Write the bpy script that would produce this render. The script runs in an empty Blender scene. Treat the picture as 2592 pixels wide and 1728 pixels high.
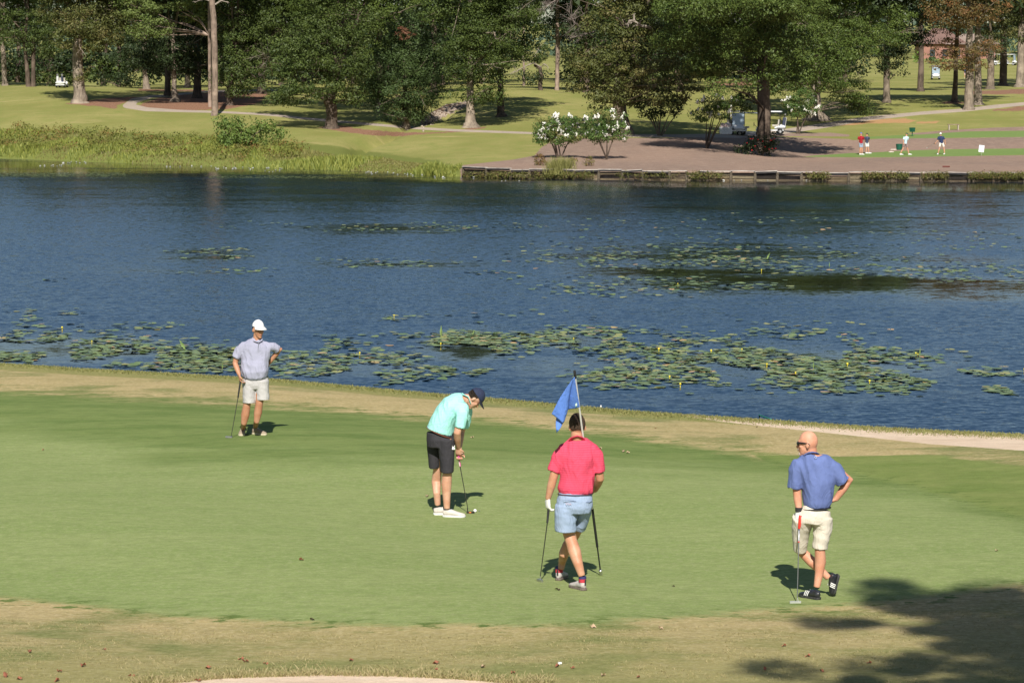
import bpy, bmesh, math, random
import numpy as np
from mathutils import Vector, Matrix, noise as mnoise

rnd = random.Random(7)
RNG = np.random.default_rng(7)
SC = bpy.context.scene
COL = SC.collection

# ------------------------------------------------------------------ camera, world, sun, exposure
FPX, CX, CY = 7500.0, 1296.0, 864.0          # focal length and centre in photograph pixels
PITCH = math.radians(5.02)
CAMZ = 5.35
cam_data = bpy.data.cameras.new('camera')
cam = bpy.data.objects.new('camera', cam_data)
COL.objects.link(cam)
cam.location = (0, 0, CAMZ)
cam.rotation_euler = (math.pi / 2 - PITCH, 0, 0)
cam_data.sensor_width = 36.0
cam_data.lens = FPX / 2592.0 * 36.0
cam_data.clip_start = 0.1
cam_data.clip_end = 6000
SC.camera = cam

SUN_EL, SUN_AZ = math.radians(39), math.radians(1.2)   # sun stands behind the camera, a touch to the right
w = bpy.data.worlds.new('World'); SC.world = w; w.use_nodes = True
wn = w.node_tree
bg = wn.nodes['Background']
sky = wn.nodes.new('ShaderNodeTexSky')
sky.sky_type = 'NISHITA'; sky.sun_disc = False
sky.sun_elevation = SUN_EL; sky.sun_rotation = math.pi - SUN_AZ
sky.air_density = 1.0; sky.dust_density = 0.5; sky.ozone_density = 1.5
bg.inputs['Strength'].default_value = 0.058
wn.links.new(sky.outputs['Color'], bg.inputs['Color'])
sd = bpy.data.lights.new('sun', 'SUN'); sd.energy = 5.0; sd.angle = math.radians(0.53); sd.color = (1.0, 0.955, 0.87)
sun = bpy.data.objects.new('sun', sd); COL.objects.link(sun)
sunvec = Vector((math.sin(SUN_AZ) * math.cos(SUN_EL), -math.cos(SUN_AZ) * math.cos(SUN_EL), math.sin(SUN_EL)))
sun.rotation_euler = sunvec.to_track_quat('Z', 'Y').to_euler()
SC.view_settings.view_transform = 'Standard'; SC.view_settings.look = 'None'
SC.view_settings.gamma = 1.0; SC.view_settings.use_curve_mapping = False
SC.view_settings.exposure = 0.35
SC.cycles.max_bounces = 6; SC.cycles.diffuse_bounces = 2; SC.cycles.glossy_bounces = 3
SC.cycles.transmission_bounces = 3; SC.cycles.transparent_max_bounces = 4
SC.cycles.caustics_reflective = False; SC.cycles.caustics_refractive = False
SC.cycles.sample_clamp_indirect = 6

# ------------------------------------------------------------------ small helpers
def tag(o, label=None, cat=None, group=None, kind=None):
    if label: o['label'] = label
    if cat: o['category'] = cat
    if group: o['group'] = group
    if kind: o['kind'] = kind
    return o

def link(name, me, mat=None, parent=None):
    o = bpy.data.objects.new(name, me); COL.objects.link(o)
    if mat is not None and not me.materials: me.materials.append(mat)
    if parent is not None: o.parent = parent; o.matrix_parent_inverse = Matrix.Translation(-Vector(parent.location)) if parent.rotation_euler[2] == 0 else parent.matrix_basis.inverted()
    return o

def empty(name, loc, label, cat, group=None):
    o = bpy.data.objects.new(name, None); COL.objects.link(o)
    o.location = loc; o.empty_display_size = 0.2
    return tag(o, label, cat, group)

def arr_mesh(name, V, F, smooth=False, attrs=None):
    """V (n,3), F (m,k) numpy arrays"""
    me = bpy.data.meshes.new(name)
    V = np.asarray(V, dtype=np.float32); F = np.asarray(F, dtype=np.int32)
    me.vertices.add(len(V)); me.vertices.foreach_set('co', V.ravel())
    k = F.shape[1]
    me.loops.add(F.size); me.loops.foreach_set('vertex_index', F.ravel())
    me.polygons.add(len(F)); me.polygons.foreach_set('loop_start', np.arange(0, F.size, k, dtype=np.int32))
    if smooth: me.polygons.foreach_set('use_smooth', np.ones(len(F), dtype=bool))
    if attrs:
        for n_, a in attrs.items():
            at = me.attributes.new(n_, 'FLOAT', 'POINT'); at.data.foreach_set('value', np.asarray(a, dtype=np.float32))
    me.update(calc_edges=True)
    return me

def pydata(name, verts, faces, smooth=False):
    me = bpy.data.meshes.new(name); me.from_pydata([tuple(v) for v in verts], [], faces); me.update()
    if smooth:
        for p in me.polygons: p.use_smooth = True
    return me

SIN, COS = math.sin(PITCH), math.cos(PITCH)
def ray(px, py):
    dx = (px - CX) / FPX; dz = (CY - py) / FPX
    return Vector((dx, COS + dz * SIN, -SIN + dz * COS))
def at_depth(px, py, y):
    r = ray(px, py); t = y / r.y
    return Vector((r.x * t, y, CAMZ + r.z * t))
def at_z(px, py, z):
    r = ray(px, py); t = (z - CAMZ) / r.z
    return Vector((r.x * t, r.y * t, z))
def project(x, y, z):
    d = y * COS - (z - CAMZ) * SIN
    u = y * SIN + (z - CAMZ) * COS
    return CX + FPX * x / d, CY - FPX * u / d

# ------------------------------------------------------------------ materials
def new_mat(name):
    m = bpy.data.materials.new(name); m.use_nodes = True
    nt = m.node_tree; nt.nodes.clear()
    out = nt.nodes.new('ShaderNodeOutputMaterial')
    return m, nt, out
class NB:
    """tiny node builder"""
    def __init__(s, nt): s.nt = nt
    def n(s, t, **kw):
        nd = s.nt.nodes.new(t)
        for k, v in kw.items(): setattr(nd, k, v)
        return nd
    def set(s, sock, v):
        if hasattr(v, 'is_output') or isinstance(v, bpy.types.NodeSocket): s.nt.links.new(v, sock)
        else:
            if sock.type == 'RGBA' and len(v) == 3: v = (*v, 1)
            sock.default_value = v
    def math(s, op, a, b=0.0, clamp=False):
        nd = s.n('ShaderNodeMath', operation=op); nd.use_clamp = clamp
        s.set(nd.inputs[0], a); s.set(nd.inputs[1], b); return nd.outputs[0]
    def mix(s, f, a, b):
        nd = s.n('ShaderNodeMix', data_type='RGBA'); s.set(nd.inputs[0], f); s.set(nd.inputs[6], a); s.set(nd.inputs[7], b); return nd.outputs[2]
    def noise(s, vec, scale, detail=4, rough=0.6, dist=0.0):
        nd = s.n('ShaderNodeTexNoise'); s.set(nd.inputs['Vector'], vec)
        nd.inputs['Scale'].default_value = scale; nd.inputs['Detail'].default_value = detail
        nd.inputs['Roughness'].default_value = rough; nd.inputs['Distortion'].default_value = dist
        return nd.outputs['Fac']
    def ramp(s, f, lo, hi):
        nd = s.n('ShaderNodeMapRange'); nd.interpolation_type = 'SMOOTHSTEP'
        s.set(nd.inputs[0], f); nd.inputs[1].default_value = lo; nd.inputs[2].default_value = hi; return nd.outputs[0]
    def scale(s, vec, sc):
        nd = s.n('ShaderNodeMapping'); s.set(nd.inputs[0], vec); nd.inputs['Scale'].default_value = sc; return nd.outputs[0]
    def attr(s, name):
        nd = s.n('ShaderNodeAttribute'); nd.attribute_name = name; return nd.outputs['Fac']
    def pos(s): return s.n('ShaderNodeNewGeometry').outputs['Position']
    def obj(s): return s.n('ShaderNodeTexCoord').outputs['Object']
    def bump(s, h, strength, dist):
        nd = s.n('ShaderNodeBump'); s.set(nd.inputs['Height'], h); s.set(nd.inputs['Strength'], strength); nd.inputs['Distance'].default_value = dist; return nd.outputs[0]
    def bsdf(s, out, color, rough=0.7, spec=0.3, normal=None, metal=0.0):
        b = s.n('ShaderNodeBsdfPrincipled'); s.set(b.inputs['Base Color'], color); s.set(b.inputs['Roughness'], rough)
        b.inputs['Specular IOR Level'].default_value = spec; b.inputs['Metallic'].default_value = metal
        if normal is not None: s.nt.links.new(normal, b.inputs['Normal'])
        s.nt.links.new(b.outputs[0], out.inputs[0]); return b

_mc = {}
def simple(name, c1, c2=None, scale=8.0, rough=0.7, spec=0.3, bump=0.0, bscale=40.0, metal=0.0):
    if name in _mc: return _mc[name]
    m, nt, out = new_mat(name); b = NB(nt); o = b.obj()
    c2 = c2 or tuple(v * 0.8 for v in c1)
    f = b.ramp(b.noise(o, scale, 4), 0.3, 0.7)
    nrm = b.bump(b.noise(o, bscale, 4), 1.0, bump) if bump else None
    b.bsdf(out, b.mix(f, c1, c2), rough, spec, nrm, metal)
    _mc[name] = m; return m

def leaf_mat(name, dark, light, warm=None, trans=0.35):
    m, nt, out = new_mat(name); b = NB(nt)
    t = b.attr('tint'); g = b.attr('clump')
    c = b.mix(t, dark, light)
    if warm is not None: c = b.mix(b.ramp(g, 0.62, 1.0), c, warm)
    d = b.n('ShaderNodeBsdfPrincipled'); b.set(d.inputs['Base Color'], c); d.inputs['Roughness'].default_value = 0.55; d.inputs['Specular IOR Level'].default_value = 0.25
    tr = b.n('ShaderNodeBsdfTranslucent'); b.set(tr.inputs[0], c)
    mx = b.n('ShaderNodeMixShader'); mx.inputs[0].default_value = trans
    nt.links.new(d.outputs[0], mx.inputs[1]); nt.links.new(tr.outputs[0], mx.inputs[2]); nt.links.new(mx.outputs[0], out.inputs[0])
    return m

def bark_mat(name, c1, c2, sc=1.0):
    m, nt, out = new_mat(name); b = NB(nt); p = b.pos()
    v = b.scale(p, (9 * sc, 9 * sc, 1.6 * sc))
    n1 = b.noise(v, 1.0, 5, 0.65); n2 = b.noise(p, 0.8, 3)
    c = b.mix(b.ramp(n1, 0.35, 0.65), c1, c2)
    c = b.mix(b.ramp(n2, 0.45, 0.7), c, tuple(v_ * 1.35 for v_ in c2))
    b.bsdf(out, c, 0.9, 0.1, b.bump(n1, 0.9, 0.06)); return m

# ------------------------------------------------------------------ the lie of the land
def poly(xs, ys): return np.array(xs, float), np.array(ys, float)
def ip(px, xy): return np.interp(px, xy[0], xy[1])
NEAR_EDGE = poly([-1200, 0, 200, 400, 700, 1000, 1300, 1600, 1850, 2100, 2350, 2592, 3800], [905, 920, 933, 943, 960, 988, 1013, 1040, 1056, 1073, 1088, 1098, 1150])
FAR_EDGE = poly([-1200, 0, 300, 600, 900, 1150, 1300, 1700, 2100, 2592, 3800], [262, 241, 228, 217, 207, 195, 190, 187, 186, 184, 182])  # distance
def near_dist(px):
    e = ip(px, NEAR_EDGE)
    dep = PITCH + np.arctan((e - CY) / FPX)
    return (CAMZ + 0.12) / np.tan(dep) / np.cos(col_ang(px))
def far_dist(px): return ip(px, FAR_EDGE) / np.cos(col_ang(px))
def col_ang(px): return np.arctan((np.clip(px, -2000, 4600) - CX) / FPX * COS)
def colr(x, y):
    return CX + FPX * (x / np.maximum(y, .01)) / COS, np.hypot(x, y)
COLS = [-500, 0, 550, 900, 1300, 1700, 2100, 3100]
PROF = [
 ([6, 14, 28, 50, 80, 105, 160, 210, 280, 460, 1300], [.0, 1.1, 2.3, 3.64, 4.95, 5.2, 4.3, 4.0, 5, 8, 34]),
 ([6, 14, 29, 49, 79, 104, 160, 210, 280, 460, 1300], [.0, 1.1, 2.3, 3.64, 4.95, 5.2, 4.3, 4.0, 5, 8, 34]),
 ([3.5, 16, 31, 43, 61, 81, 111, 151, 231, 300, 480, 1300], [-.2, .7, 1.6, 2.25, 3.2, 3.75, 4.4, 5.0, 4.4, 5, 8, 34]),
 ([3, 18, 31, 43, 58, 78, 103, 163, 243, 310, 490, 1300], [-.3, .2, .9, 1.5, 2.2, 3.1, 3.9, 5.0, 4.8, 6, 9, 34]),
 ([0.3, 15, 30, 50, 65, 85, 102, 140, 180, 260, 320, 500, 1300], [-.3, .05, .5, 1.3, 2.1, 3.4, 4.4, 4.75, 5.1, 6.85, 8, 11, 34]),
 ([.2, 13, 28, 45, 58, 75, 98, 123, 183, 263, 330, 510, 1300], [-.3, -.1, .5, 1.2, 1.55, 2.1, 3.3, 4.0, 5.2, 6.8, 8, 11, 34]),
 ([.2, 19, 36, 46, 58, 70, 86, 99, 114, 144, 194, 264, 334, 514, 1300], [-.35, -.35, -.32, -.1, .55, .95, 1.72, 2.5, 3.6, 4.2, 4.84, 6.55, 8.1, 11, 34]),
 ([.2, 19, 38, 48, 60, 72, 88, 101, 116, 146, 196, 266, 336, 516, 1300], [-.35, -.35, -.32, -.1, .55, .95, 1.72, 2.5, 3.6, 4.2, 4.84, 6.55, 8.1, 11, 34]),
]
WATER_Z = -0.9
DITCH = [(860, 212), (905, 226), (950, 238), (1000, 247), (1060, 256), (1110, 266), (1170, 282)]  # pixel column, distance
def sstep(a, b, x):
    t = np.clip((x - a) / (b - a), 0, 1); return t * t * (3 - 2 * t)
def height(px, r, ang=None):
    """ground height at pixel column px and distance r (arrays)"""
    px = np.asarray(px, float); r = np.asarray(r, float)
    nd = near_dist(px); fd = far_dist(px)
    s = r - fd
    zs = np.stack([np.interp(s, p[0], p[1]) for p in PROF])
    pc = np.clip(px, COLS[0], COLS[-1])
    idx = np.clip(np.searchsorted(COLS, pc) - 1, 0, len(COLS) - 2)
    c = np.array(COLS, float); t = (pc - c[idx]) / (c[idx + 1] - c[idx]); t = t * t * (3 - 2 * t)
    ar = np.arange(px.size).reshape(px.shape)
    zsf = zs.reshape(len(PROF), -1)
    zf = zsf[idx.ravel(), ar.ravel()].reshape(px.shape) * (1 - t) + zsf[np.minimum(idx + 1, len(PROF) - 1).ravel(), ar.ravel()].reshape(px.shape) * t
    wallf = sstep(1140, 1175, px)                       # timber wall: sheer edge; elsewhere a natural bank
    edge_nat = -2.4 + (zf + 2.4) * sstep(-7, 3.0, s)
    edge_wall = np.where(s > 0.1, zf, -2.4)
    zfar = edge_nat * (1 - wallf) + edge_wall * wallf
    # near side
    hill = 3.7 * (1 - sstep(4, 22, r))
    roll = 0.05 * np.sin(px / 420.0) * sstep(30, 40, r) + .04 * np.sin(r * .55 + px / 300.) * sstep(24, 30, r)
    sn = nd - r
    lip = -0.12 * (1 - sstep(0, 4, sn))
    znear = np.where(sn > 0, hill + roll * sstep(0, 3, sn) + lip, -0.12 - 2.3 * sstep(0, 2.2, -sn))
    mid = (nd + 20)
    z = np.where(r < mid, znear, zfar)
    # ditch
    for (a, b) in zip(DITCH[:-1], DITCH[1:]):
        cxp = np.interp(r, [a[1], b[1]], [a[0], b[0]])
        inside = (r >= a[1]) & (r < b[1])
        wd = 38 + 10 * np.sin(r * .3)
        dd = np.exp(-((px - cxp) / wd) ** 2) * sstep(212, 234, r) * (1 - sstep(268, 282, r))
        z = np.where(inside, z - 1.3 * dd, z)
    if ang is not None:
        side = sstep(math.radians(45), math.radians(70), np.abs(ang))
        z = z * (1 - side) + side * np.maximum(2.0, hill)
    return z
def ground_z(x, y):
    c, r = colr(np.array([float(x)]), np.array([float(y)]))
    return float(height(c, r)[0])
def ground_at(x, y):
    c, r = colr(np.asarray(x, float), np.asarray(y, float)); return height(c, r)
def march(px, py, r0=150.0, r1=1200.0):
    """where the sight line through a photograph pixel meets the far ground"""
    rr = ray(px, py)
    ys = np.concatenate([np.arange(r0, min(r1, 420), .25), np.arange(420, r1, 2.0)]) if r0 > 100 else np.arange(r0, r1, .02)
    zray = CAMZ + rr.z / rr.y * ys
    zg = ground_at(rr.x / rr.y * ys, ys)
    hit = np.nonzero(zg >= zray)[0]
    y = ys[hit[0]] if len(hit) else ys[-1]
    p = at_depth(px, py, float(y)); return p
def near_pt(px, py): return march(px, py, 24.0, 75.0)

# ------------------------------------------------------------------ zones of the ground, traced as boundaries
def sd_poly(px, py, pts, asp=1.0):
    """signed distance (pixels, inside positive); asp stretches vertical distances"""
    P = np.array(pts, float); P[:, 1] *= asp; y = py * asp
    d = np.full(px.shape, 1e9); ins = np.zeros(px.shape, bool)
    for i in range(len(P)):
        a = P[i]; b = P[(i + 1) % len(P)]
        e = b - a; wx = px - a[0]; wy = y - a[1]
        t = np.clip((wx * e[0] + wy * e[1]) / (e @ e + 1e-9), 0, 1)
        d = np.minimum(d, np.hypot(wx - e[0] * t, wy - e[1] * t))
        if a[1] != b[1]:
            c = ((a[1] <= y) != (b[1] <= y)) & (px < a[0] + (y - a[1]) * (b[0] - a[0]) / (b[1] - a[1]))
            ins ^= c
    return np.where(ins, d, -d)
def sd_line(px, py, pts, asp=1.0):
    """pts: (x, y, halfwidth)"""
    best = np.full(px.shape, -1e9); y = py * asp
    for a, b in zip(pts[:-1], pts[1:]):
        ex, ey = b[0] - a[0], (b[1] - a[1]) * asp
        t = np.clip(((px - a[0]) * ex + (y - a[1] * asp) * ey) / (ex * ex + ey * ey + 1e-9), 0, 1)
        dd = np.hypot(px - a[0] - ex * t, y - a[1] * asp - ey * t)
        best = np.maximum(best, (a[2] + (b[2] - a[2]) * t) * asp - dd)
    return best
GREEN_TOP = poly([-1500, 0, 386, 683, 1080, 1296, 1489, 1737, 1985, 2178, 2343, 2592, 2900, 3400], [960, 992, 1014, 1030, 1060, 1073, 1096, 1129, 1167, 1204, 1240, 1312, 1450, 1500])
APRON = poly([-1500, 0, 200, 420, 800, 1296, 1700, 2000, 2343, 2592, 3400], [1040, 1085, 1110, 1165, 1170, 1165, 1185, 1205, 1255, 1330, 1500])
GREEN_BOT = poly([-1500, 0, 220, 496, 900, 1296, 1682, 1996, 2178, 2400, 2592, 2900, 3400], [1480, 1512, 1530, 1560, 1578, 1583, 1562, 1540, 1526, 1502, 1474, 1450, 1440])
SAND_STRIP = [(1700, 1041), (1850, 1055), (1950, 1062), (2100, 1075), (2300, 1086), (2592, 1096), (3300, 1115), (3300, 1200), (2592, 1140), (2350, 1123), (2150, 1101), (1950, 1080), (1830, 1067), (1730, 1053)]
BUNKER = [(430, 1728), (560, 1714), (700, 1708), (830, 1706), (1000, 1709), (1150, 1717), (1290, 1728), (1500, 1790), (1500, 2400), (300, 2400), (250, 1790)]
MULCH = [
 [(1165, 419), (1300, 404), (1353, 394), (1372, 372), (1400, 356), (1480, 350), (1700, 349), (1954, 346), (2150, 352), (2190, 372), (2150, 388), (2060, 394), (2030, 397), (2200, 399), (2592, 393), (3400, 392), (3400, 475), (1165, 475)],
 [(1960, 338), (2100, 336), (2150, 341), (2150, 346), (1960, 345)],
 [(2140, 356), (2240, 351), (2400, 350), (2592, 347), (3300, 345), (3300, 374), (2592, 376), (2400, 378), (2280, 382), (2180, 388), (2100, 386)],
 [(2290, 339), (2400, 330), (2500, 324), (2592, 321), (3300, 318), (3300, 329), (2592, 331), (2450, 333), (2330, 341)],
]
STRAW = [
 [(168, 262), (230, 254), (300, 246), (345, 247), (320, 258), (296, 268), (292, 277), (250, 270)],
 [(350, 268), (372, 258), (400, 248), (460, 240), (560, 232), (680, 236), (655, 262), (570, 277), (430, 281), (360, 276)],
 [(800, 322), (860, 318), (940, 330), (1010, 335), (1110, 336), (1180, 325), (1230, 322), (1190, 330), (1110, 339), (1000, 345), (930, 342), (880, 336)],
 [(1800, 206), (1930, 204), (1930, 219), (1800, 217)], [(1600, 196), (1750, 200), (1750, 206), (1600, 204)],
 [(2440, 232), (2592, 226), (3000, 226), (3000, 236), (2592, 238), (2460, 240)], [(2380, 262), (2416, 254), (2445, 262), (2420, 265)],
 [(350, 226), (520, 228), (520, 232), (350, 231)], [(2520, 275), (2592, 270), (3000, 270), (3000, 279), (2592, 280), (2510, 281)],
]
PATHS = [
 [(3100, 250, 4), (2592, 263, 4), (2520, 270, 4.5), (2440, 279, 4), (2330, 287, 4), (2200, 300, 5), (2100, 316, 6), (1980, 334, 6), (1870, 344, 5), (1700, 344, 4), (1560, 343, 3.5), (1365, 338, 2.5), (1150, 330, 3), (1060, 325, 3), (1000, 320, 3), (870, 309, 3), (760, 299, 3), (700, 292, 3), (640, 288, 2.5), (560, 284, 2.5), (450, 281, 3), (370, 277, 5), (325, 268, 7), (340, 255, 6), (380, 245, 3.5), (430, 241, 2.5), (520, 232, 2), (700, 228, 2)],
]
STONES = [[(1060, 312), (1090, 285), (1130, 264), (1180, 258), (1185, 266), (1140, 285), (1100, 308), (1075, 320)]]
TEE = [[(2030, 398), (2110, 388), (2250, 383), (2400, 378), (2592, 376), (3300, 372), (3300, 391), (2592, 392), (2300, 398)],
       [(2140, 350), (2317, 340), (2450, 333), (2592, 331), (3300, 329), (3300, 343), (2592, 347), (2400, 349), (2250, 352)]]
DIRT = [[(2110, 314), (2200, 304), (2290, 300), (2320, 305), (2300, 312), (2200, 313), (2130, 318)], [(2320, 309), (2380, 307), (2370, 312), (2320, 313)]]
BANKWEED = poly([-1200, 0, 300, 550, 800, 1000, 1100, 1160, 1180], [300, 330, 335, 345, 365, 392, 405, 420, 475])

def build_ground():
    # angles: dense where the photograph looks, coarse elsewhere, all round the viewer
    a_in = np.arctan(np.linspace(-1560, 1560, 760) / FPX)
    a1 = a_in[-1]; e = a1 + np.cumsum(np.geomspace(.004, .35, 22)); e = e[e < math.pi - .02]
    ang = np.concatenate([-e[::-1], a_in, e]); ang = np.concatenate([ang, [ang[0] + 2 * math.pi]])
    px = CX + FPX * np.tan(np.clip(ang, -.42, .42)) / COS
    nd = near_dist(px); fd = far_dist(px)
    rows = []
    for t in np.linspace(0, 1, 30) ** 1.1: rows.append(('a', 0.4 + 24.6 * t))
    yy = np.linspace(1, 0, 330)[1:]
    for t in yy: rows.append(('n', t))                 # from 25 m to the near shore
    for s in (.05, .15, .3, .6, 1, 2, 4, 8): rows.append(('p', s))
    for t in (.2, .5, .8): rows.append(('q', t))
    for s in (-8, -6, -4, -3, -2, -1, -.5, 0.05, .12, .3): rows.append(('f', s))
    for s in np.arange(.8, 130, .7): rows.append(('f', s))
    for s in np.geomspace(132, 380, 60): rows.append(('f', s))
    for s in np.geomspace(400, 3500, 16): rows.append(('f', s))
    R = []
    for k, v in rows:
        if k == 'a': R.append(np.full(px.shape, v))
        elif k == 'n':
            inv = (1 - v) / nd + v / 25.0; R.append(1 / inv)
        elif k == 'p': R.append(nd + v)
        elif k == 'q': R.append(nd + 8 + (fd - 8 - nd - 8) * v)
        else: R.append(fd + v)
    R = np.array(R); PX = np.broadcast_to(px, R.shape).copy(); A = np.broadcast_to(ang, R.shape)
    Z = height(PX, R, A)
    X = R * np.sin(A); Y = R * np.cos(A)
    # far hills rise gently on; outer ring
    nr, nc = R.shape
    infront = np.abs(A) < .6
    pxe, pye = project(X, np.where(infront, Y, 50), Z)
    pxe = np.where(infront, pxe, np.where(A > 0, 4200, -1600)); pye = np.where(infront, pye, 600)
    near = R < nd[None, :] + 5; far = ~near
    H = {}
    def m(d, w): return np.clip(.5 + d / (2 * w), 0, 1)
    gt = pye - ip(pxe, GREEN_TOP); gb = ip(pxe, GREEN_BOT) - pye
    H['putt'] = m(np.minimum(gt, gb), 30) * near
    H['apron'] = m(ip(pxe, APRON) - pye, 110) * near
    band = np.clip(.5 - (pye - ip(pxe, NEAR_EDGE) - 16) / 20, 0, 1)
    H['lip'] = band * near
    rt = sd_poly(pxe, pye, [(1900, 1148), (2150, 1150), (2350, 1150), (2592, 1180), (3300, 1250), (3300, 1540), (2592, 1372), (2343, 1290), (2178, 1244), (1985, 1197)])
    H['lush'] = m(rt, 22) * near
    sand = np.maximum(sd_poly(pxe, pye, SAND_STRIP), sd_poly(pxe, pye, BUNKER))
    H['sand'] = m(sand, 5) * near
    H['mulch'] = m(np.max([sd_poly(pxe, pye, q, 2.) for q in MULCH], axis=0), 4) * far
    H['straw'] = m(np.max([sd_poly(pxe, pye, q, 2.) for q in STRAW], axis=0), 12) * far
    H['path'] = m(np.max([sd_line(pxe, pye, q, 2.) for q in PATHS], axis=0), 2.5) * far
    H['stones'] = m(np.max([sd_poly(pxe, pye, q, 2.) for q in STONES], axis=0), 6) * far
    H['tee'] = m(np.max([sd_poly(pxe, pye, q, 2.) for q in TEE], axis=0), 3) * far
    H['dirt'] = m(np.max([sd_poly(pxe, pye, q, 2.) for q in DIRT], axis=0), 10) * far
    H['fargrass'] = far * 1.0
    bw = m(pye - ip(pxe, BANKWEED), 20) * far * (R - fd[None, :] < 30)
    H['weed'] = bw
    V = np.stack([X, Y, Z], -1).reshape(-1, 3)
    i = np.arange(nr - 1)[:, None] * nc + np.arange(nc - 1)[None, :]
    F = np.stack([i, i + 1, i + nc + 1, i + nc], -1).reshape(-1, 4)
    # smooth normals computed once so the pieces meet without a seam
    a = V[F[:, 1]] - V[F[:, 0]]; b = V[F[:, 3]] - V[F[:, 0]]
    fn = np.cross(a, b); vn = np.zeros_like(V)
    for k in range(4): np.add.at(vn, F[:, k], fn)
    vn /= np.linalg.norm(vn, axis=1)[:, None] + 1e-12
    fm = {k: H[k].reshape(-1)[F].mean(1) for k in H}
    rr = R.reshape(-1)[F].mean(1); fpx = pxe.reshape(-1)[F].mean(1)
    cpx = np.broadcast_to(px, R.shape).reshape(-1)[F].mean(1)
    wet = (rr > near_dist(cpx)) & (rr < far_dist(cpx) + .06)
    cls = np.zeros(len(F), int)
    cls[fm['putt'] > .5] = 1
    cls[fm['sand'] > .5] = 2
    cls[(fm['mulch'] > .5) | (fm['straw'] > .5)] = 3
    cls[fm['tee'] > .5] = 5
    cls[fm['path'] > .5] = 4
    cls[wet] = 6
    cls[(cls == 0) & (rr > 150)] = 7
    names = {0: 'rough_grass', 1: 'putting_green', 2: 'bunker_sand', 3: 'mulch_bed', 4: 'cart_path', 5: 'tee_box_grass', 6: 'pond_bed', 7: 'fairway'}
    for k, nm in names.items():
        sel = F[cls == k]
        if not len(sel): continue
        u, inv = np.unique(sel, return_inverse=True)
        me = arr_mesh(nm, V[u], inv.reshape(-1, 4), True, {n_: H[n_].reshape(-1)[u] for n_ in H})
        me.normals_split_custom_set_from_vertices(vn[u].tolist())
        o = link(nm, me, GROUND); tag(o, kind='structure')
    return

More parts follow.
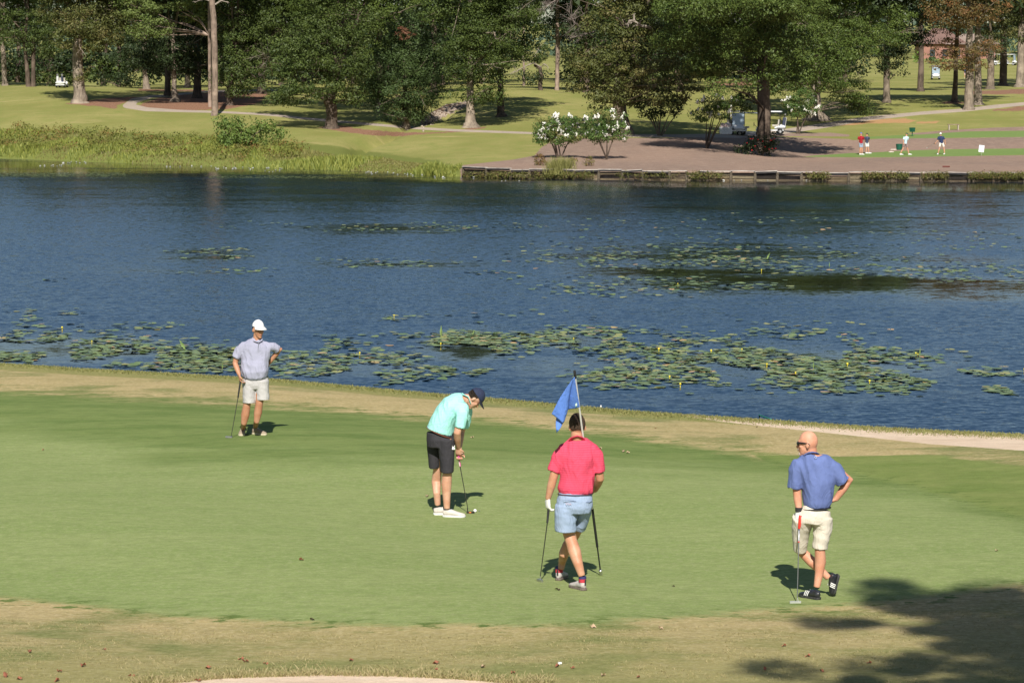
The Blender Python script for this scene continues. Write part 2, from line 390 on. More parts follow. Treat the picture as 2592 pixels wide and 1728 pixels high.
def ground_material():
    m, nt, out = new_mat('ground'); b = NB(nt); p = b.pos()
    flat = b.scale(p, (1, 1, 0))
    sx = b.scale(p, (.45, 1, 0))
    big = b.noise(flat, .35, 4, .6); med = b.noise(sx, 1.6, 5, .65); fine = b.noise(flat, 14, 4, .7); vfine = b.noise(flat, 60, 3, .8)
    bigf = b.noise(b.scale(p, (1, .5, 0)), .12, 5, .6); medf = b.noise(b.scale(p, (1, .5, 0)), .6, 4, .7)
    def edge(name, amp=.5, n_=None, lo=.42, hi=.58):
        a = b.attr(name)
        s = b.math('ADD', a, b.math('MULTIPLY', b.math('SUBTRACT', n_ if n_ is not None else med, .5), amp))
        return b.math('MULTIPLY', b.ramp(s, lo, hi), b.math('GREATER_THAN', a, .001))
    # dormant rough round the green: straw tan broken by green
    tan = b.mix(b.ramp(med, .35, .65), (.45, .35, .17), (.36, .295, .125))
    tan = b.mix(b.ramp(fine, .42, .72), tan, (.56, .45, .26))
    gr = b.mix(b.ramp(fine, .35, .65), (.13, .17, .05), (.2, .235, .08))
    patch = b.ramp(b.math('ADD', b.math('MULTIPLY', big, .7), b.math('MULTIPLY', med, .45)), .54, .72)
    c = b.mix(b.math('MULTIPLY', patch, .8), tan, gr)
    # nearer the viewer the rough greens up
    py = b.n('ShaderNodeSeparateXYZ'); nt.links.new(p, py.inputs[0])
    nearf = b.ramp(b.math('ADD', py.outputs['Y'], b.math('MULTIPLY', big, 5.0)), 33.0, 27.5)
    grn = b.mix(b.ramp(med, .3, .7), (.20, .225, .07), (.29, .27, .105))
    c = b.mix(b.math('MULTIPLY', nearf, .62), c, grn)
    # lush collar
    c = b.mix(edge('lush', .6), c, b.mix(b.ramp(med, .3, .7), (.165, .22, .058), (.23, .265, .085)))
    # the mown putting surface and its darker apron
    pg = b.mix(b.ramp(b.noise(b.scale(p, (.25, 1, 0)), 1.1, 4, .6), .3, .7), (.205, .265, .085), (.25, .295, .11))
    pg = b.mix(b.ramp(fine, .4, .7), pg, (.285, .32, .14))
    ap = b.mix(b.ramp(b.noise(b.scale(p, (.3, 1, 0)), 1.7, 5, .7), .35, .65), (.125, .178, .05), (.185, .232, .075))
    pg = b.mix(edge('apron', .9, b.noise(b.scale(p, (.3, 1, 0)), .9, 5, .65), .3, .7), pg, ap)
    strk = b.noise(b.scale(p, (.35, 1, 0)), 5.5, 5, .75); pg = b.mix(b.math('MULTIPLY', b.ramp(strk, .42, .75), .42), pg, (.16, .215, .065))
    spk = b.ramp(vfine, .62, .72)
    pg = b.mix(b.math('MULTIPLY', spk, .35), pg, (.42, .42, .24))
    spd = b.ramp(b.noise(b.scale(p, (.5, 1, 0)), 9, 3, .8), .66, .76)
    pg = b.mix(b.math('MULTIPLY', spd, .5), pg, (.1, .15, .045))
    mx_ = b.math('ADD', b.math('MULTIPLY', med, .7), b.math('MULTIPLY', fine, .45)); c = b.mix(edge('putt', 1.0, mx_, .38, .72), c, pg)
    # dark tufts scattered along the edge of the green
    a = b.attr('putt'); ring = b.math('MULTIPLY', b.ramp(a, .0, .35), b.ramp(a, .98, .5))
    c = b.mix(b.math('MULTIPLY', ring, b.ramp(b.noise(b.scale(p, (.6, 1, 0)), 5, 4, .7), .52, .62)), c, (.12, .17, .045))
    lipc = b.mix(b.ramp(fine, .35, .65), (.17, .2, .055), (.33, .3, .11))
    c = b.mix(b.math('MULTIPLY', edge('lip', .5, fine), .8), c, lipc)
    sand = b.mix(b.ramp(med, .3, .7), (.62, .47, .34), (.72, .57, .43))
    sf = edge('sand', .35, fine)
    c = b.mix(sf, c, sand)
    # far side
    fg = b.mix(b.ramp(bigf, .35, .65), (.235, .235, .07), (.32, .295, .105))
    fg = b.mix(b.ramp(medf, .4, .75), fg, (.23, .25, .07))
    fg = b.mix(b.ramp(b.noise(b.scale(p, (.4, 1, 0)), .3, 4, .7), .55, .75), fg, (.40, .335, .145))
    fg = b.mix(edge('weed', .5, medf), fg, (.17, .19, .05))
    fg = b.mix(edge('tee', .2, medf), fg, b.mix(bigf, (.15, .24, .06), (.22, .28, .1)))
    fg = b.mix(edge('dirt', 1.0, medf), fg, (.46, .27, .13))
    chips = b.noise(flat, 6, 3, .8)
    mu = b.mix(b.ramp(bigf, .3, .7), (.31, .21, .16), (.24, .17, .135)); mu = b.mix(b.ramp(b.noise(flat, 1.3, 4, .75), .45, .7), mu, (.36, .26, .20)); mu = b.mix(b.ramp(chips, .52, .75), mu, (.42, .32, .25))
    fg = b.mix(edge('mulch', .3, medf), fg, mu)
    fg = b.mix(edge('straw', 1.1, medf), fg, b.mix(b.ramp(chips, .4, .6), (.22, .115, .07), (.33, .19, .125)))
    st = b.n('ShaderNodeTexVoronoi'); nt.links.new(flat, st.inputs['Vector']); st.inputs['Scale'].default_value = 2.2
    fg = b.mix(edge('stones', .6, medf), fg, b.mix(b.ramp(st.outputs['Distance'], .1, .6), (.5, .43, .36), (.14, .09, .06)))
    fg = b.mix(edge('path', .1, chips), fg, b.mix(b.ramp(medf, .3, .7), (.47, .38, .30), (.40, .33, .27)))
    c = b.mix(b.attr('fargrass'), c, fg)
    grain = b.math('ADD', b.math('MULTIPLY', b.noise(flat, 38, 4, .85), .6), b.math('MULTIPLY', b.noise(b.scale(p, (.5, 1, 0)), 9, 3, .7), .4))
    hv = b.n('ShaderNodeHueSaturation'); nt.links.new(c, hv.inputs['Color'])
    b.set(hv.inputs['Value'], b.math('ADD', .18, b.math('MULTIPLY', grain, 1.6))); c = hv.outputs[0]
    # fine blades as relief: stronger in rough, weak on the green
    hgt = b.math('ADD', b.math('MULTIPLY', fine, .6), b.math('MULTIPLY', vfine, .4))
    rs = b.math('SUBTRACT', 1.0, b.math('MULTIPLY', b.attr('putt'), .72))
    rs = b.math('MULTIPLY', rs, b.math('SUBTRACT', 1.0, b.math('MULTIPLY', sf, .6)))
    bsd = b.bsdf(out, c, .9, .08, b.bump(hgt, rs, .03))
    return m
# ------------------------------------------------------------------ tubes and lofts
def tube(pts, rad, n=8, cap=True, side=None):
    """closed tube through pts; rad scalars or (a, b) half axes; returns verts, faces"""
    pts = [Vector(p) for p in pts]; V = []; F = []
    prev = None
    for i, p in enumerate(pts):
        t = (pts[min(i + 1, len(pts) - 1)] - pts[max(i - 1, 0)])
        t = t.normalized() if t.length > 1e-9 else Vector((0, 0, 1))
        s = Vector(side) if side is not None else (prev if prev is not None else (Vector((1, 0, 0)) if abs(t.x) < .9 else Vector((0, 1, 0))))
        s = (s - t * s.dot(t)); s = s.normalized() if s.length > 1e-6 else t.orthogonal().normalized()
        if side is None: prev = s
        u = t.cross(s)
        r = rad[i]; a, b = (r if isinstance(r, (tuple, list)) else (r, r))
        for k in range(n):
            th = 2 * math.pi * k / n
            V.append(p + s * (a * math.cos(th)) + u * (b * math.sin(th)))
    m = len(pts)
    for i in range(m - 1):
        for k in range(n):
            F.append((i * n + k, i * n + (k + 1) % n, (i + 1) * n + (k + 1) % n, (i + 1) * n + k))
    if cap:
        V.append(pts[0]); c0 = len(V) - 1; V.append(pts[-1]); c1 = len(V) - 1
        for k in range(n):
            F.append((c0, (k + 1) % n, k)); F.append((c1, (m - 1) * n + k, (m - 1) * n + (k + 1) % n))
    return V, F
class MB:
    """collects shapes and links them as ONE mesh object"""
    def __init__(s): s.V = []; s.F = []
    def add(s, vf):
        o = len(s.V); s.V += [Vector(v) for v in vf[0]]; s.F += [tuple(i + o for i in f) for f in vf[1]]; return s
    def tube(s, pts, rad, n=8, **k): return s.add(tube(pts, rad, n, **k))
    def box(s, c, d, rot=None):
        c = Vector(c); V = []
        for x in (-1, 1):
            for y in (-1, 1):
                for z in (-1, 1):
                    v = Vector((x * d[0] / 2, y * d[1] / 2, z * d[2] / 2))
                    if rot is not None: v = rot @ v
                    V.append(c + v)
        return s.add((V, [(0, 1, 3, 2), (4, 6, 7, 5), (0, 4, 5, 1), (2, 3, 7, 6), (0, 2, 6, 4), (1, 5, 7, 3)]))
    def ball(s, c, r, seg=10, rings=7, rot=None):
        r = r if isinstance(r, (tuple, list)) else (r, r, r); c = Vector(c); V = []; F = []
        for i in range(rings + 1):
            ph = math.pi * i / rings
            for k in range(seg):
                th = 2 * math.pi * k / seg
                v = Vector((r[0] * math.sin(ph) * math.cos(th), r[1] * math.sin(ph) * math.sin(th), r[2] * math.cos(ph)))
                if rot is not None: v = rot @ v
                V.append(c + v)
        for i in range(rings):
            for k in range(seg):
                q = (i * seg + k, (i + 1) * seg + k, (i + 1) * seg + (k + 1) % seg, i * seg + (k + 1) % seg)
                F.append(q)
        return s.add((V, F))
    def build(s, name, mat, parent=None, smooth=True, weld=True):
        me = pydata(name, s.V, s.F, smooth)
        if weld:
            bm = bmesh.new(); bm.from_mesh(me); bmesh.ops.remove_doubles(bm, verts=bm.verts, dist=1e-5)
            bmesh.ops.recalc_face_normals(bm, faces=bm.faces); bm.to_mesh(me); bm.free()
        if smooth: me.set_sharp_from_angle(angle=math.radians(50))
        return link(name, me, mat, parent)

# ------------------------------------------------------------------ foliage
def leaves(centres, radii, counts, size, rng=RNG, up=.35, aspect=.55, flat=.6, clumpv=None, shell=.45):
    """leaf quads on clumps: centres (n,3), radii (n,), counts (n,), size scalar or (n,)"""
    centres = np.asarray(centres); n = len(centres)
    counts = np.asarray(counts, int); radii = np.asarray(radii, float)
    idx = np.repeat(np.arange(n), counts); M = len(idx)
    d = rng.normal(size=(M, 3)); d /= np.linalg.norm(d, axis=1)[:, None]
    rr = (shell + (1 - shell) * rng.random(M) ** .6) * radii[idx]
    # crown surfaces are ragged: a few leaves reach past the clump
    rr *= 1 + .35 * (rng.random(M) > .88) * rng.random(M)
    off = d * rr[:, None]; off[:, 2] *= flat
    P = centres[idx] + off
    nrm = d * .95 + rng.normal(size=(M, 3)) * .30; nrm[:, 2] += up; nrm /= np.linalg.norm(nrm, axis=1)[:, None]
    a = np.cross(nrm, rng.normal(size=(M, 3))); a /= np.linalg.norm(a, axis=1)[:, None] + 1e-9
    b = np.cross(nrm, a)
    sz = (np.asarray(size)[idx] if np.ndim(size) else size) * (.65 + .7 * rng.random(M))
    L = a * sz[:, None] * .5; W = b * sz[:, None] * .5 * aspect
    V = np.stack([P - L, P + W - L * .1, P + L, P - W - L * .1], 1).reshape(-1, 3)
    F = np.arange(M * 4).reshape(-1, 4)
    cv = (rng.random(n) if clumpv is None else clumpv)[idx]
    tint = np.clip(rng.random(M) * .6 + cv * .4, 0, 1)
    return V, F, np.repeat(tint, 4), np.repeat(cv, 4)

TRIS = [0]
def foliage(name, parts, mat, parent=None, kind=None):
    V = np.concatenate([p[0] for p in parts]); n = 0; Fs = []
    for p in parts: Fs.append(p[1] + n); n += len(p[0])
    F = np.concatenate(Fs); TRIS[0] += 2 * len(F)
    me = arr_mesh(name, V, F, False, {'tint': np.concatenate([p[2] for p in parts]), 'clump': np.concatenate([p[3] for p in parts])})
    o = link(name, me, mat, parent)
    if kind: o['kind'] = kind
    return o

def lobe(c, r, clump, leaf, dens, rng, low=False, up=.35, flat=.6, front=True):
    """one mass of a crown: ellipsoid centre c, radii r; clumps over its outer half"""
    area = 4 * math.pi * ((r[0] * r[1]) ** 1.6 / 3 + (r[0] * r[2]) ** 1.6 / 3 + (r[1] * r[2]) ** 1.6 / 3) ** (1 / 1.6)
    n = max(5, int(area / (clump * clump) * .55))
    d = rng.normal(size=(n, 3)); d /= np.linalg.norm(d, axis=1)[:, None]
    rr = .55 + .5 * rng.random(n)
    C = np.array(c) + d * rr[:, None] * np.array(r)
    cr = clump * (.6 + .75 * rng.random(n))
    cnt = np.maximum(6, dens * (cr / leaf) ** 2 * np.where(d[:, 1] > .35, .5, 1.0)).astype(int)
    if not front: cnt = (cnt * .6).astype(int)
    return leaves(C, cr, cnt, leaf, rng, up=up, flat=flat)

def tree(name, label, cat, base, trunk, lobes, mat, bark, clump=.74, leaf=.19, dens=4.6, group=None, seed=1, flat=.46, D=None, limbs=(), up=.35, high=None):
    """base: photograph pixel of the trunk foot; trunk: list of pixel paths (px, py, width px, dy); lobes: (px, py, rx, ry, dy, depth radius m)"""
    rng = np.random.default_rng(seed)
    g = march(*base) if D is None else at_depth(base[0], base[1], D)
    k = g.y / FPX
    root = empty(name, g, label, cat, group)
    tb = MB()
    for path in trunk:
        pts = []; rad = []
        for j, q in enumerate(path):
            dy = q[3] if len(q) > 3 else 0
            p = at_depth(q[0], q[1], g.y + dy)
            pts.append(p); rad.append(q[2] * k / 2)
        if abs(path[0][1] - base[1]) < 4:                 # roots reach into the ground
            pts = [pts[0] + Vector((0, 0, -.5))] + pts; rad = [rad[0] * 1.12] + rad
        P2 = []; R2 = []
        for i in range(len(pts) - 1):
            for s in range(3):
                t = s / 3; P2.append(pts[i].lerp(pts[i + 1], t) + Vector((rng.normal() * .012, rng.normal() * .012, 0))); R2.append((rad[i] * (1 - t) + rad[i + 1] * t) * (1 + rng.normal() * .035))
        P2.append(pts[-1]); R2.append(rad[-1])
        tb.tube(P2, R2, 12)
    # limbs run from the trunk head into the lobes
    head = at_depth(trunk[0][-1][0], trunk[0][-1][1], g.y)
    low = [at_depth(q[0], q[1], g.y) for q in trunk[0]]
    for lb in lobes:
        c = at_depth(lb[0], lb[1], g.y + (lb[4] if len(lb) > 4 else 0))
        st = min(low[1:] + [head], key=lambda v: (v - c).length + (2 if v.z > c.z else 0))
        for q in range(2):
            e = c + Vector((rng.normal() * .6, rng.normal() * .6, rng.normal() * .5)) * lb[2] * k * .7
            m_ = st.lerp(e, .5) + Vector((rng.normal() * .3, rng.normal() * .3, rng.random() * .5))
            r0 = .03 + .012 * lb[2] * k
            tb.tube([st, st.lerp(m_, .5) + Vector((0, 0, .1)), m_, m_.lerp(e, .5), e], [r0 * 1.5, r0 * 1.2, r0, r0 * .7, r0 * .3], 6)
            for s in range(3):
                e2 = e + Vector((rng.normal(), rng.normal(), rng.normal() * .6)) * lb[2] * k * .45
                tb.tube([m_.lerp(e, .4 + .2 * s), e2.lerp(m_, .3), e2], [r0 * .5, r0 * .35, r0 * .12], 5)
    tb.build('trunk', bark, root)
    parts = []
    for lb in lobes:
        dy = lb[4] if len(lb) > 4 else 0
        c = at_depth(lb[0], lb[1], g.y + dy)
        rx, rz = lb[2] * k, lb[3] * k
        ry = lb[5] if len(lb) > 5 else rx * .8
        big = lb[1] < -60
        if big: parts.append(lobe(c, (rx, ry, rz), clump * 2.4, leaf * 3.0, dens * 2.2, rng, flat=.7))
        else:
            v = .72 + .62 * rng.random()
            parts.append(lobe(c, (rx * 1.1, ry * 1.05, rz * 1.08), clump * v * (.85 + .4 * rng.random()), leaf * (.8 + .5 * rng.random() if v > .95 else .85 + .2 * rng.random()), dens, rng, flat=flat * (.8 + .5 * rng.random()), up=up))
    foliage('crown', parts, mat, root)
    return root

def dead_branches(pts_list, mat, parent, seed=3, spread=1.0, twigs=26):
    """bare grey limbs with a spray of twigs, a part of its tree"""
    rng = np.random.default_rng(seed); mb = MB()
    for pts in pts_list:
        P = [Vector(p) for p in pts[0]]; r = pts[1]
        n = len(P); mb.tube(P, [r * (1 - .75 * i / (n - 1)) for i in range(n)], 6)
        L = (P[-1] - P[0]).length
        for t in range(twigs):
            u = .25 + .75 * rng.random(); i = min(int(u * (n - 1)), n - 2); f = u * (n - 1) - i
            s = P[i].lerp(P[i + 1], f); d = (P[i + 1] - P[i]).normalized()
            d2 = (d * .7 + Vector((rng.normal(), rng.normal() * .5, rng.normal())) * .55).normalized()
            ln = L * (.2 + .3 * rng.random()) * spread
            q = [s, s + d2 * ln * .5 + Vector((0, 0, rng.normal() * .05)), s + d2 * ln + Vector((rng.normal() * .1, 0, -.1 * rng.random()))]
            mb.tube(q, [r * .28, r * .2, r * .08], 4)
            for h in range(2):
                d3 = (d2 + Vector((rng.normal(), rng.normal() * .4, rng.normal())) * .6).normalized()
                mb.tube([q[1], q[1] + d3 * ln * .45], [r * .14, r * .05], 3)
    return mb.build('dead_branches', mat, parent, weld=False)

def build_vegetation():
    bark_oak = bark_mat('oak bark', (.10, .078, .06), (.20, .16, .12))
    bark_light = bark_mat('grey bark', (.15, .12, .095), (.27, .22, .17))
    bark_pine = bark_mat('pine bark', (.14, .105, .085), (.26, .195, .155), .8)
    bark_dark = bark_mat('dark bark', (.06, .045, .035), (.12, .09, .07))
    dead = simple('dead wood', (.36, .31, .26), (.24, .20, .165), 3, .9, .1)
    oak = leaf_mat('oak leaves', (0.0324, 0.0540, 0.0130), (0.0900, 0.1188, 0.0274), None, .09)
    oaklit = leaf_mat('broad leaves', (0.0396, 0.0684, 0.0130), (0.1116, 0.1476, 0.0302), None, .09)
    olive = leaf_mat('olive leaves', (0.0468, 0.0576, 0.0144), (0.1188, 0.1296, 0.0360), (0.1440, 0.1224, 0.0432), .09)
    cedar = leaf_mat('cedar foliage', (0.0324, 0.0576, 0.0180), (0.0828, 0.1224, 0.0360), None, .09)
    cypress = leaf_mat('cypress foliage', (0.0288, 0.0518, 0.0115), (0.0900, 0.1188, 0.0252), None, .09)
    dark = leaf_mat('shaded leaves', (.018, .030, .011), (.042, .065, .020), None, .1)  # shade under the canopy put into a darker leaf colour
    rusty = leaf_mat('rusty leaves', (.12, .085, .035), (.19, .15, .05), (.25, .12, .05), .3)
    pineg = leaf_mat('pine needles', (.07, .11, .022), (.19, .23, .07), None, .2)
    mats = dict(oak=oak, oaklit=oaklit, olive=olive, cedar=cedar, cypress=cypress, dark=dark, rusty=rusty, pineg=pineg)
    T = {}
    T[1] = tree('oak_tree', 'pale grey trunk at the far left edge under dark foliage', 'tree', (13, 217), [[(13, 217, 20), (12, 205, 14), (10, 150, 13), (4, 100, 11), (8, 30, 8)]], [(20, 30, 75, 55), (-60, 60, 60, 70), (20, -150, 140, 120)], mats['oak'], bark_light, seed=11)
    T[2] = tree('oak_tree', 'dark twin trunked tree between the edge trunk and the broad left oak', 'tree', (78, 220), [[(72, 220, 14), (68, 170, 10), (62, 110, 9), (70, 30, 8)], [(84, 220, 13), (84, 160, 10), (86, 90, 9)]], [(70, 70, 85, 50), (110, 110, 45, 35), (60, -120, 120, 120)], mats['oak'], bark_dark, seed=12)
    T[3] = tree('oak_tree', 'broad oak on the left with flared sunlit trunk above its mulch', 'tree', (202, 261), [[(202, 261, 50), (203, 250, 36), (201, 232, 30), (198, 200, 28), (196, 150, 26), (196, 100, 22), (208, 50, 16), (215, -10, 12)], [(194, 70, 14), (178, 30, 13), (170, -20, 10)]],
                [(235, 55, 80, 45, -2.5), (150, 25, 70, 40, -1), (300, 35, 60, 45, -1), (255, 95, 60, 32, -2), (170, 95, 35, 22, -2.2), (205, 188, 17, 13, -.6, .5), (240, -130, 210, 140)], mats['olive'], bark_light, seed=13)
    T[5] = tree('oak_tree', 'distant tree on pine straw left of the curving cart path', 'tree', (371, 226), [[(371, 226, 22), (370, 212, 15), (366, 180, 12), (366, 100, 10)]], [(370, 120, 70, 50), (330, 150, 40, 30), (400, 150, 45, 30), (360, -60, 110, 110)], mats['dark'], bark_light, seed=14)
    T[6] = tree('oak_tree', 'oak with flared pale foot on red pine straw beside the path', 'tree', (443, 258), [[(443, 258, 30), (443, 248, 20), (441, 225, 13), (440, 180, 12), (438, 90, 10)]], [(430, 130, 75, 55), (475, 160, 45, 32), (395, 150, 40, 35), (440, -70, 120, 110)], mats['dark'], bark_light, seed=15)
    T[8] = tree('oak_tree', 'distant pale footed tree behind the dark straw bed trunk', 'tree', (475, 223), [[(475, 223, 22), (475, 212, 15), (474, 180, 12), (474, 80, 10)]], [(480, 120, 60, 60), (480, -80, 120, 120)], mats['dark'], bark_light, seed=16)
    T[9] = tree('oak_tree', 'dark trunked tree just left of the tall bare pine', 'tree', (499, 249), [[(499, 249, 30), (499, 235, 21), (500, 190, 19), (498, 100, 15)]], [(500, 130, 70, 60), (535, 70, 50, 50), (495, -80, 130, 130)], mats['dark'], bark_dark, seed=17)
    T[10] = tree('pine_tree', 'slim brown pine half hidden behind the tall bare pine', 'tree', (531, 271), [[(531, 271, 10), (531, 200, 8), (530, 90, 8), (529, -60, 7)]], [(350, 20, 60, 30, 1), (400, 70, 45, 22, 0), (360, 80, 35, 18, 0), (470, 20, 50, 30, 1), (560, 60, 40, 45, 3), (530, -200, 110, 110)], mats['pineg'], bark_pine, seed=18, flat=.45, limbs=())
    T[11] = tree('pine_tree', 'tall bare pine trunk rising from the left lawn to the top of the photo', 'tree', (543, 293), [[(543, 293, 20), (544, 285, 17.5), (544, 230, 16), (544, 150, 15.5), (541, 60, 15), (537, 0, 14), (530, -150, 13), (528, -300, 10)]], [(530, -340, 100, 80), (450, -300, 60, 40)], mats['pineg'], bark_pine, seed=19)
    g = march(543, 293).y
    dead_branches([([at_depth(541, 6, g), at_depth(515, -2, g), at_depth(492, 6, g - .3)], .06), ([at_depth(545, 12, g), at_depth(560, 2, g), at_depth(575, 6, g)], .09)], dead, T[11], 4, .35, 9)
    T[12] = tree('oak_tree', 'low spreading oak right of the tall bare pine', 'tree', (582, 267), [[(582, 267, 28), (581, 255, 17), (580, 230, 15), (588, 200, 14), (600, 150, 10)]], [(615, 120, 60, 50, -1), (580, 205, 35, 32, -1), (640, 170, 60, 50, -1), (630, 60, 70, 55), (600, 232, 30, 14, -.5), (680, 90, 50, 60), (600, 15, 70, 40, 1), (620, -130, 170, 130)], mats['oak'], bark_dark, seed=20)
    dead_branches([([at_depth(690, 190, g + 1), at_depth(680, 150, g - 3), at_depth(665, 135, g - 4)], .07), ([at_depth(700, 110, g + 1), at_depth(720, 115, g - 3.5), at_depth(735, 100, g - 4.5)], .06)], dead, T[12], 5, .9, 18)
    T[13] = tree('oak_tree', 'dark trunked oak behind the forked lakeside oak', 'tree', (663, 238), [[(663, 238, 30), (662, 225, 21), (662, 200, 20), (668, 120, 15)]], [(700, 80, 80, 60), (650, 60, 60, 60), (740, 20, 90, 60), (700, -130, 190, 140)], mats['oak'], bark_dark, seed=21)
    T[14] = tree('oak_tree', 'big dark forked oak leaning over the ditch left of the cedar', 'tree', (838, 326), [[(838, 326, 44), (839, 315, 32), (840, 295, 27), (838, 270, 29), (832, 252, 30), (848, 225, 16), (852, 190, 12)], [(832, 258, 17), (812, 240, 15), (795, 225, 13), (770, 205, 9)]],
                 [(790, 195, 85, 55, -2), (835, 130, 105, 60, -1.5), (720, 225, 38, 36, -1), (900, 190, 50, 55, 0), (884, 252, 28, 24, -.5), (860, 60, 110, 60, 0), (740, 140, 50, 50, -1), (705, 250, 20, 18, -1), (850, -150, 190, 150)], mats['oak'], bark_dark, seed=22)
    T[15] = tree('cedar_tree', 'bushy cedar sweeping to the ground beside the rocky ditch', 'tree', (1028, 328), [[(1028, 328, 26), (1028, 310, 18), (1026, 260, 15), (1024, 160, 10), (1025, 70, 6)]],
                 [(1025, 230, 95, 50, -1), (1010, 175, 100, 50, -1), (1085, 205, 50, 45, 0), (1035, 120, 85, 45, -.5), (1015, 275, 62, 28, -1), (925, 245, 28, 30, 0), (950, 205, 50, 45, 0), (1040, 75, 60, 40), (1060, 290, 30, 14, -1)], mats['cedar'], bark_oak, seed=23, clump=.6, leaf=.17, dens=5.2, flat=.7)
    g = march(1028, 328).y
    rb = np.random.default_rng(5)
    foliage('dead_foliage', [leaves(np.array([at_depth(1028 + rb.normal() * 13, 84 + rb.normal() * 10, g - 2.6 + rb.normal() * .2) for _ in range(26)]), np.full(26, .22), np.full(26, 26), .11, rb)], leaf_mat('dead cedar', (.17, .07, .04), (.27, .13, .08), None, .2), T[15], 'stuff')
    T[27] = tree('oak_tree', 'tall bright green tree rising behind the cedar and the forked oak', 'tree', (960, 285), [[(960, 285, 26), (960, 200, 20), (960, 60, 14)]], [(900, 30, 90, 60, -2), (1000, 10, 80, 50, -1), (820, 20, 80, 50, -1), (950, 90, 60, 45, -1), (900, -150, 200, 150)], mats['oaklit'], bark_oak, seed=24)
    T[16] = tree('cypress_tree', 'cypress with pale flared foot beside the lakeside cart path', 'tree', (1191, 323), [[(1191, 323, 52), (1191, 317, 38), (1191, 305, 27), (1191, 285, 22), (1190, 260, 18), (1190, 180, 15), (1190, 90, 11), (1190, 0, 8)]],
                 [(1190, 225, 52, 36, -.3), (1245, 215, 42, 40, .3), (1195, 140, 85, 42, -1), (1225, 90, 90, 40, -1), (1270, 130, 60, 40, 0), (1180, 50, 80, 36, 0), (1270, 30, 80, 40, 0), (1220, -10, 110, 40, 0), (1210, -170, 170, 130)], mats['cypress'], bark_light, seed=25, flat=.5)
    T[17] = tree('cypress_tree', 'dark slim trunk standing behind the pale footed cypress', 'tree', (1269, 296), [[(1269, 296, 34), (1268, 285, 20), (1267, 250, 16), (1266, 180, 14), (1266, 60, 10)]], [(1310, 80, 60, 45), (1340, 130, 40, 30), (1300, 20, 70, 50), (1290, -160, 150, 130)], mats['cypress'], bark_dark, seed=26, flat=.5)
    T[20] = tree('oak_tree', 'short dark leaning tree with arching bare branches on the mound', 'tree', (1369, 229), [[(1369, 229, 12), (1367, 215, 11), (1370, 190, 10), (1366, 172, 9), (1352, 165, 7)]], [(1345, 190, 35, 14), (1372, 140, 14, 12)], mats['dark'], bark_dark, seed=27)
    g = march(1369, 229).y
    dead_branches([([at_depth(1368, 170, g), at_depth(1350, 160, g - .5), at_depth(1325, 170, g - .8), at_depth(1300, 185, g - 1)], .09), ([at_depth(1368, 172, g), at_depth(1378, 162, g - .4), at_depth(1390, 172, g - .5)], .07), ([at_depth(1352, 160, g), at_depth(1356, 135, g), at_depth(1370, 118, g)], .06)], dead, T[20], 6, .8, 16)
    T[19] = tree('pine_tree', 'thin distant trunk left of the leaning dark tree', 'tree', (1326, 218), [[(1326, 218, 7), (1326, 190, 5.5), (1325, 60, 5)]], [(1325, 20, 50, 40), (1325, -90, 60, 60)], mats['pineg'], bark_pine, seed=28)
    T[21] = tree('pine_tree', 'sunlit brown pine trunk on the mound under dark foliage', 'tree', (1410, 229), [[(1410, 229, 13), (1410, 220, 11), (1411, 140, 10.5), (1411, 40, 9), (1412, -80, 7)]], [(1420, 70, 55, 38, 1), (1390, 10, 60, 50, 2), (1410, -160, 120, 110)], mats['dark'], bark_pine, seed=29)
    T[22] = tree('oak_tree', 'broad oak with sunlit foot behind the paired white flowering myrtles', 'tree', (1582, 341), [[(1582, 341, 50), (1580, 325, 38), (1574, 300, 33), (1568, 270, 32), (1566, 230, 28), (1570, 160, 22), (1590, 80, 16)]],
                 [(1500, 195, 70, 40, -1), (1560, 215, 80, 40, -2), (1640, 180, 60, 40, -1.5), (1540, 155, 90, 38, -2), (1560, 255, 50, 20, -1), (1690, 245, 45, 26, -8), (1735, 205, 50, 30, -9), (1670, 180, 60, 34, -8), (1570, 50, 90, 45, -1), (1660, 40, 80, 50, -1), (1745, 150, 50, 40, -1), (1470, 150, 40, 28, 1), (1620, 105, 60, 30, -2), (1610, -150, 210, 150)], mats['olive'], bark_oak, seed=30)
    g = march(1582, 341).y
    dead_branches([([at_depth(1650, 75, g), at_depth(1640, 68, g - 3), at_depth(1622, 66, g - 3.6), at_depth(1603, 52, g - 3.8), at_depth(1590, 55, g - 4)], .16), ([at_depth(1605, 52, g - 3.8), at_depth(1605, 35, g - 3.9)], .1),
                   ([at_depth(1772, 70, g - 3), at_depth(1770, 90, g - 3.4), at_depth(1776, 115, g - 3.6), at_depth(1765, 145, g - 3.6)], .07), ([at_depth(1778, 100, g - 3.4), at_depth(1785, 98, g - 3.6)], .05)], dead, T[22], 7, .35, 10)
    dead_branches([([at_depth(1500, 95, g + 2), at_depth(1480, 75, g), at_depth(1455, 60, g - 1), at_depth(1440, 30, g - 1)], .07), ([at_depth(1505, 80, g + 1), at_depth(1475, 90, g - .5), at_depth(1450, 95, g - 1)], .06), ([at_depth(1480, 40, g), at_depth(1465, 20, g - .5), at_depth(1445, 45, g - 1)], .05), ([at_depth(1440, -20, g), at_depth(1400, 5, g - .5), at_depth(1365, 25, g - 1)], .06)], simple('grey twigs', (.22, .18, .16), (.16, .13, .115), 3, .9, .1), T[22], 8, .8, 26)
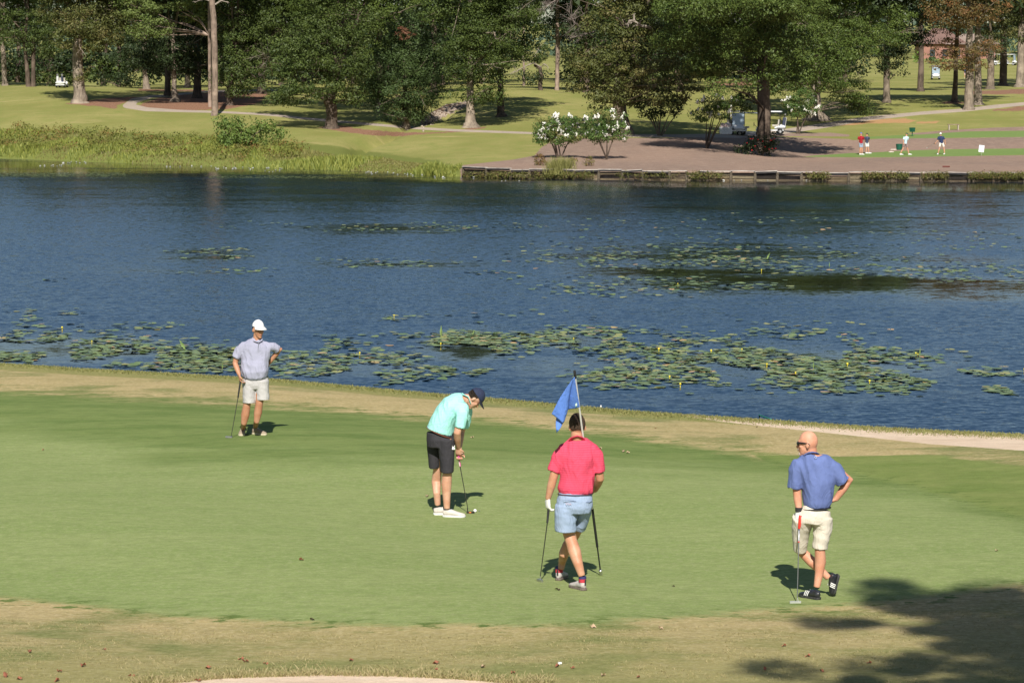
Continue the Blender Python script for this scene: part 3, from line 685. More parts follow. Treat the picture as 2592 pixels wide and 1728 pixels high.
    T[24] = tree('oak_tree', 'massive shaded trunk rising from the red flowered bush', 'tree', (1934, 382), [[(1934, 382, 50), (1934, 366, 40), (1934, 340, 35), (1934, 280, 33), (1932, 200, 31), (1926, 120, 26), (1915, 40, 20)]],
                 [(1850, -110, 200, 45, -5, 9), (1760, -100, 110, 40, -5, 9), (2030, -110, 160, 45, -5, 9), (1890, 15, 110, 36, -16, 5), (1760, 15, 80, 36, -15, 5), (2000, 15, 90, 36, -16, 5), (1790, 165, 50, 28, -11, 4), (1860, 110, 70, 36, -13, 4), (1720, 95, 60, 30, -12, 4), (1935, 195, 55, 26, -15), (1830, 215, 45, 18, -15), (1965, 120, 60, 40, -16), (1840, 140, 60, 45, 0), (1880, 90, 80, 50, 0), (1980, 170, 50, 40, -1), (1960, 100, 70, 45, -1), (1800, 80, 70, 50, 0), (1750, 60, 60, 50, 0), (1870, 20, 110, 60, 0), (1890, 255, 42, 24, 1), (1870, -150, 210, 150)], mats['oaklit'], bark_dark, seed=31)
    g = march(1934, 382).y
    dead_branches([([at_depth(1918, 110, g - 1), at_depth(1905, 100, g - 2.6), at_depth(1893, 82, g - 3.2), at_depth(1886, 72, g - 3.4)], .17)], dead, T[24], 9, .3, 6)
    T[25] = tree('oak_tree', 'great bright green oak with flared foot behind the single pale myrtle', 'tree', (2068, 305), [[(2068, 305, 84), (2068, 298, 52), (2066, 285, 38), (2064, 262, 30), (2064, 235, 25), (2066, 190, 22), (2075, 110, 18), (2085, 30, 14)]],
                 [(2030, 205, 60, 30, -13), (2105, 195, 60, 34, -12), (2155, 235, 50, 38, -6), (2185, 275, 26, 18, -4), (2060, 150, 70, 34, -13), (1990, 140, 55, 36, -12), (2140, 125, 75, 34, -10), (2040, 85, 80, 34, -12), (2180, 80, 90, 34, -6), (2110, 40, 110, 40, -2), (2250, 60, 60, 50, -1), (1990, 40, 70, 40, -1), (2160, 265, 30, 18, -3), (1965, 200, 40, 36, 0), (2100, -110, 150, 45, -8), (2090, -150, 250, 160)], mats['oaklit'], bark_light, seed=32)
    T[26] = tree('oak_tree', 'dark crowned tree on the shaded bank right of the great oak', 'tree', (2244, 260), [[(2244, 260, 26), (2244, 250, 19), (2244, 215, 17), (2244, 170, 15), (2246, 80, 12)]], [(2250, 145, 45, 32), (2262, 175, 32, 20), (2245, 100, 55, 40), (2300, 60, 60, 50, 2), (2270, -80, 110, 110)], mats['dark'], bark_oak, seed=33)
    T[40] = tree('oak_tree', 'slim dark trunk under rusty foliage on the right bank', 'tree', (2416, 259), [[(2416, 259, 26), (2416, 252, 16), (2418, 215, 12), (2420, 160, 11), (2424, 60, 9)]], [(2395, 120, 35, 25, -1), (2410, 50, 60, 40, 0), (2380, -90, 100, 90)], mats['rusty'], bark_dark, seed=34, dens=3.2)
    T[41] = tree('oak_tree', 'pale grey trunk in front of the right hand pair by the path', 'tree', (2452, 278), [[(2452, 278, 34), (2452, 270, 26), (2453, 240, 22), (2455, 190, 21), (2452, 130, 18), (2456, 60, 15), (2450, -20, 12)]],
                 [(2440, 135, 45, 18, -1.5), (2385, 165, 38, 12, -1), (2490, 120, 45, 18, -1), (2410, 30, 80, 40, -1), (2480, 20, 70, 40, -1), (2460, 165, 40, 15, -1), (2440, -130, 170, 130)], mats['rusty'], bark_light, seed=35, dens=3.0, clump=.5)
    T[42] = tree('oak_tree', 'grey trunk just behind and right of the pale one', 'tree', (2476, 266), [[(2476, 266, 32), (2476, 258, 22), (2476, 220, 18), (2474, 150, 17), (2476, 60, 14)]], [(2520, 60, 50, 40), (2500, -100, 110, 110)], mats['olive'], bark_light, seed=36)
    T[43] = tree('oak_tree', 'brown footed tree on pine straw left of the two last right trunks', 'tree', (2506, 227), [[(2506, 227, 30), (2507, 218, 20), (2508, 180, 17), (2508, 80, 13)]], [(2510, 110, 40, 35), (2510, -80, 100, 100)], mats['dark'], bark_oak, seed=37)
    T[44] = tree('oak_tree', 'dark upright trunk near the right edge above pine straw', 'tree', (2539, 218), [[(2539, 218, 34), (2539, 210, 20), (2540, 160, 18), (2540, 80, 15)]], [(2545, 60, 55, 45), (2545, -80, 120, 110)], mats['dark'], bark_dark, seed=38)
    T[45] = tree('oak_tree', 'grey trunk at the right edge of the photo above pine straw', 'tree', (2582, 221), [[(2582, 221, 34), (2582, 212, 22), (2584, 160, 19), (2586, 60, 16)]], [(2590, 60, 45, 50), (2640, 120, 50, 60), (2600, -90, 120, 120)], mats['olive'], bark_light, seed=39)
    # a second row that closes the gaps between the front crowns
    for i, (x, y, lab, mt, lo) in enumerate([
        (424, 243, 'shaded tree behind the pale footed oak on the left straw bed', 'dark', [(420, 40, 80, 50), (350, 60, 60, 45), (480, 60, 60, 45), (420, -100, 150, 110)]),
        (745, 232, 'tall shaded oak behind the gap left of the forked oak', 'dark', [(730, 60, 90, 60), (650, 130, 50, 40), (790, 110, 70, 60), (750, -110, 160, 120)]),
        (1098, 240, 'dark tree filling the gap between cedar and pale footed cypress', 'dark', [(1110, 60, 60, 70), (1130, 130, 45, 50), (1080, 0, 90, 50), (1100, -120, 150, 110)]),
        (1484, 235, 'shaded tree behind the left side of the broad oak', 'dark', [(1480, 60, 50, 50), (1530, 110, 50, 50), (1480, -100, 120, 100)]),
        (1722, 232, 'dark tree between the broad oak and the massive trunk', 'dark', [(1720, 70, 80, 60), (1760, 130, 60, 40), (1700, 140, 50, 35), (1720, -110, 150, 110)]),
        (1990, 230, 'dark tree just left of the great bright oak', 'dark', [(1980, 60, 80, 60), (1960, 140, 50, 45), (1980, -110, 140, 110)]),
        (2330, 232, 'tall dark crown above the gap on the far right fairway', 'dark', [(2310, 10, 70, 36), (2360, 20, 60, 36), (2330, -100, 130, 90)])]):
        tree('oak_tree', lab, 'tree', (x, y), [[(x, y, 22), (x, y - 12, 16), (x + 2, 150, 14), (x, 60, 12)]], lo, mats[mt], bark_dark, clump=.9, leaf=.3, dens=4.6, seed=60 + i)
    # trees of the wood behind, dark between the front crowns
    back = [(-70, 214), (45, 213), (128, 214), (262, 213), (300, 212), (425, 212), (560, 214), (615, 217), (712, 216), (770, 216), (832, 215), (895, 214), (985, 212), (1060, 213), (1120, 210), (1150, 215), (1222, 218), (1475, 215), (1530, 214), (1600, 212), (1650, 214), (1712, 210), (1765, 208), (1880, 208), (1975, 206), (2030, 206), (2140, 205), (2650, 215)]
    used = set()
    REFS = [(13, 'the far left pale trunk'), (78, 'the dark twin trunks'), (202, 'the broad left oak'), (308, 'the rounded dark bush'), (371, 'the left straw bed trunk'), (443, 'the pale footed straw bed oak'), (543, 'the tall bare pine'), (582, 'the low spreading oak'), (663, 'the dark trunked oak'), (838, 'the forked lakeside oak'), (960, 'the bright tree above the cedar'), (1028, 'the bushy cedar'), (1191, 'the pale footed cypress'), (1269, 'the dark slim trunk'), (1410, 'the sunlit brown pine'), (1582, 'the broad lakeside oak'), (1670, 'the spiky small tree'), (1787, 'the leaning myrtle'), (1934, 'the massive shaded trunk'), (2068, 'the great bright oak'), (2244, 'the dark crowned bank tree'), (2582, 'the right edge trunk')]
    for i, (x, y) in enumerate(back):
        r = random.Random(i); D = 345 + r.random() * 55
        z = ground_z((x - CX) / FPX * D, D)
        pb = project((x - CX) / FPX * D, D, z)
        lo = [(x, 110 + r.random() * 30, 62, 45), (x - 40, 60, 55, 45), (x + 42, 55, 55, 48), (x + r.random() * 30, 10, 75, 50), (x, -120, 120, 110)]
        if not (1300 < x < 1440 or 1790 < x < 1870 or 2200 < x < 2500): lo += [(x + 16, 165, 46, 26), (x - 30, 185, 30, 18)]
        ref = min(REFS, key=lambda q: abs(q[0] - x)); sd_ = 'just left of' if x < ref[0] else 'just right of'
        lab = 'dark background tree seen %s %s' % (sd_, ref[1])
        while lab in used: lab = lab.replace('background tree', 'background tree farther back', 1) if 'farther' not in lab else lab.replace('dark', 'tall dark', 1)
        used.add(lab)
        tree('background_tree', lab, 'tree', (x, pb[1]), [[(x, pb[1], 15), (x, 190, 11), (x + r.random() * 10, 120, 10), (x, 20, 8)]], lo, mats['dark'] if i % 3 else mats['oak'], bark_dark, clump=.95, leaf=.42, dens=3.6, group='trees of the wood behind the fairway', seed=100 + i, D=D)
    # the far wood: one mass
    rng = np.random.default_rng(77); parts = []
    n = 1500
    X = rng.uniform(-170, 190, n); Yd = rng.uniform(640, 760, n); Zc = rng.uniform(12, 40, n) ** 1.0
    C = np.stack([X, Yd, Zc], 1)
    parts.append(leaves(C, 3 + 2.5 * rng.random(n), np.full(n, 42), 1.15, rng, flat=.75))
    fw = foliage('far_wood', parts, leaf_mat('far wood leaves', (.05, .085, .06), (.10, .15, .09), None, .2), None)  # distance haze put into the bluish leaf colour
    tag(fw, 'bluish green wood closing the view beyond the far fairway', 'woodland', kind='stuff')
    # nearer undergrowth that closes the view below the background crowns
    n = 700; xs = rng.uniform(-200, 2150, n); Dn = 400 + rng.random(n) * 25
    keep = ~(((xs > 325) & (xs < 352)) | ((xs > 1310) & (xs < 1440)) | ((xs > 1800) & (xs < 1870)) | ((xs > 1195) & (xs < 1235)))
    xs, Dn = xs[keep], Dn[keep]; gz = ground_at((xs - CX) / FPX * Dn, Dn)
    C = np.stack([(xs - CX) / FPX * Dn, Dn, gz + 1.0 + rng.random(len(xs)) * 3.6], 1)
    ug = foliage('undergrowth', [leaves(C, 1.6 + rng.random(len(xs)), np.full(len(xs), 60), .5, rng)], dark)  # filled in dark: shade between the trunks put into the leaf colour
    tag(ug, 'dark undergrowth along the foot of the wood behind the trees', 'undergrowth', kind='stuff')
    # shrubs
    shrub_m = leaf_mat('shrub leaves', (.07, .12, .025), (.19, .26, .06), None, .3)
    def shrub(name, label, base, lobes, mat, clump=.28, leaf=.13, dens=4.5, seed=1, cat='shrub', group=None, stems=5, D=None, flat=.8, bark=None):
        g = march(*base) if D is None else at_depth(base[0], base[1], D); k = g.y / FPX; rng = np.random.default_rng(seed)
        root = empty(name, g, label, cat, group); sb = MB()
        for i in range(stems):
            lb = lobes[i % len(lobes)]; c = at_depth(lb[0] + rng.normal() * lb[2] * .4, lb[1], g.y + rng.normal() * lb[2] * k * .4)
            s = g + Vector(((rng.random() - .5) * .25, (rng.random() - .5) * .2, -.2))
            sb.tube([s, s.lerp(c, .4) + Vector((0, 0, .12)), c], [.045 * (1 + k * 10), .035 * (1 + k * 10), .012], 6)
        sb.build('stems', bark or bark_oak, root)
        foliage('foliage', [lobe(at_depth(l[0], l[1], g.y + (l[4] if len(l) > 4 else 0)), (l[2] * k, l[2] * k * .8, l[3] * k), clump, leaf, dens, rng, flat=flat, up=.25) for l in lobes], mat, root)
        return root, g, k
    shrub('shrub', 'leafy green willow-like thicket on the weedy bank below the tall pine', (600, 372), [(575, 330, 32, 34), (620, 320, 40, 26), (680, 318, 35, 16), (600, 350, 60, 20), (560, 310, 22, 16), (700, 345, 22, 16), (650, 345, 40, 24)], shrub_m, .45, .2, 4.2, 51)
    shrub('shrub', 'rounded dark bush behind the path left of the distant trees', (308, 221), [(308, 200, 30, 18), (270, 203, 25, 16), (330, 208, 18, 12)], mats['dark'], .6, .25, 4, 52)
    shrub('shrub', 'dusky laurel clump behind the left golf bags', (120, 219), [(118, 200, 32, 18), (155, 203, 28, 13)], mats['oak'], .6, .25, 4, 53)
    rb_mat = leaf_mat('red tinged leaves', (.14, .07, .025), (.24, .15, .05), (.16, .2, .04), .3)
    yb_mat = leaf_mat('yellow tinged leaves', (.12, .10, .025), (.24, .22, .06), (.24, .12, .04), .3)
    shrub('shrub', 'reddish low shrub at the left end of the mulch by the timber wall', (1364, 419), [(1363, 404, 15, 14), (1372, 412, 14, 8)], rb_mat, .16, .09, 4, 54)
    shrub('shrub', 'yellow green low shrub between the two myrtle trunks', (1449, 421), [(1448, 409, 14, 11)], yb_mat, .16, .09, 4, 55)
    shrub('shrub', 'rounded orange and green low shrub under the right myrtle of the pair', (1490, 421), [(1490, 409, 15, 12)], yb_mat, .16, .09, 4, 56)
    # vitex
    shrub('small_tree', 'dark spiky small tree between the broad oak and the flowering myrtles', (1670, 344), [(1645, 275, 34, 26), (1700, 272, 36, 26), (1672, 245, 34, 26), (1660, 292, 30, 14), (1722, 262, 22, 14), (1625, 262, 20, 14)], dark, .3, .17, 4.2, 57, 'tree', stems=7)
    # red flowered bush under the big trunk
    rbush, g, k = shrub('shrub', 'dark bush dotted with red flowers at the massive shaded trunk', (1925, 394), [(1920, 365, 34, 22), (1890, 380, 32, 14), (1950, 375, 20, 16), (1960, 350, 14, 14)], dark, .3, .15, 4.4, 58)
    fm = simple('red petals', (.6, .03, .03), (.45, .02, .02)); rr = random.Random(4); fme = None
    for i in range(14):
        x = 1885 + rr.random() * 85; y = 348 + rr.random() * 35
        p = at_depth(x, y, g.y - 34 * k * .9)
        if fme is None: fo = MB().ball((0, 0, 0), (.06, .05, .04), 7, 5).build('flower', fm, rbush); fme = fo.data
        else: fo = link('flower', fme, None, rbush)
        fo.location = p
    # crepe myrtles
    myr = leaf_mat('myrtle leaves', (.055, .105, .025), (.14, .22, .055), (.17, .15, .05), .3)
    white = simple('white panicles', (.8, .78, .72), (.68, .66, .58), 20, .8)
    fl = MB(); fr = np.random.default_rng(9)
    for _ in range(26):
        h = fr.random(); v = fr.normal(size=3); v /= np.linalg.norm(v)
        fl.ball((v[0] * .1 * (1.1 - h), v[1] * .1 * (1.1 - h), h * .26 - .1), .032 + .012 * fr.random(), 5, 4)
    flo = None
    def myrtle(label, base, lobes, seed, nf, stems, D=None):
        nonlocal flo
        root, g, k = shrub('crepe_myrtle', label, base, lobes, myr, .34, .14, 5.4, seed, 'tree', 'white flowering crepe myrtles', stems, D, .7, bark_dark)
        r_ = np.random.default_rng(seed)
        tot = sum(l[2] for l in lobes)
        for i in range(nf):
            l = lobes[int(r_.integers(len(lobes)))]
            a = r_.normal(size=3); a /= np.linalg.norm(a); a[1] = -abs(a[1]) * (.6 if i % 4 else -.5); a[2] = abs(a[2]) * .9 if r_.random() < .75 else a[2]
            c = at_depth(l[0], l[1], g.y)
            p = Vector((c.x + a[0] * l[2] * k * 1.02, c.y + a[1] * l[2] * k * .85, c.z + a[2] * l[3] * k * 1.08))
            if flo is None: fo = fl.build('flower_cluster', white, root); flo = fo.data
            else: fo = link('flower_cluster', flo, None, root)
            fo.location = p; s = .75 + .6 * r_.random(); fo.scale = (s, s, s); fo.rotation_euler = (r_.normal() * .5, r_.normal() * .5, r_.random() * 6)
        return root
    myrtle('left of the two rounded white flowering myrtles on the mulch bank', (1417, 401), [(1385, 325, 34, 28), (1425, 315, 42, 26), (1455, 340, 26, 20), (1375, 345, 28, 16), (1415, 345, 46, 22)], 61, 44, 6)
    myrtle('right of the two rounded white flowering myrtles on the mulch bank', (1536, 404), [(1510, 310, 34, 28), (1550, 305, 36, 28), (1530, 340, 46, 20), (1570, 330, 22, 24), (1510, 345, 28, 16)], 62, 44, 5)
    myrtle('loose white flowering myrtle leaning in shade left of the parked carts', (1788, 376), [(1800, 262, 36, 22), (1775, 290, 28, 16), (1825, 285, 28, 20), (1850, 262, 22, 16)], 63, 32, 5)
    myrtle('small single trunk white myrtle beside the path under the great oak', (2020, 339), [(2030, 250, 36, 24), (2000, 262, 24, 16), (2055, 272, 20, 18), (2022, 285, 30, 14)], 64, 30, 3)
    return dict(dead=dead, bark_light=bark_light, pineg=pineg, bark_pine=bark_pine, shrub=shrub)

def build_shade_pine(V):
    """pine beside the viewer, out of the picture, whose shade lies on the lower right of the green"""
    rng = np.random.default_rng(21)
    x0, y0 = 6.7, 10.7; z0 = ground_z(x0, y0)
    root = empty('pine_tree', (x0, y0, z0), 'pine beside the viewer casting its shade on the lower right turf', 'tree')
    tb = MB(); tb.tube([(x0, y0, z0 - .5), (x0, y0, z0 + 3), (x0 + .1, y0, 8), (x0, y0 + .1, 16)], [.36, .3, .24, .08], 12)
    C = []; R = []
    for i in range(140):
        h = 8.2 + 7.0 * rng.random(); a = rng.random() * 2 * math.pi; L = (1.6 + 4.2 * rng.random()) * (1 - (h - 8) / 15) * (1.2 if math.cos(a) < 0 else .9)
        s = Vector((x0, y0, h - .6)); e = Vector((x0 + math.cos(a) * L, y0 + math.sin(a) * L, h + .5 * rng.random()))
        tb.tube([s, s.lerp(e, .5) + Vector((0, 0, .25)), e], [.07, .05, .02], 5)
        for u in (.45, .7, 1.0):
            c = s.lerp(e, u); C.append(c + Vector((rng.normal() * .2, rng.normal() * .2, .1))); R.append(.22 + .32 * rng.random())
    tb.build('trunk', V['bark_pine'], root)
    foliage('crown', [leaves(np.array([tuple(c) for c in C]), np.array(R), np.full(len(C), 240), .16, rng, aspect=.35, flat=.55)], V['pineg'], root)
# ------------------------------------------------------------------ water and lilies
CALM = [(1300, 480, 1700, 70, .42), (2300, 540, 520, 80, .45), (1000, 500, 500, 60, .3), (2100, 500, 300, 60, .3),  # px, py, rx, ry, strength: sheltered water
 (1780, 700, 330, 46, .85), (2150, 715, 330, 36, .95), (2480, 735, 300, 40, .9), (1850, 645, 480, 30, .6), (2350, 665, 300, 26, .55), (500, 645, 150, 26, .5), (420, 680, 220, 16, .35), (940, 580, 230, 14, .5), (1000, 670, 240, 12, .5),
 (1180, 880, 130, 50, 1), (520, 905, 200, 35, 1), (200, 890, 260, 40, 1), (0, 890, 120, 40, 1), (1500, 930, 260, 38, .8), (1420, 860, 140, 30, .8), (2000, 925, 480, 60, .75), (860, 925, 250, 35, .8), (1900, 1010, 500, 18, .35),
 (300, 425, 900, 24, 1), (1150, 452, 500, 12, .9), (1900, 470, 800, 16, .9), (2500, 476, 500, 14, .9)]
PADS = [  # px, py, rx, ry, count, edge softness
 (2000, 905, 340, 52, 640), (1750, 925, 240, 52, 330), (2150, 960, 260, 34, 260), (1600, 960, 150, 26, 120), (2350, 975, 170, 26, 60), (2520, 978, 90, 22, 60), (2440, 960, 120, 22, 40),
 (1200, 870, 125, 42, 330), (1160, 925, 90, 22, 60), (1480, 850, 180, 22, 150), (1540, 875, 120, 22, 90), (1700, 865, 100, 14, 24), (1330, 865, 90, 26, 60),
 (150, 880, 220, 40, 300), (420, 905, 180, 38, 240), (560, 915, 120, 40, 140), (850, 920, 220, 40, 240), (0, 815, 160, 22, 30), (130, 790, 120, 8, 12), (360, 828, 90, 10, 22), (980, 955, 120, 18, 36), (800, 870, 120, 20, 30), (40, 905, 90, 26, 60),
 (1650, 655, 330, 32, 190), (1950, 662, 330, 24, 200), (2250, 680, 200, 22, 70), (2480, 695, 170, 24, 110), (1620, 725, 260, 24, 90), (1850, 720, 160, 16, 44), (1480, 740, 140, 18, 34), (1750, 620, 420, 24, 90), (2400, 610, 260, 30, 60), (1900, 570, 500, 30, 60), (1450, 575, 200, 16, 24),
 (560, 640, 120, 16, 50), (620, 690, 160, 8, 18), (980, 665, 180, 12, 60), (1000, 578, 260, 12, 60), (1200, 570, 140, 14, 22), (1230, 700, 80, 14, 16), (640, 570, 90, 8, 10), (130, 710, 40, 4, 4), (1480, 655, 90, 12, 20), (1010, 806, 60, 8, 10), (1300, 800, 200, 20, 10), (1000, 850, 80, 14, 14), (1900, 830, 300, 20, 22), (2050, 850, 90, 12, 18), (2230, 905, 120, 10, 16)]
def build_water():
    # a fan of water following the shores
    xs = CX + np.linspace(-1560, 1560, 420); R = []
    nd = near_dist(xs); fd = far_dist(xs)
    for t in np.linspace(0, 1, 260):
        inv = (1 - t) / (nd - .6) + t / (fd + .25); R.append(1 / inv)
    R = np.array(R); A = np.broadcast_to(col_ang(xs), R.shape)
    fdm = np.where(np.broadcast_to(xs, R.shape) < 1160, 3.0, 0); R = R + fdm * np.linspace(0, 1, 260)[:, None]
    X = R * np.sin(A); Y = R * np.cos(A); Z = np.full(X.shape, WATER_Z)
    px, py = project(X, Y, Z)
    calm = np.zeros(X.shape)
    for c in CALM:
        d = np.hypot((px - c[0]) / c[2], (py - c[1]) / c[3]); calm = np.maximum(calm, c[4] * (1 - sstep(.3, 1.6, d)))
    nr, nc = X.shape
    i = np.arange(nr - 1)[:, None] * nc + np.arange(nc - 1)[None, :]
    F = np.stack([i, i + 1, i + nc + 1, i + nc], -1).reshape(-1, 4)
    me = arr_mesh('pond_water', np.stack([X, Y, Z], -1).reshape(-1, 3), F, True, {'calm': calm.ravel()})
    m, nt, out = new_mat('water'); b = NB(nt); p = b.pos()
    n1 = b.noise(b.scale(p, (1.0, 1.0, 1)), 3.2, 2, .55, .3)
    n2 = b.noise(b.scale(p, (1, .7, 1)), 11, 2, .6, .2)
    n3 = b.noise(b.scale(p, (.15, .35, 1)), .5, 3, .6)
    wv = b.n('ShaderNodeTexWave'); wv.wave_type = 'BANDS'; wv.bands_direction = 'DIAGONAL'
    nt.links.new(b.scale(p, (.8, 1.1, 1)), wv.inputs['Vector']); wv.inputs['Scale'].default_value = 1.1; wv.inputs['Distortion'].default_value = 3.0; wv.inputs['Detail'].default_value = 2
    n4 = b.noise(b.scale(p, (.25, .6, 1)), 1.6, 4, .7)
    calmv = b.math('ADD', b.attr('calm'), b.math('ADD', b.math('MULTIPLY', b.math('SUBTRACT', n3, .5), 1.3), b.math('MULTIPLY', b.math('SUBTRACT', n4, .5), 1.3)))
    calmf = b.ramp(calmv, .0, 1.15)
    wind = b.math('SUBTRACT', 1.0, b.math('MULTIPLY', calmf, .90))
    gust = b.math('ADD', .75, b.math('MULTIPLY', n3, .5))
    st = b.math('MULTIPLY', wind, gust)
    # slopes of the ripples, leaning on average to the lee side that faces the viewer
    def slopes(sc, vs, off):
        mp = b.n('ShaderNodeMapping'); nt.links.new(p, mp.inputs[0]); mp.inputs['Scale'].default_value = vs; mp.inputs['Location'].default_value = (off, off * .7, 0)
        nz = b.n('ShaderNodeTexNoise'); nt.links.new(mp.outputs[0], nz.inputs['Vector']); nz.inputs['Scale'].default_value = sc; nz.inputs['Detail'].default_value = 2.5; nz.inputs['Roughness'].default_value = .6; nz.inputs['Distortion'].default_value = .4
        se = b.n('ShaderNodeSeparateColor'); nt.links.new(nz.outputs['Color'], se.inputs[0]); return se.outputs[0], se.outputs[1]
    ax, ay = slopes(6.5, (.6, 1.1, 1), 3.0); bx, by = slopes(19.0, (.6, 1.0, 1), 11.0)
    def comb(u, v, bias): return b.math('ADD', b.math('ADD', b.math('MULTIPLY', b.math('SUBTRACT', u, .5), 1.0), b.math('MULTIPLY', b.math('SUBTRACT', v, .5), .6)), bias)
    sx_ = b.math('MULTIPLY', comb(ax, bx, 0.0), b.math('MULTIPLY', st, WAVE))
    sy_ = b.math('MULTIPLY', comb(ay, by, -LEAN), b.math('MULTIPLY', st, WAVE))
    cb = b.n('ShaderNodeCombineXYZ'); nt.links.new(sx_, cb.inputs[0]); nt.links.new(sy_, cb.inputs[1]); cb.inputs[2].default_value = 1.0
    nv = b.n('ShaderNodeVectorMath', operation='NORMALIZE'); nt.links.new(cb.outputs[0], nv.inputs[0]); nrm = nv.outputs[0]
    bs = b.bsdf(out, b.mix(calmf, (.004, .022, .050), (.008, .010, .007)), .06, .5, nrm); bs.inputs['IOR'].default_value = 1.333  # blue of the reflected sky put into the base colour; calm water murky instead
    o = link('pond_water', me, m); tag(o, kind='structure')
WAVE = .38; LEAN = .20

def pad_shape(r, rng, n=10):
    V = [(0, 0, 0)]; F = []
    cup = .035 * rng.normal()
    for k in range(n):
        th = .18 + (2 * math.pi - .36) * k / (n - 1)
        rr = r * (1 + .07 * rng.normal()); V.append((rr * math.cos(th), rr * .92 * math.sin(th), abs(cup) * r * (1 + math.cos(th * 2 + 1)) + .004))
    for k in range(1, n): F.append((0, k, k + 1 if k < n else 1))
    return V, F[:n - 1]

def build_lilies():
    m, nt, out = new_mat('lily pad'); b = NB(nt)
    oi = b.n('ShaderNodeObjectInfo').outputs['Random']; at = b.attr('tint')
    f = b.math('FRACT', b.math('ADD', oi, b.math('MULTIPLY', at, 3.7)))
    c = b.mix(b.ramp(f, .0, .55), (.115, .175, .065), (.185, .245, .09)); c = b.mix(b.ramp(f, .65, .92), c, (.30, .30, .11)); c = b.mix(b.ramp(f, .965, .99), c, (.5, .32, .15))
    bs = b.bsdf(out, c, .38, .5)
    rng = np.random.default_rng(33)
    P = []
    for (cx, cy, rx, ry, n) in PADS:
        k = 0; tries = 0
        n = int(n * 1.45)
        while k < n and tries < n * 20:
            tries += 1
            a = rng.random() * 2 * math.pi; d = math.sqrt(rng.random()) * (1 + .22 * rng.normal())
            x = cx + rx * d * math.cos(a); y = cy + ry * d * math.sin(a)
            if y > ip(x, NEAR_EDGE) - 6: continue
            q = at_z(x, y, WATER_Z)
            v = mnoise.noise(Vector((q.x * .5, q.y * .22, 0))) + .5 * mnoise.noise(Vector((q.x * 1.4, q.y * .5, 4)))
            if v < -.12 - .1 * rng.random(): continue
            P.append((q.x, q.y)); k += 1
    P.sort(key=lambda t: t[1])
    grid = {}; keep = []
    for (x, y) in P:
        g = (int(x / .2), int(y / .2)); c_ = grid.get(g, 0)
        if c_ >= 2: continue
        grid[g] = c_ + 1; keep.append((x, y))
    shapes = [pydata('lily_pad', *pad_shape(1.0, rng)) for _ in range(8)]
    for s in shapes: s.materials.append(m)
    n_ind = 296
    pond_rows = keep[:n_ind]; lastz = 0
    for i, (x, y) in enumerate(pond_rows):
        o = bpy.data.objects.new('lily_pad', shapes[i % 8]); COL.objects.link(o)
        r = .075 + .055 * rng.random(); t = .07 * rng.normal(), .07 * rng.normal()
        lift = .006 + .03 * r * (abs(t[0]) + abs(t[1])) * 10 * .35 + .02 * rng.random()
        o.location = (x, y, WATER_Z + lift); o.rotation_euler = (t[0] * .5, t[1] * .5, rng.random() * 6.28); o.scale = (r, r, r)
        tag(o, 'green lily pad floating in the near part of the pond beside the bank', 'lily pad', 'lily pads floating near the bank')
    V = []; F = []; T = []; n = 0
    for (x, y) in keep[n_ind:]:
        v, f = pad_shape(.085 + .05 * rng.random(), rng, 8); a = rng.random() * 6.28; ca, sa = math.cos(a), math.sin(a); t = rng.random()
        tx, ty = rng.normal() * .06, rng.normal() * .06; lf = WATER_Z + .008 + .03 * rng.random()
        for q in v: V.append((x + q[0] * ca - q[1] * sa, y + q[0] * sa + q[1] * ca, lf + q[2] + q[0] * tx + q[1] * ty)); T.append(t)
        F += [tuple(i + n for i in q) for q in f]; n += len(v)
    me = arr_mesh('lily_pads', np.array(V), np.array(F), False, {'tint': T}); me.materials.append(m)
    o = link('lily_pads', me); tag(o, 'beds of lily pads spread farther out on the dark pond', 'lily pads', kind='stuff')
    # yellow buds standing among the pads and a few upright leaves
    bud = MB().ball((0, 0, .02), (.018, .018, .018), 8, 5).tube([(0, 0, -.1), (0, 0, .01)], [.007, .007], 5).build('flower_bud', simple('yellow bud', (.75, .62, .06)), None)
    bm_ = bud.data; first = True
    for i in range(20):
        x, y = keep[int(rng.random() ** 1.3 * len(keep) * .8)]
        o = bud if first else bpy.data.objects.new('flower_bud', bm_)
        if not first: COL.objects.link(o)
        first = False; s_ = .8 + .7 * rng.random()
        o.location = (x + .1, y, WATER_Z + .05); o.scale = (s_,) * 3
        tag(o, 'yellow water lily bud on a short stalk among the pads', 'flower', 'yellow buds among the lily pads')
    lm = simple('upright leaf', (.16, .24, .08), (.2, .27, .09))
    lv = MB(); lv.add(([(0, 0, -.05), (.04, .01, .12), (.0, .02, .3), (-.04, .0, .12), (.0, .03, .13)], [(0, 1, 4), (1, 2, 4), (2, 3, 4), (3, 0, 4)]))
    lo = lv.build('lily_leaf', lm, None, False); lme = lo.data
    for i in range(12):
        x, y = keep[int(rng.random() * len(keep))]
        o = lo if i == 0 else bpy.data.objects.new('lily_leaf', lme)
        if i: COL.objects.link(o)
        s_ = .45 + .5 * rng.random(); o.location = (x + .13, y, WATER_Z + .02); o.rotation_euler = (rng.normal() * .2, rng.normal() * .5, rng.random() * 6); o.scale = (s_,) * 3
        tag(o, 'upright young lily leaf standing above the floating pads', 'leaf', 'upright leaves among the lily pads')
    # white water lily flowers along the far shore
    fl = MB()
    for ring, (nn, t0, ln) in enumerate([(8, .35, .07), (7, .9, .065), (5, 1.25, .05)]):
        for k in range(nn):
            a = 2 * math.pi * k / nn + ring * .4; d = Vector((math.cos(a) * math.cos(t0), math.sin(a) * math.cos(t0), math.sin(t0))); s = Vector((-math.sin(a), math.cos(a), 0)) * .018
            fl.add(([(0, 0, 0), d * ln * .55 + s, d * ln, d * ln * .55 - s], [(0, 1, 2, 3)]))
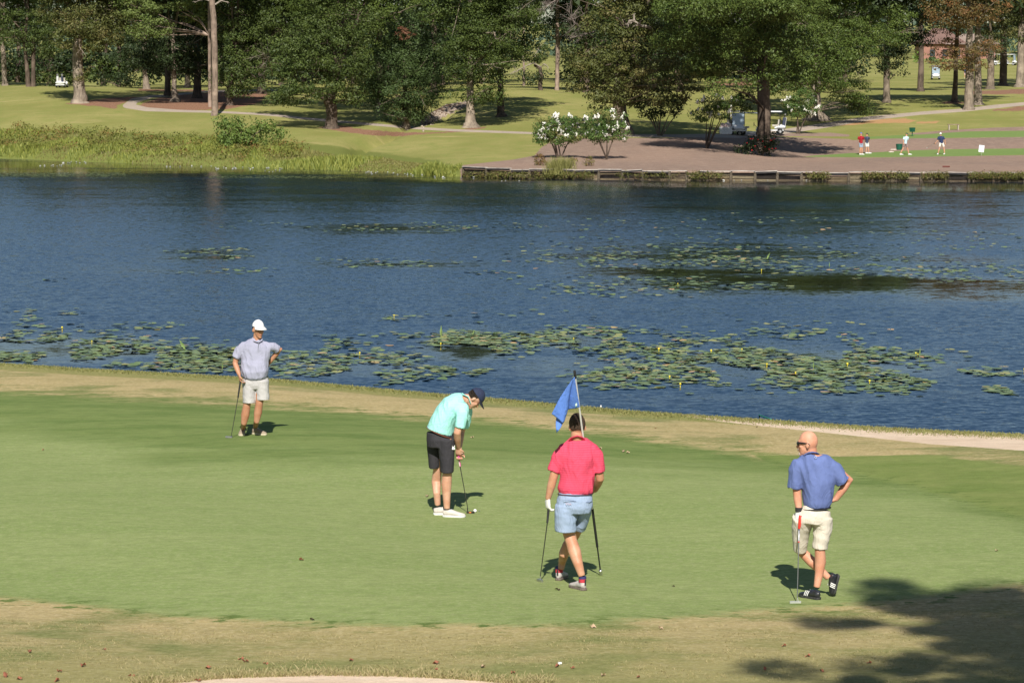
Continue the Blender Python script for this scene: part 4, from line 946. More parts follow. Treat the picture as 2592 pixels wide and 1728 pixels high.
    fo = fl.build('water_lily_flower', simple('white petals', (.82, .82, .8), (.75, .75, .72)), None, False, False); fme = fo.data; first = True
    rows = [(75, 152, 392, 4, 15), (160, 225, 411, 4, 9), (80, 165, 418, 3, 8), (290, 400, 409, 3, 10), (545, 650, 425, 6, 14), (660, 790, 422, 5, 30), (915, 1000, 436, 5, 12), (1000, 1130, 438, 6, 26), (1160, 1190, 438, 4, 7), (1240, 1330, 442, 3, 16), (1250, 1320, 457, 3, 3), (1350, 1380, 449, 2, 4), (1490, 1560, 449, 2, 6), (1690, 1790, 451, 3, 8), (1800, 1950, 454, 3, 14), (2000, 2100, 454, 3, 6), (2200, 2240, 455, 2, 5), (2570, 2600, 447, 2, 3), (400, 560, 420, 5, 6), (660, 720, 432, 4, 5), (1100, 1200, 449, 4, 6)]
    for (a, b_, y, dy, n) in rows:
        for i in range(n):
            q = at_z(a + rng.random() * (b_ - a), y + 2 + rng.normal() * dy * .4, WATER_Z + .02)
            o = fo if first else bpy.data.objects.new('water_lily_flower', fme)
            if not first: COL.objects.link(o)
            first = False; s_ = .95 + .6 * rng.random()
            o.location = q; o.rotation_euler = (rng.normal() * .2, 0, rng.random() * 6); o.scale = (s_,) * 3
            tag(o, 'white water lily flower afloat along the far shore', 'flower', 'white flowers afloat along the far shore')
    # faint film of tiny leaves near the left far shore
    V = []; F = []; T = []; n = 0
    for i in range(900):
        if i % 3: x, y = rng.uniform(0, 320), 443 + rng.normal() * 4
        else: x, y = rng.uniform(530, 860), 449 + rng.normal() * 2
        q = at_z(x, y, WATER_Z + .006)
        v, f = pad_shape(.09 + .06 * rng.random(), rng, 6)
        for p_ in v: V.append((q.x + p_[0], q.y + p_[1], q.z + p_[2])); T.append(rng.random())
        F += [tuple(j + n for j in p_) for p_ in f]; n += len(v)
    me = arr_mesh('floating_weed', np.array(V), np.array(F), False, {'tint': T}); me.materials.append(m)
    o = link('floating_weed', me); tag(o, 'thin film of floating weed in front of the left far shore', 'water weed', kind='stuff')

# ------------------------------------------------------------------ grass and weeds as blades
def blades(P, h, wd, rng, lean=.35):
    P = np.asarray(P); n = len(P); h = h * (.55 + .9 * rng.random(n)) if np.ndim(h) == 0 else h
    a = rng.random(n) * 2 * math.pi; s = np.stack([np.cos(a), np.sin(a) * .6, np.zeros(n)], 1) * (wd * (.7 + .6 * rng.random(n)))[:, None]
    l = rng.normal(size=(n, 3)) * lean * h[:, None]; l[:, 2] = h
    mid = P + l * .55; mid[:, 2] += h * .08
    V = np.stack([P - s, P + s, mid + s * .8, P + l, mid - s * .8], 1).reshape(-1, 3)
    i = np.arange(n)[:, None] * 5
    T = np.concatenate([i + np.array([[0, 1, 2]]), i + np.array([[0, 2, 4]]), i + np.array([[4, 2, 3]])])
    t = rng.random(n)
    return V, T, np.repeat(t, 5), np.repeat(t, 5)
def scatter_px(n, xr, yfun, rng, near):
    """n points on the ground below photograph columns xr"""
    xs = rng.uniform(xr[0], xr[1], n); D = yfun(xs, rng)
    z = height(xs, D); a = col_ang(xs)
    return np.stack([D * np.sin(a), D * np.cos(a), z - .01], 1), xs
def build_grass():
    rng = np.random.default_rng(44)
    gm = leaf_mat('grass blades', (.17, .2, .055), (.34, .30, .12), None, .3)
    # unmown lip of the near bank
    P, xs = scatter_px(26000, (-150, 2750), lambda x, r: near_dist(x) - .02 - np.abs(r.normal(size=len(x))) * .35, rng, True)
    o = foliage('bank_grass', [blades(P, .036, .006, rng, .8)], gm, None); tag(o, 'longer unmown grass along the lip of the near bank', 'grass', kind='stuff')
    # straw tufts in the rough in front of and behind the green
    P1, _ = scatter_px(34000, (-100, 2700), lambda x, r: 26.0 + 4.2 * r.random(len(x)), rng, True)
    px, py = project(P1[:, 0], P1[:, 1], P1[:, 2]); k = (py > ip(px, GREEN_BOT) + 30) & (sd_poly(px, py, BUNKER) < 0)
    nz = np.array([mnoise.noise(Vector((q[0] * 1.6, q[1] * 1.6, 0))) for q in P1]); k &= nz > -.05
    P1 = P1[k]
    Pb = []
    xs = rng.uniform(330, 1400, 5000); e = np.interp(xs, [430, 560, 700, 830, 1000, 1150, 1290], [1730, 1715, 1709, 1706, 1709, 1717, 1730]) - np.abs(rng.normal(size=5000)) * 9
    for a, b_ in zip(xs, e):
        Pb.append(tuple(at_z(a, b_, 0.0)))
    Pb = np.array(Pb); Pb[:, 2] = ground_at(Pb[:, 0], Pb[:, 1])
    o = foliage('rough_tufts', [blades(P1, .022, .0035, rng, .9), blades(Pb, .035, .004, rng, .7)], leaf_mat('dry grass', (.26, .25, .09), (.5, .40, .22), None, .3), None)
    tag(o, 'dry grass tufts in the rough in front of the green', 'grass', kind='stuff')
    # weeds on the far bank
    def bank(n, lo, hi, x0=-150, x1=1170):
        return scatter_px(n, (x0, x1), lambda x, r: far_dist(x) + lo + (hi - lo) * r.random(len(x)) * np.clip((1180 - x) / 500, .12, 1), rng, False)
    A, xs = bank(19000, -1.0, 15)
    nz = np.array([mnoise.noise(Vector((q[0] * .16, q[1] * .16, 0))) for q in A])
    hh = .52 * (.2 + .8 * np.clip(nz * 1.4 + .4, 0, 1)) * (.55 + .7 * rng.random(len(A))) * np.clip(1.35 - (A[:, 1] - 205) / 80, .35, 1)
    wm = leaf_mat('bank weeds', (.15, .19, .035), (.33, .34, .08), None, .35)
    w1 = nz > -.05
    o = foliage('bank_weeds', [blades(A[w1], hh[w1], .045, rng, .3)], wm, None); tag(o, 'tall yellow green weeds on the far bank below the lawn', 'weeds', kind='stuff')
    o = foliage('bank_reeds', [blades(A[~w1], hh[~w1] * 1.1, .04, rng, .3)], leaf_mat('bank reeds', (.14, .13, .04), (.27, .25, .08), None, .3), None); tag(o, 'brownish weeds between the green ones on the far bank', 'weeds', kind='stuff')
    B, _ = bank(260, 1.0, 17, -150, 760); nb = len(B); B[:, 2] += .25
    o = foliage('bank_brush', [leaves(B, .45 + .45 * rng.random(nb), np.full(nb, 60), .17, rng, flat=.7)], leaf_mat('bank brush', (.12, .14, .03), (.26, .26, .06), (.24, .15, .05), .3), None); tag(o, 'low leafy brush on the far bank between shore and lawn', 'brush', kind='stuff')
    # weeds growing out of the timber wall
    xs = np.concatenate([rng.uniform(1170, 1500, 600), rng.uniform(1740, 1830, 160), rng.uniform(2040, 2100, 120), rng.uniform(2180, 2300, 260), rng.uniform(2330, 2400, 120), rng.uniform(2450, 2592, 420), rng.uniform(1560, 1720, 90)])
    C = np.array([tuple(at_depth(x, 436 + rng.random() * 14, float(ip(x, FAR_EDGE)) - .38 - .25 * rng.random())) for x in xs])
    o = foliage('wall_weeds', [leaves(C, .08 + .14 * rng.random(len(C)), np.full(len(C), 7), .085, rng, flat=1.0)], leaf_mat('wall weeds', (.11, .12, .03), (.25, .25, .07), (.22, .14, .07), .3), None); tag(o, 'straggly weeds hanging over the old timber wall', 'weeds', kind='stuff')
    # ornamental grass clump by the wall
    n = 1500; b0 = at_depth(1417, 432, float(ip(1417, FAR_EDGE)) - .1)
    P = np.tile(np.array(b0), (n, 1)); P[:, 0] += rng.normal(size=n) * .35; P[:, 1] += rng.normal(size=n) * .2; P[:, 2] -= .25
    o = foliage('grass_clump', [blades(P, .85, .014, rng, .35)], leaf_mat('clump grass', (.2, .2, .06), (.4, .38, .14), None, .3), None); tag(o, 'fountain of ornamental grass at the wall below the left myrtle', 'grass clump')
    # rocks of the ditch
    rk = MB(); r2 = random.Random(8)
    for i in range(420):
        t = r2.random(); 
        if t < 1.1: x, y = 1068 + 112 * r2.random(), 0; y = 316 - (x - 1068) * .48 + r2.gauss(0, 6)
        else: x, y = 880 + 40 * r2.random(), 352 + r2.gauss(0, 4)
        g = march(x, y); s = .05 + .10 * r2.random()
        rk.ball(g + Vector((0, 0, s * .3)), (s, s * .8, s * .6), 5, 3, Matrix.Rotation(r2.random() * 3, 3, 'Z'))
    o = rk.build('riprap_stones', simple('ditch stone', (.46, .38, .31), (.26, .2, .16), 2, .9, .1), None, False); tag(o, 'pale riprap stones lining the ditch beside the cedar', 'stones', kind='stuff')
# ------------------------------------------------------------------ people
def sleeve(pts, rad, th=.012, depth=.08, n=16, side=None):
    """closed tube whose far end is a hollow opening"""
    pts = [Vector(p) for p in pts]
    tg = []
    for i in range(len(pts)):
        tg.append((pts[min(i + 1, len(pts) - 1)] - pts[max(i - 1, 0)]).normalized())
    R = [r if isinstance(r, (tuple, list)) else (r, r) for r in rad]
    e, t, r = pts[-1], tg[-1], R[-1]
    pts = pts + [e, e - t * depth]; tg = tg + [t, t]; R = R + [(r[0] - th, r[1] - th), (r[0] - th, r[1] - th)]
    s0 = Vector(side) if side is not None else None; V = []; F = []; prev = None
    for p, t, (a, b) in zip(pts, tg, R):
        s = s0 if s0 is not None else (prev if prev is not None else (Vector((1, 0, 0)) if abs(t.x) < .9 else Vector((0, 1, 0))))
        s = (s - t * s.dot(t)).normalized(); prev = s; u = t.cross(s)
        for k in range(n):
            th_ = 2 * math.pi * k / n; V.append(p + s * a * math.cos(th_) + u * b * math.sin(th_))
    m = len(pts)
    for i in range(m - 1):
        for k in range(n): F.append((i * n + k, i * n + (k + 1) % n, (i + 1) * n + (k + 1) % n, (i + 1) * n + k))
    V += [pts[0], pts[-1]]
    for k in range(n):
        F.append((len(V) - 2, (k + 1) % n, k)); F.append((len(V) - 1, (m - 1) * n + k, (m - 1) * n + (k + 1) % n))
    return V, F

def remesh(name, mb, mat, parent, voxel=.008, smooth=6, fold=0.0, fscale=7.0, seed=0.0, stretch=(1, 1, .45)):
    """one continuous skin over overlapping closed shapes"""
    me = pydata(name, mb.V, mb.F)
    bm = bmesh.new(); bm.from_mesh(me); bmesh.ops.remove_doubles(bm, verts=bm.verts, dist=1e-6)
    bmesh.ops.recalc_face_normals(bm, faces=bm.faces); bm.to_mesh(me); bm.free()
    o = bpy.data.objects.new(name + '_src', me); COL.objects.link(o)
    r = o.modifiers.new('r', 'REMESH'); r.mode = 'VOXEL'; r.voxel_size = voxel; r.use_smooth_shade = True
    s = o.modifiers.new('s', 'SMOOTH'); s.factor = .5; s.iterations = smooth
    dg = bpy.context.evaluated_depsgraph_get(); m2 = bpy.data.meshes.new_from_object(o.evaluated_get(dg))
    bpy.data.objects.remove(o); bpy.data.meshes.remove(me)
    m2.name = name; m2.materials.clear()
    if fold:
        n = len(m2.vertices); co = np.empty(n * 3, np.float32); m2.vertices.foreach_get('co', co); co = co.reshape(-1, 3)
        no = np.empty(n * 3, np.float32); m2.vertex_normals.foreach_get('vector', no); no = no.reshape(-1, 3)
        d = np.empty(n, np.float32)
        for i in range(n):
            x, y, z = co[i]
            w_ = mnoise.noise(Vector((x * 3 + seed, y * 3, z * 3))) * .5
            q = Vector((x * fscale * stretch[0] + seed + w_ * 1.5, y * fscale * stretch[1], z * fscale * stretch[2] + x * fscale * .5 + w_))
            v = mnoise.noise(q); v2 = mnoise.noise(q * 2.3)
            d[i] = (1 - abs(v) * 3.2) * .5 + v2 * .35
        co += no * (d * fold)[:, None]; m2.vertices.foreach_set('co', co.ravel()); m2.update()
    for p in m2.polygons: p.use_smooth = True
    TRIS[0] += 2 * len(m2.polygons)
    return link(name, m2, mat, parent)

def hand(mb, W, f, n, thumb=1, curl=(.5, .7, .5), s=1.0, grow=0.0, spread=.006):
    """palm and five fingers; f forearm direction, n the way the palm faces"""
    W = Vector(W); f = Vector(f).normalized(); n = Vector(n); n = (n - f * n.dot(f)).normalized(); sd = f.cross(n)
    mb.tube([W - f * .02 * s, W + f * .03 * s, W + f * .07 * s, W + f * .098 * s], [(.026 * s + grow, .02 * s + grow), (.036 * s + grow, .018 * s + grow), (.042 * s + grow, .016 * s + grow), (.039 * s + grow, .012 * s + grow)], 12, side=sd)
    for i, (off, L) in enumerate([(-.031, .88), (-.0105, 1.0), (.0105, .95), (.031, .76)]):
        if thumb > 0: off = -off
        b = W + f * .088 * s + sd * off * s; d = (f + sd * off * 2.2).normalized(); P = [b]; ang = 0
        for seg, c in zip((.046, .029, .022), curl):
            ang += c; P.append(P[-1] + (d * math.cos(ang) + n * math.sin(ang)) * seg * L * s)
        mb.tube([P[0], P[0].lerp(P[1], .5), P[1], P[2], P[3]], [.0105 * s + grow, .0098 * s + grow, .0095 * s + grow, .0088 * s + grow, .006 * s + grow], 8)
    b = W + f * .028 * s - sd * (-1 if thumb < 0 else 1) * -.03 * s
    d = (f * .7 + sd * (1 if thumb > 0 else -1) * .62 + n * .35).normalized(); p1 = b + d * .042 * s
    d2 = (f * .85 + sd * (1 if thumb > 0 else -1) * .15 + n * .6).normalized(); p2 = p1 + d2 * .034 * s; p3 = p2 + d2 * .02 * s
    mb.tube([b, p1, p2, p3], [.015 * s + grow, .012 * s + grow, .0105 * s + grow, .007 * s + grow], 8)

def basis(fwd, up):
    f = Vector(fwd).normalized(); u = Vector(up); u = (u - f * u.dot(f)).normalized(); s = f.cross(u)   # s: the figure's right
    return f, u, s, Matrix((s, f, u)).transposed()
def head_shape(mb, c, fwd, up, s=.9, male=True):
    f, u, sd, R = basis(fwd, up); c = Vector(c)
    mb.ball(c + u * .030 * s - f * .008 * s, (.076 * s, .097 * s, .104 * s), 20, 14, R)
    mb.ball(c - u * .035 * s + f * .030 * s, (.060 * s, .068 * s, .078 * s), 16, 12, R)
    mb.ball(c - u * .098 * s + f * .070 * s, (.030 * s, .026 * s, .026 * s), 12, 8, R)
    mb.ball(c - u * .075 * s + f * .045 * s, (.050 * s, .045 * s, .038 * s), 12, 8, R)
    mb.tube([c + u * .018 * s + f * .086 * s, c - u * .012 * s + f * .104 * s, c - u * .034 * s + f * .114 * s], [.009 * s, .012 * s, .016 * s], 8)
    mb.ball(c - u * .036 * s + f * .096 * s, (.019 * s, .014 * s, .011 * s), 8, 6, R)
    mb.tube([c + u * .034 * s + f * .078 * s + sd * .045 * s, c + u * .036 * s + f * .090 * s, c + u * .034 * s + f * .078 * s - sd * .045 * s], [.011 * s] * 3, 8)
    mb.tube([c - u * .062 * s + f * .080 * s + sd * .022 * s, c - u * .061 * s + f * .092 * s, c - u * .062 * s + f * .080 * s - sd * .022 * s], [.008 * s, .011 * s, .008 * s], 8)
    for q in (1, -1):
        mb.ball(c - u * .008 * s + sd * q * .079 * s - f * .012 * s, (.011 * s, .020 * s, .033 * s), 10, 8, R @ Matrix.Rotation(.25 * q, 3, 'Z'))
        mb.ball(c - u * .018 * s + f * .062 * s + sd * q * .042 * s, (.022 * s, .022 * s, .022 * s), 8, 6, R)
def face_bits(c, fwd, up, root, hairm, s=.9, lips=(.45, .2, .17)):
    f, u, sd, R = basis(fwd, up); c = Vector(c)
    for q in (1, -1):
        MB().ball(c + u * .012 * s + f * .083 * s + sd * q * .032 * s, (.014 * s, .008 * s, .008 * s), 8, 6, R).build('eye', simple('eye', (.06, .04, .03), (.1, .08, .06), 8, .3), root)
        MB().tube([c + u * .036 * s + f * .100 * s + sd * q * .014 * s, c + u * .042 * s + f * .097 * s + sd * q * .032 * s, c + u * .036 * s + f * .084 * s + sd * q * .05 * s], [.004, .0055, .003], 6).build('eyebrow', hairm, root)
    MB().tube([c - u * .064 * s + f * .090 * s + sd * .018 * s, c - u * .062 * s + f * .103 * s, c - u * .064 * s + f * .090 * s - sd * .018 * s], [.004, .0065, .004], 6).build('mouth', simple('lips', lips), root)
def hair_shell(c, fwd, up, mat, root, s=.9, front=.35, low=-.55, lowf=.25, thick=1.09, seed=3, name='hair'):
    """hair over the back and top of the head"""
    f, u, sd, R = basis(fwd, up); c = Vector(c) + u * .030 * s - f * .008 * s
    n, m = 56, 44; V = []; F = []; keep = {}
    for i in range(m + 1):
        ph = math.pi * i / m
        for k in range(n):
            th = 2 * math.pi * k / n; d = Vector((math.sin(ph) * math.cos(th), math.sin(ph) * math.sin(th), math.cos(ph)))
            ny = mnoise.noise(d * 9 + Vector((seed, 0, 0))) * .022 + mnoise.noise(Vector((d.x * 24, d.y * 24, d.z * 5))) * .02
            r = thick + ny
            lim = low if d.y < -.25 else (low + (lowf - low) * min(1, (d.y + .25) / .45))
            ok = d.z > lim and not (d.y > front and d.z < .62)
            edge = min(1.0, (d.z - lim) * 6) if ok else 0
            r = 1.0 + (r - 1.0) * max(0, edge)
            V.append(c + R @ Vector((d.x * .076 * s * r, d.y * .097 * s * r, d.z * .104 * s * r))); keep[i * n + k] = ok
    for i in range(m):
        for k in range(n):
            q = (i * n + k, (i + 1) * n + k, (i + 1) * n + (k + 1) % n, i * n + (k + 1) % n)
            if all(keep[j] for j in q): F.append(q)
    mb = MB(); mb.add((V, F)); o = mb.build(name, mat, root); return o
def cap(c, fwd, up, mat, brimmat, root, s=.9, name='cap', patch=None, back=None):
    f, u, sd, R = basis(fwd, up); c0 = Vector(c) + u * .030 * s - f * .008 * s
    def hp(d, r): return c0 + R @ Vector((d.x * .076 * s * r, d.y * .099 * s * r, d.z * .108 * s * r))
    n, m = 28, 11; V = []; F = []
    for i in range(m + 1):
        ph = math.radians(80) * i / m
        for k in range(n):
            th = 2 * math.pi * k / n; V.append(hp(Vector((math.sin(ph) * math.cos(th), math.sin(ph) * math.sin(th), math.cos(ph))), 1.13 if i < m else 1.10))
    for i in range(m):
        for k in range(n): F.append((i * n + k, (i + 1) * n + k, (i + 1) * n + (k + 1) % n, i * n + (k + 1) % n))
    mb = MB(); mb.add((V, F)); o = mb.build(name, mat, root)
    V = []; F = []; a = 15
    for lay, dz in ((0, .004), (1, -.002)):
        for j in range(6):
            for i in range(a):
                th = math.radians(-68 + 136 * i / (a - 1)); t = j / 5
                base = Vector((math.sin(th) * .084 * s, math.cos(th) * .107 * s, 0)); rad = .078 * math.cos(th * .80) ** .7
                p = base + Vector((math.sin(th) * .35, math.cos(th) * .65 + .35, 0)) * rad * t
                p.z = .026 * s - .022 * t - .10 * abs(p.x) * t + dz * s
                V.append(c0 + R @ p)
    for lay in (0, 1):
        o0 = lay * 6 * a
        for j in range(5):
            for i in range(a - 1):
                q = (o0 + j * a + i, o0 + j * a + i + 1, o0 + (j + 1) * a + i + 1, o0 + (j + 1) * a + i); F.append(q if lay == 0 else q[::-1])
    for i in range(a - 1): F.append((5 * a + i, 5 * a + i + 1, 11 * a + i + 1, 11 * a + i))
    mb = MB(); mb.add((V, F)); mb.build('brim', brimmat, o)
    MB().ball(hp(Vector((0, 0, 1)), 1.14), (.006, .006, .004), 8, 5).build('button', mat, o)
    if patch:
        pts = []
        for x, z in ((-.33, .25), (.33, .25), (.33, .62), (-.33, .62), (-.33, .25)):
            y = math.sqrt(max(0, 1 - x * x - z * z)); pts.append(hp(Vector((x, y, z)), 1.15))
        MB().tube(pts, [.0022] * 5, 5).build('patch', patch, o)
    return o
def shoe(heel, toe, up, mat, solemat, root, L=.295, W=1.0, collar=True, stripes=None, name='shoe', lace=None):
    heel = Vector(heel); f = (Vector(toe) - heel).normalized(); u = Vector(up); u = (u - f * u.dot(f)).normalized(); s = f.cross(u)
    def P(x, z, y=0): return heel + f * x * L / .29 + u * z + s * y
    mb = MB()
    mb.tube([P(.004, .048), P(.025, .052), P(.07, .058), (P(.12, .055)), P(.17, .043), P(.215, .036), P(.255, .031), P(.28, .028), P(.289, .027)],
            [(.018, .024), (.034 * W, .036), (.038 * W, .042), (.039 * W, .040), (.045 * W, .032), (.048 * W, .026), (.042 * W, .021), (.027 * W, .016), (.010, .008)], 16, side=s)
    if collar: mb.add(sleeve([P(.055, .05), P(.052, .07), P(.05, .088)], [(.034, .044), (.036, .045), (.038, .047)], .008, .03, 14, side=s))
    o = remesh(name, mb, mat, root, .0055, 4)
    V = []; F = []; out = [(.0, .018), (.012, .032), (.05, .036), (.1, .035), (.15, .040), (.2, .050), (.24, .048), (.275, .034), (.292, .012)]
    ring = [(x, y * W) for x, y in out] + [(x, -y * W) for x, y in out[::-1]]; n = len(ring)
    for z, g in ((0, .96), (.012, 1.02), (.026, 1.0)):
        for x, y in ring: V.append(P((x - .145) * g + .145, z, y * g))
    for l in range(2):
        for k in range(n): F.append((l * n + k, l * n + (k + 1) % n, (l + 1) * n + (k + 1) % n, (l + 1) * n + k))
    F.append(tuple(range(n))[::-1]); F.append(tuple(range(2 * n, 3 * n)))
    m2 = MB(); m2.add((V, F)); m2.build('sole', solemat, o)
    if lace:
        lb = MB()
        for j in range(4):
            x = .115 + j * .02; z = .098 - j * .011
            lb.tube([P(x, z - .006, -.018), P(x + .004, z, 0), P(x, z - .006, .018)], [.003] * 3, 5)
        lb.build('laces', lace, o)
    if stripes:
        for j in range(3):
            for q in (1, -1):
                x = .105 + j * .022
                pts = [P(x + .030 - .012 * t, .03 + .052 * t, q * (.0475 - .004 * j * 0 - .018 * t * t)) for t in (0, .3, .6, 1.0)]
                MB().tube(pts, [(.0055, .003)] * 4, 6, side=f).build('stripe', stripes, o)
    return o

def cloth(name, c, c2=None, stripe=None, rough=.85, freq=60.0):
    m, nt, out = new_mat(name); b = NB(nt); p = b.pos()
    c2 = c2 or tuple(v * .88 for v in c)
    col = b.mix(b.ramp(b.noise(p, 5, 3), .3, .7), c, c2)
    if stripe:
        sx = b.n('ShaderNodeSeparateXYZ'); nt.links.new(p, sx.inputs[0])
        z = b.math('ADD', sx.outputs['Z'], b.math('MULTIPLY', b.noise(p, 3, 1), .02))
        f = b.math('SINE', b.math('MULTIPLY', z, freq * 6.283)); col = b.mix(b.ramp(f, .2, .8), col, stripe)
    weave = b.noise(p, 380, 2); w2 = b.noise(b.scale(p, (1, 1, .35)), 16, 3, .55, 1.2)
    rd = b.math('ABSOLUTE', b.math('SUBTRACT', b.noise(b.scale(p, (1, 1, .5)), 9, 2, .5, 1.6), .5))
    h = b.math('ADD', b.math('ADD', b.math('MULTIPLY', weave, .03), b.math('MULTIPLY', w2, .6)), b.math('MULTIPLY', b.ramp(rd, .12, .0), .45))
    b.bsdf(out, col, rough, .2, b.bump(h, .45, .012)); return m
def skin_mat(name, c):
    m, nt, out = new_mat(name); b = NB(nt); p = b.pos()
    col = b.mix(b.ramp(b.noise(p, 9, 4), .3, .7), c, (c[0] * .86, c[1] * .74, c[2] * .68))
    col = b.mix(b.math('MULTIPLY', b.ramp(b.noise(p, 60, 2), .6, .75), .25), col, (c[0] * .6, c[1] * .5, c[2] * .45))
    bs = b.bsdf(out, col, .5, .35, b.bump(b.noise(p, 120, 3), .2, .002))
    bs.inputs['Subsurface Weight'].default_value = .08; bs.inputs['Subsurface Radius'].default_value = (.5, .2, .1); bs.inputs['Subsurface Scale'].default_value = .01
    return m

def putter(label, top, grip_end, shaft_end, headfn, gripm, shaftm, headm, group=None, gr=(.0135, .011)):
    root = empty('putter', shaft_end, label, 'golf club', group)
    top, grip_end, shaft_end = Vector(top), Vector(grip_end), Vector(shaft_end)
    MB().tube([top, top.lerp(grip_end, .03), top.lerp(grip_end, .5), grip_end], [gr[0] * .8, gr[0], gr[0] * .95, gr[1]], 12).build('grip', gripm, root)
    MB().tube([grip_end, shaft_end], [.0062, .0050], 10).build('shaft', shaftm, root)
    h = MB(); headfn(h); h.build('club_head', headm, root)
    return root

def build_people():
    global PTS; PTS = {}
    shaftm = simple('steel shaft', (.35, .35, .33), (.28, .28, .27), 8, .3, .6, metal=.85)
    dshaft = simple('dark shaft', (.07, .07, .065), (.1, .1, .09), 8, .35, .6, metal=.4)
    blk = simple('black rubber', (.02, .02, .022), (.035, .035, .035), 30, .6)
    white = simple('white leather', (.78, .77, .74), (.68, .67, .64), 20, .6)
    chrome = simple('brushed head', (.6, .6, .58), (.45, .45, .44), 12, .3, .6, metal=.9)
    brown = simple('brown hair', (.07, .045, .03), (.12, .08, .055), 60, .8, .2, .6, 90)
    # ---------------------------------------------------------------- A: grey shirt, white cap
    D0 = near_pt(632, 1108).y; k = D0 / FPX / 4.355
    def a(x, y, dy=0): return at_depth(540 + x / 4.355, 780 + y / 4.355, D0 + dy)
    g0 = near_pt(540 + 400 / 4.355, 780 + 1440 / 4.355)
    root = empty('person', g0, 'man in grey polo and white cap standing hand on hip nearest the water', 'person', 'golfers on the putting green')
    sk = skin_mat('tanned skin', (.48, .25, .155))
    hc, hf, hu = a(494, 238, -.02), (.55, -.80, -.12), (.06, -.05, 1)
    shl, shr = a(322, 412), a(618, 402)
    sr = [(440, 535, 338, .055), (372, 585, 368, .075), (318, 632, 408, .10), (303, 636, 450, .115), (306, 628, 510, .12), (309, 614, 580, .125), (306, 603, 640, .14), (306, 608, 690, .148), (316, 606, 732, .14), (330, 592, 756, .12)]
    def rings(fn, lst, kk, grow=0.0, mul=1.0, dys=None):
        P = []; R = []
        for i, (l, r_, y, d) in enumerate(lst):
            P.append(fn((l + r_) / 2, y, dys[i] if dys else 0)); R.append(((r_ - l) / 2 * kk * mul + grow, d * mul + grow))
        return P, R
    dysA = [0.01, .01, 0, 0, 0, -.01, -.03, -.035, -.02, 0]
    B = MB()
    P, R = rings(a, sr, k, -.016, .93, dysA); B.tube(P[::-1], R[::-1], 20, side=(1, 0, 0))
    head_shape(B, hc, hf, hu, .98)
    B.tube([a(470, 400, .01), a(480, 350, 0), hc + Vector((-.015, .02, -.04))], [.066, .056, .055], 14)
    ftL, ftR = near_pt(540 + 322 / 4.355, 780 + 1395 / 4.355), near_pt(540 + 428 / 4.355, 780 + 1385 / 4.355)
    ftL += Vector((0, .08, 0)); 
    aL, aR = a(328, 1325, ftL.y - D0 - .05), a(462, 1305, ftR.y - D0 - .02)
    B.tube([a(400, 800), a(385, 930, -.02), a(370, 1060, -.03), a(352, 1175, 0), a(338, 1260, 0), aL], [.085, .075, .056, .064, .045, .036], 14)
    B.tube([a(535, 800), a(520, 930, -.02), a(506, 1050, -.03), a(492, 1150, 0), a(478, 1240, 0), aR], [.085, .075, .056, .062, .044, .036], 14)
    elL, wrL = a(240, 605, -.01), a(287, 735, -.12)
    B.tube([shl, a(268, 500, 0), elL, elL.lerp(wrL, .35), wrL], [.055, .05, .041, .043, .028], 12)
    elR, wrR = a(732, 452, .09), a(618, 600, .14)
    B.tube([a(605, 425, 0), a(672, 437, .045), elR, elR.lerp(wrR, .35), wrR], [.046, .044, .043, .042, .029], 12)
    hand(B, wrL, (a(300, 830, -.13) - wrL), (.75, .2, -.1), 1, (.75, .8, .5), 1.0)
    hand(B, wrR, (-.9, .05, -.45), (.1, -1, .2), -1, (.3, .3, .2), 1.0)
    remesh('body', B, sk, root, .0075, 5)
    S = MB(); P, R = rings(a, sr, k, 0, 1, dysA); S.tube(P[::-1], R[::-1], 24, side=(1, 0, 0))
    S.add(sleeve([a(390, 425), a(335, 432), a(298, 462), a(268, 505, -.005), a(245, 548, -.01)], [(.06, .08), (.068, .082), (.069, .078), (.066, .072), (.064, .066)]))
    S.add(sleeve([a(560, 425), a(605, 425, .01), a(645, 426, .025), a(682, 442, .05), a(712, 457, .075)], [(.06, .08), (.066, .078), (.062, .074), (.056, .066), (.055, .062)]))
    grey = cloth('grey polo', (.355, .355, .46))
    sh = remesh('shirt', S, grey, root, .009, 12, .015, 10, 1.0)
    MB().tube([a(500, 374, -.105), a(450, 362, -.075), a(428, 335, -.01), a(450, 312, .05), a(500, 308, .05), a(534, 330, -.01), a(530, 355, -.07), a(500, 374, -.105)], [(.006, .015)] * 8, 8, side=(0, 0, 1)).build('collar', grey, sh)
    MB().tube([a(502, 370, -.122), a(496, 410, -.128), a(492, 452, -.128)], [.004] * 3, 6).build('placket', cloth('grey seam', (.27, .28, .34)), sh)
    H = MB(); hk = simple('light khaki', (.60, .57, .55))
    H.tube([a(459, 745, 0), a(462, 790, 0), a(466, 850, 0), a(468, 885, 0)], [(.186, .118), (.194, .125), (.198, .125), (.19, .11)], 22, side=(1, 0, 0))
    H.add(sleeve([a(410, 800), a(398, 900, -.01), a(396, 980, -.02), a(394, 1045, -.025)], [(.11, .12), (.102, .108), (.098, .1), (.097, .1)], .012, .15, 18, side=(1, 0, 0)))
    H.add(sleeve([a(530, 800), a(540, 900, -.01), a(543, 960, -.015), a(546, 1014, -.02)], [(.11, .12), (.1, .108), (.1, .1), (.1, .1)], .012, .15, 18, side=(1, 0, 0)))
    remesh('shorts', H, cloth('light shorts', (.48, .46, .45), (.42, .40, .40)), root, .009, 4, .006, 9, 5.0, stretch=(.6, .6, 1.3))
    bp = [a(459, 752, 0) + Vector((math.cos(t) * .189, math.sin(t) * .124, 0)) for t in np.linspace(0, 2 * math.pi, 25)]
    MB().tube(bp, [(.006, .014)] * 25, 6, side=(0, 0, 1)).build('belt', blk, root)
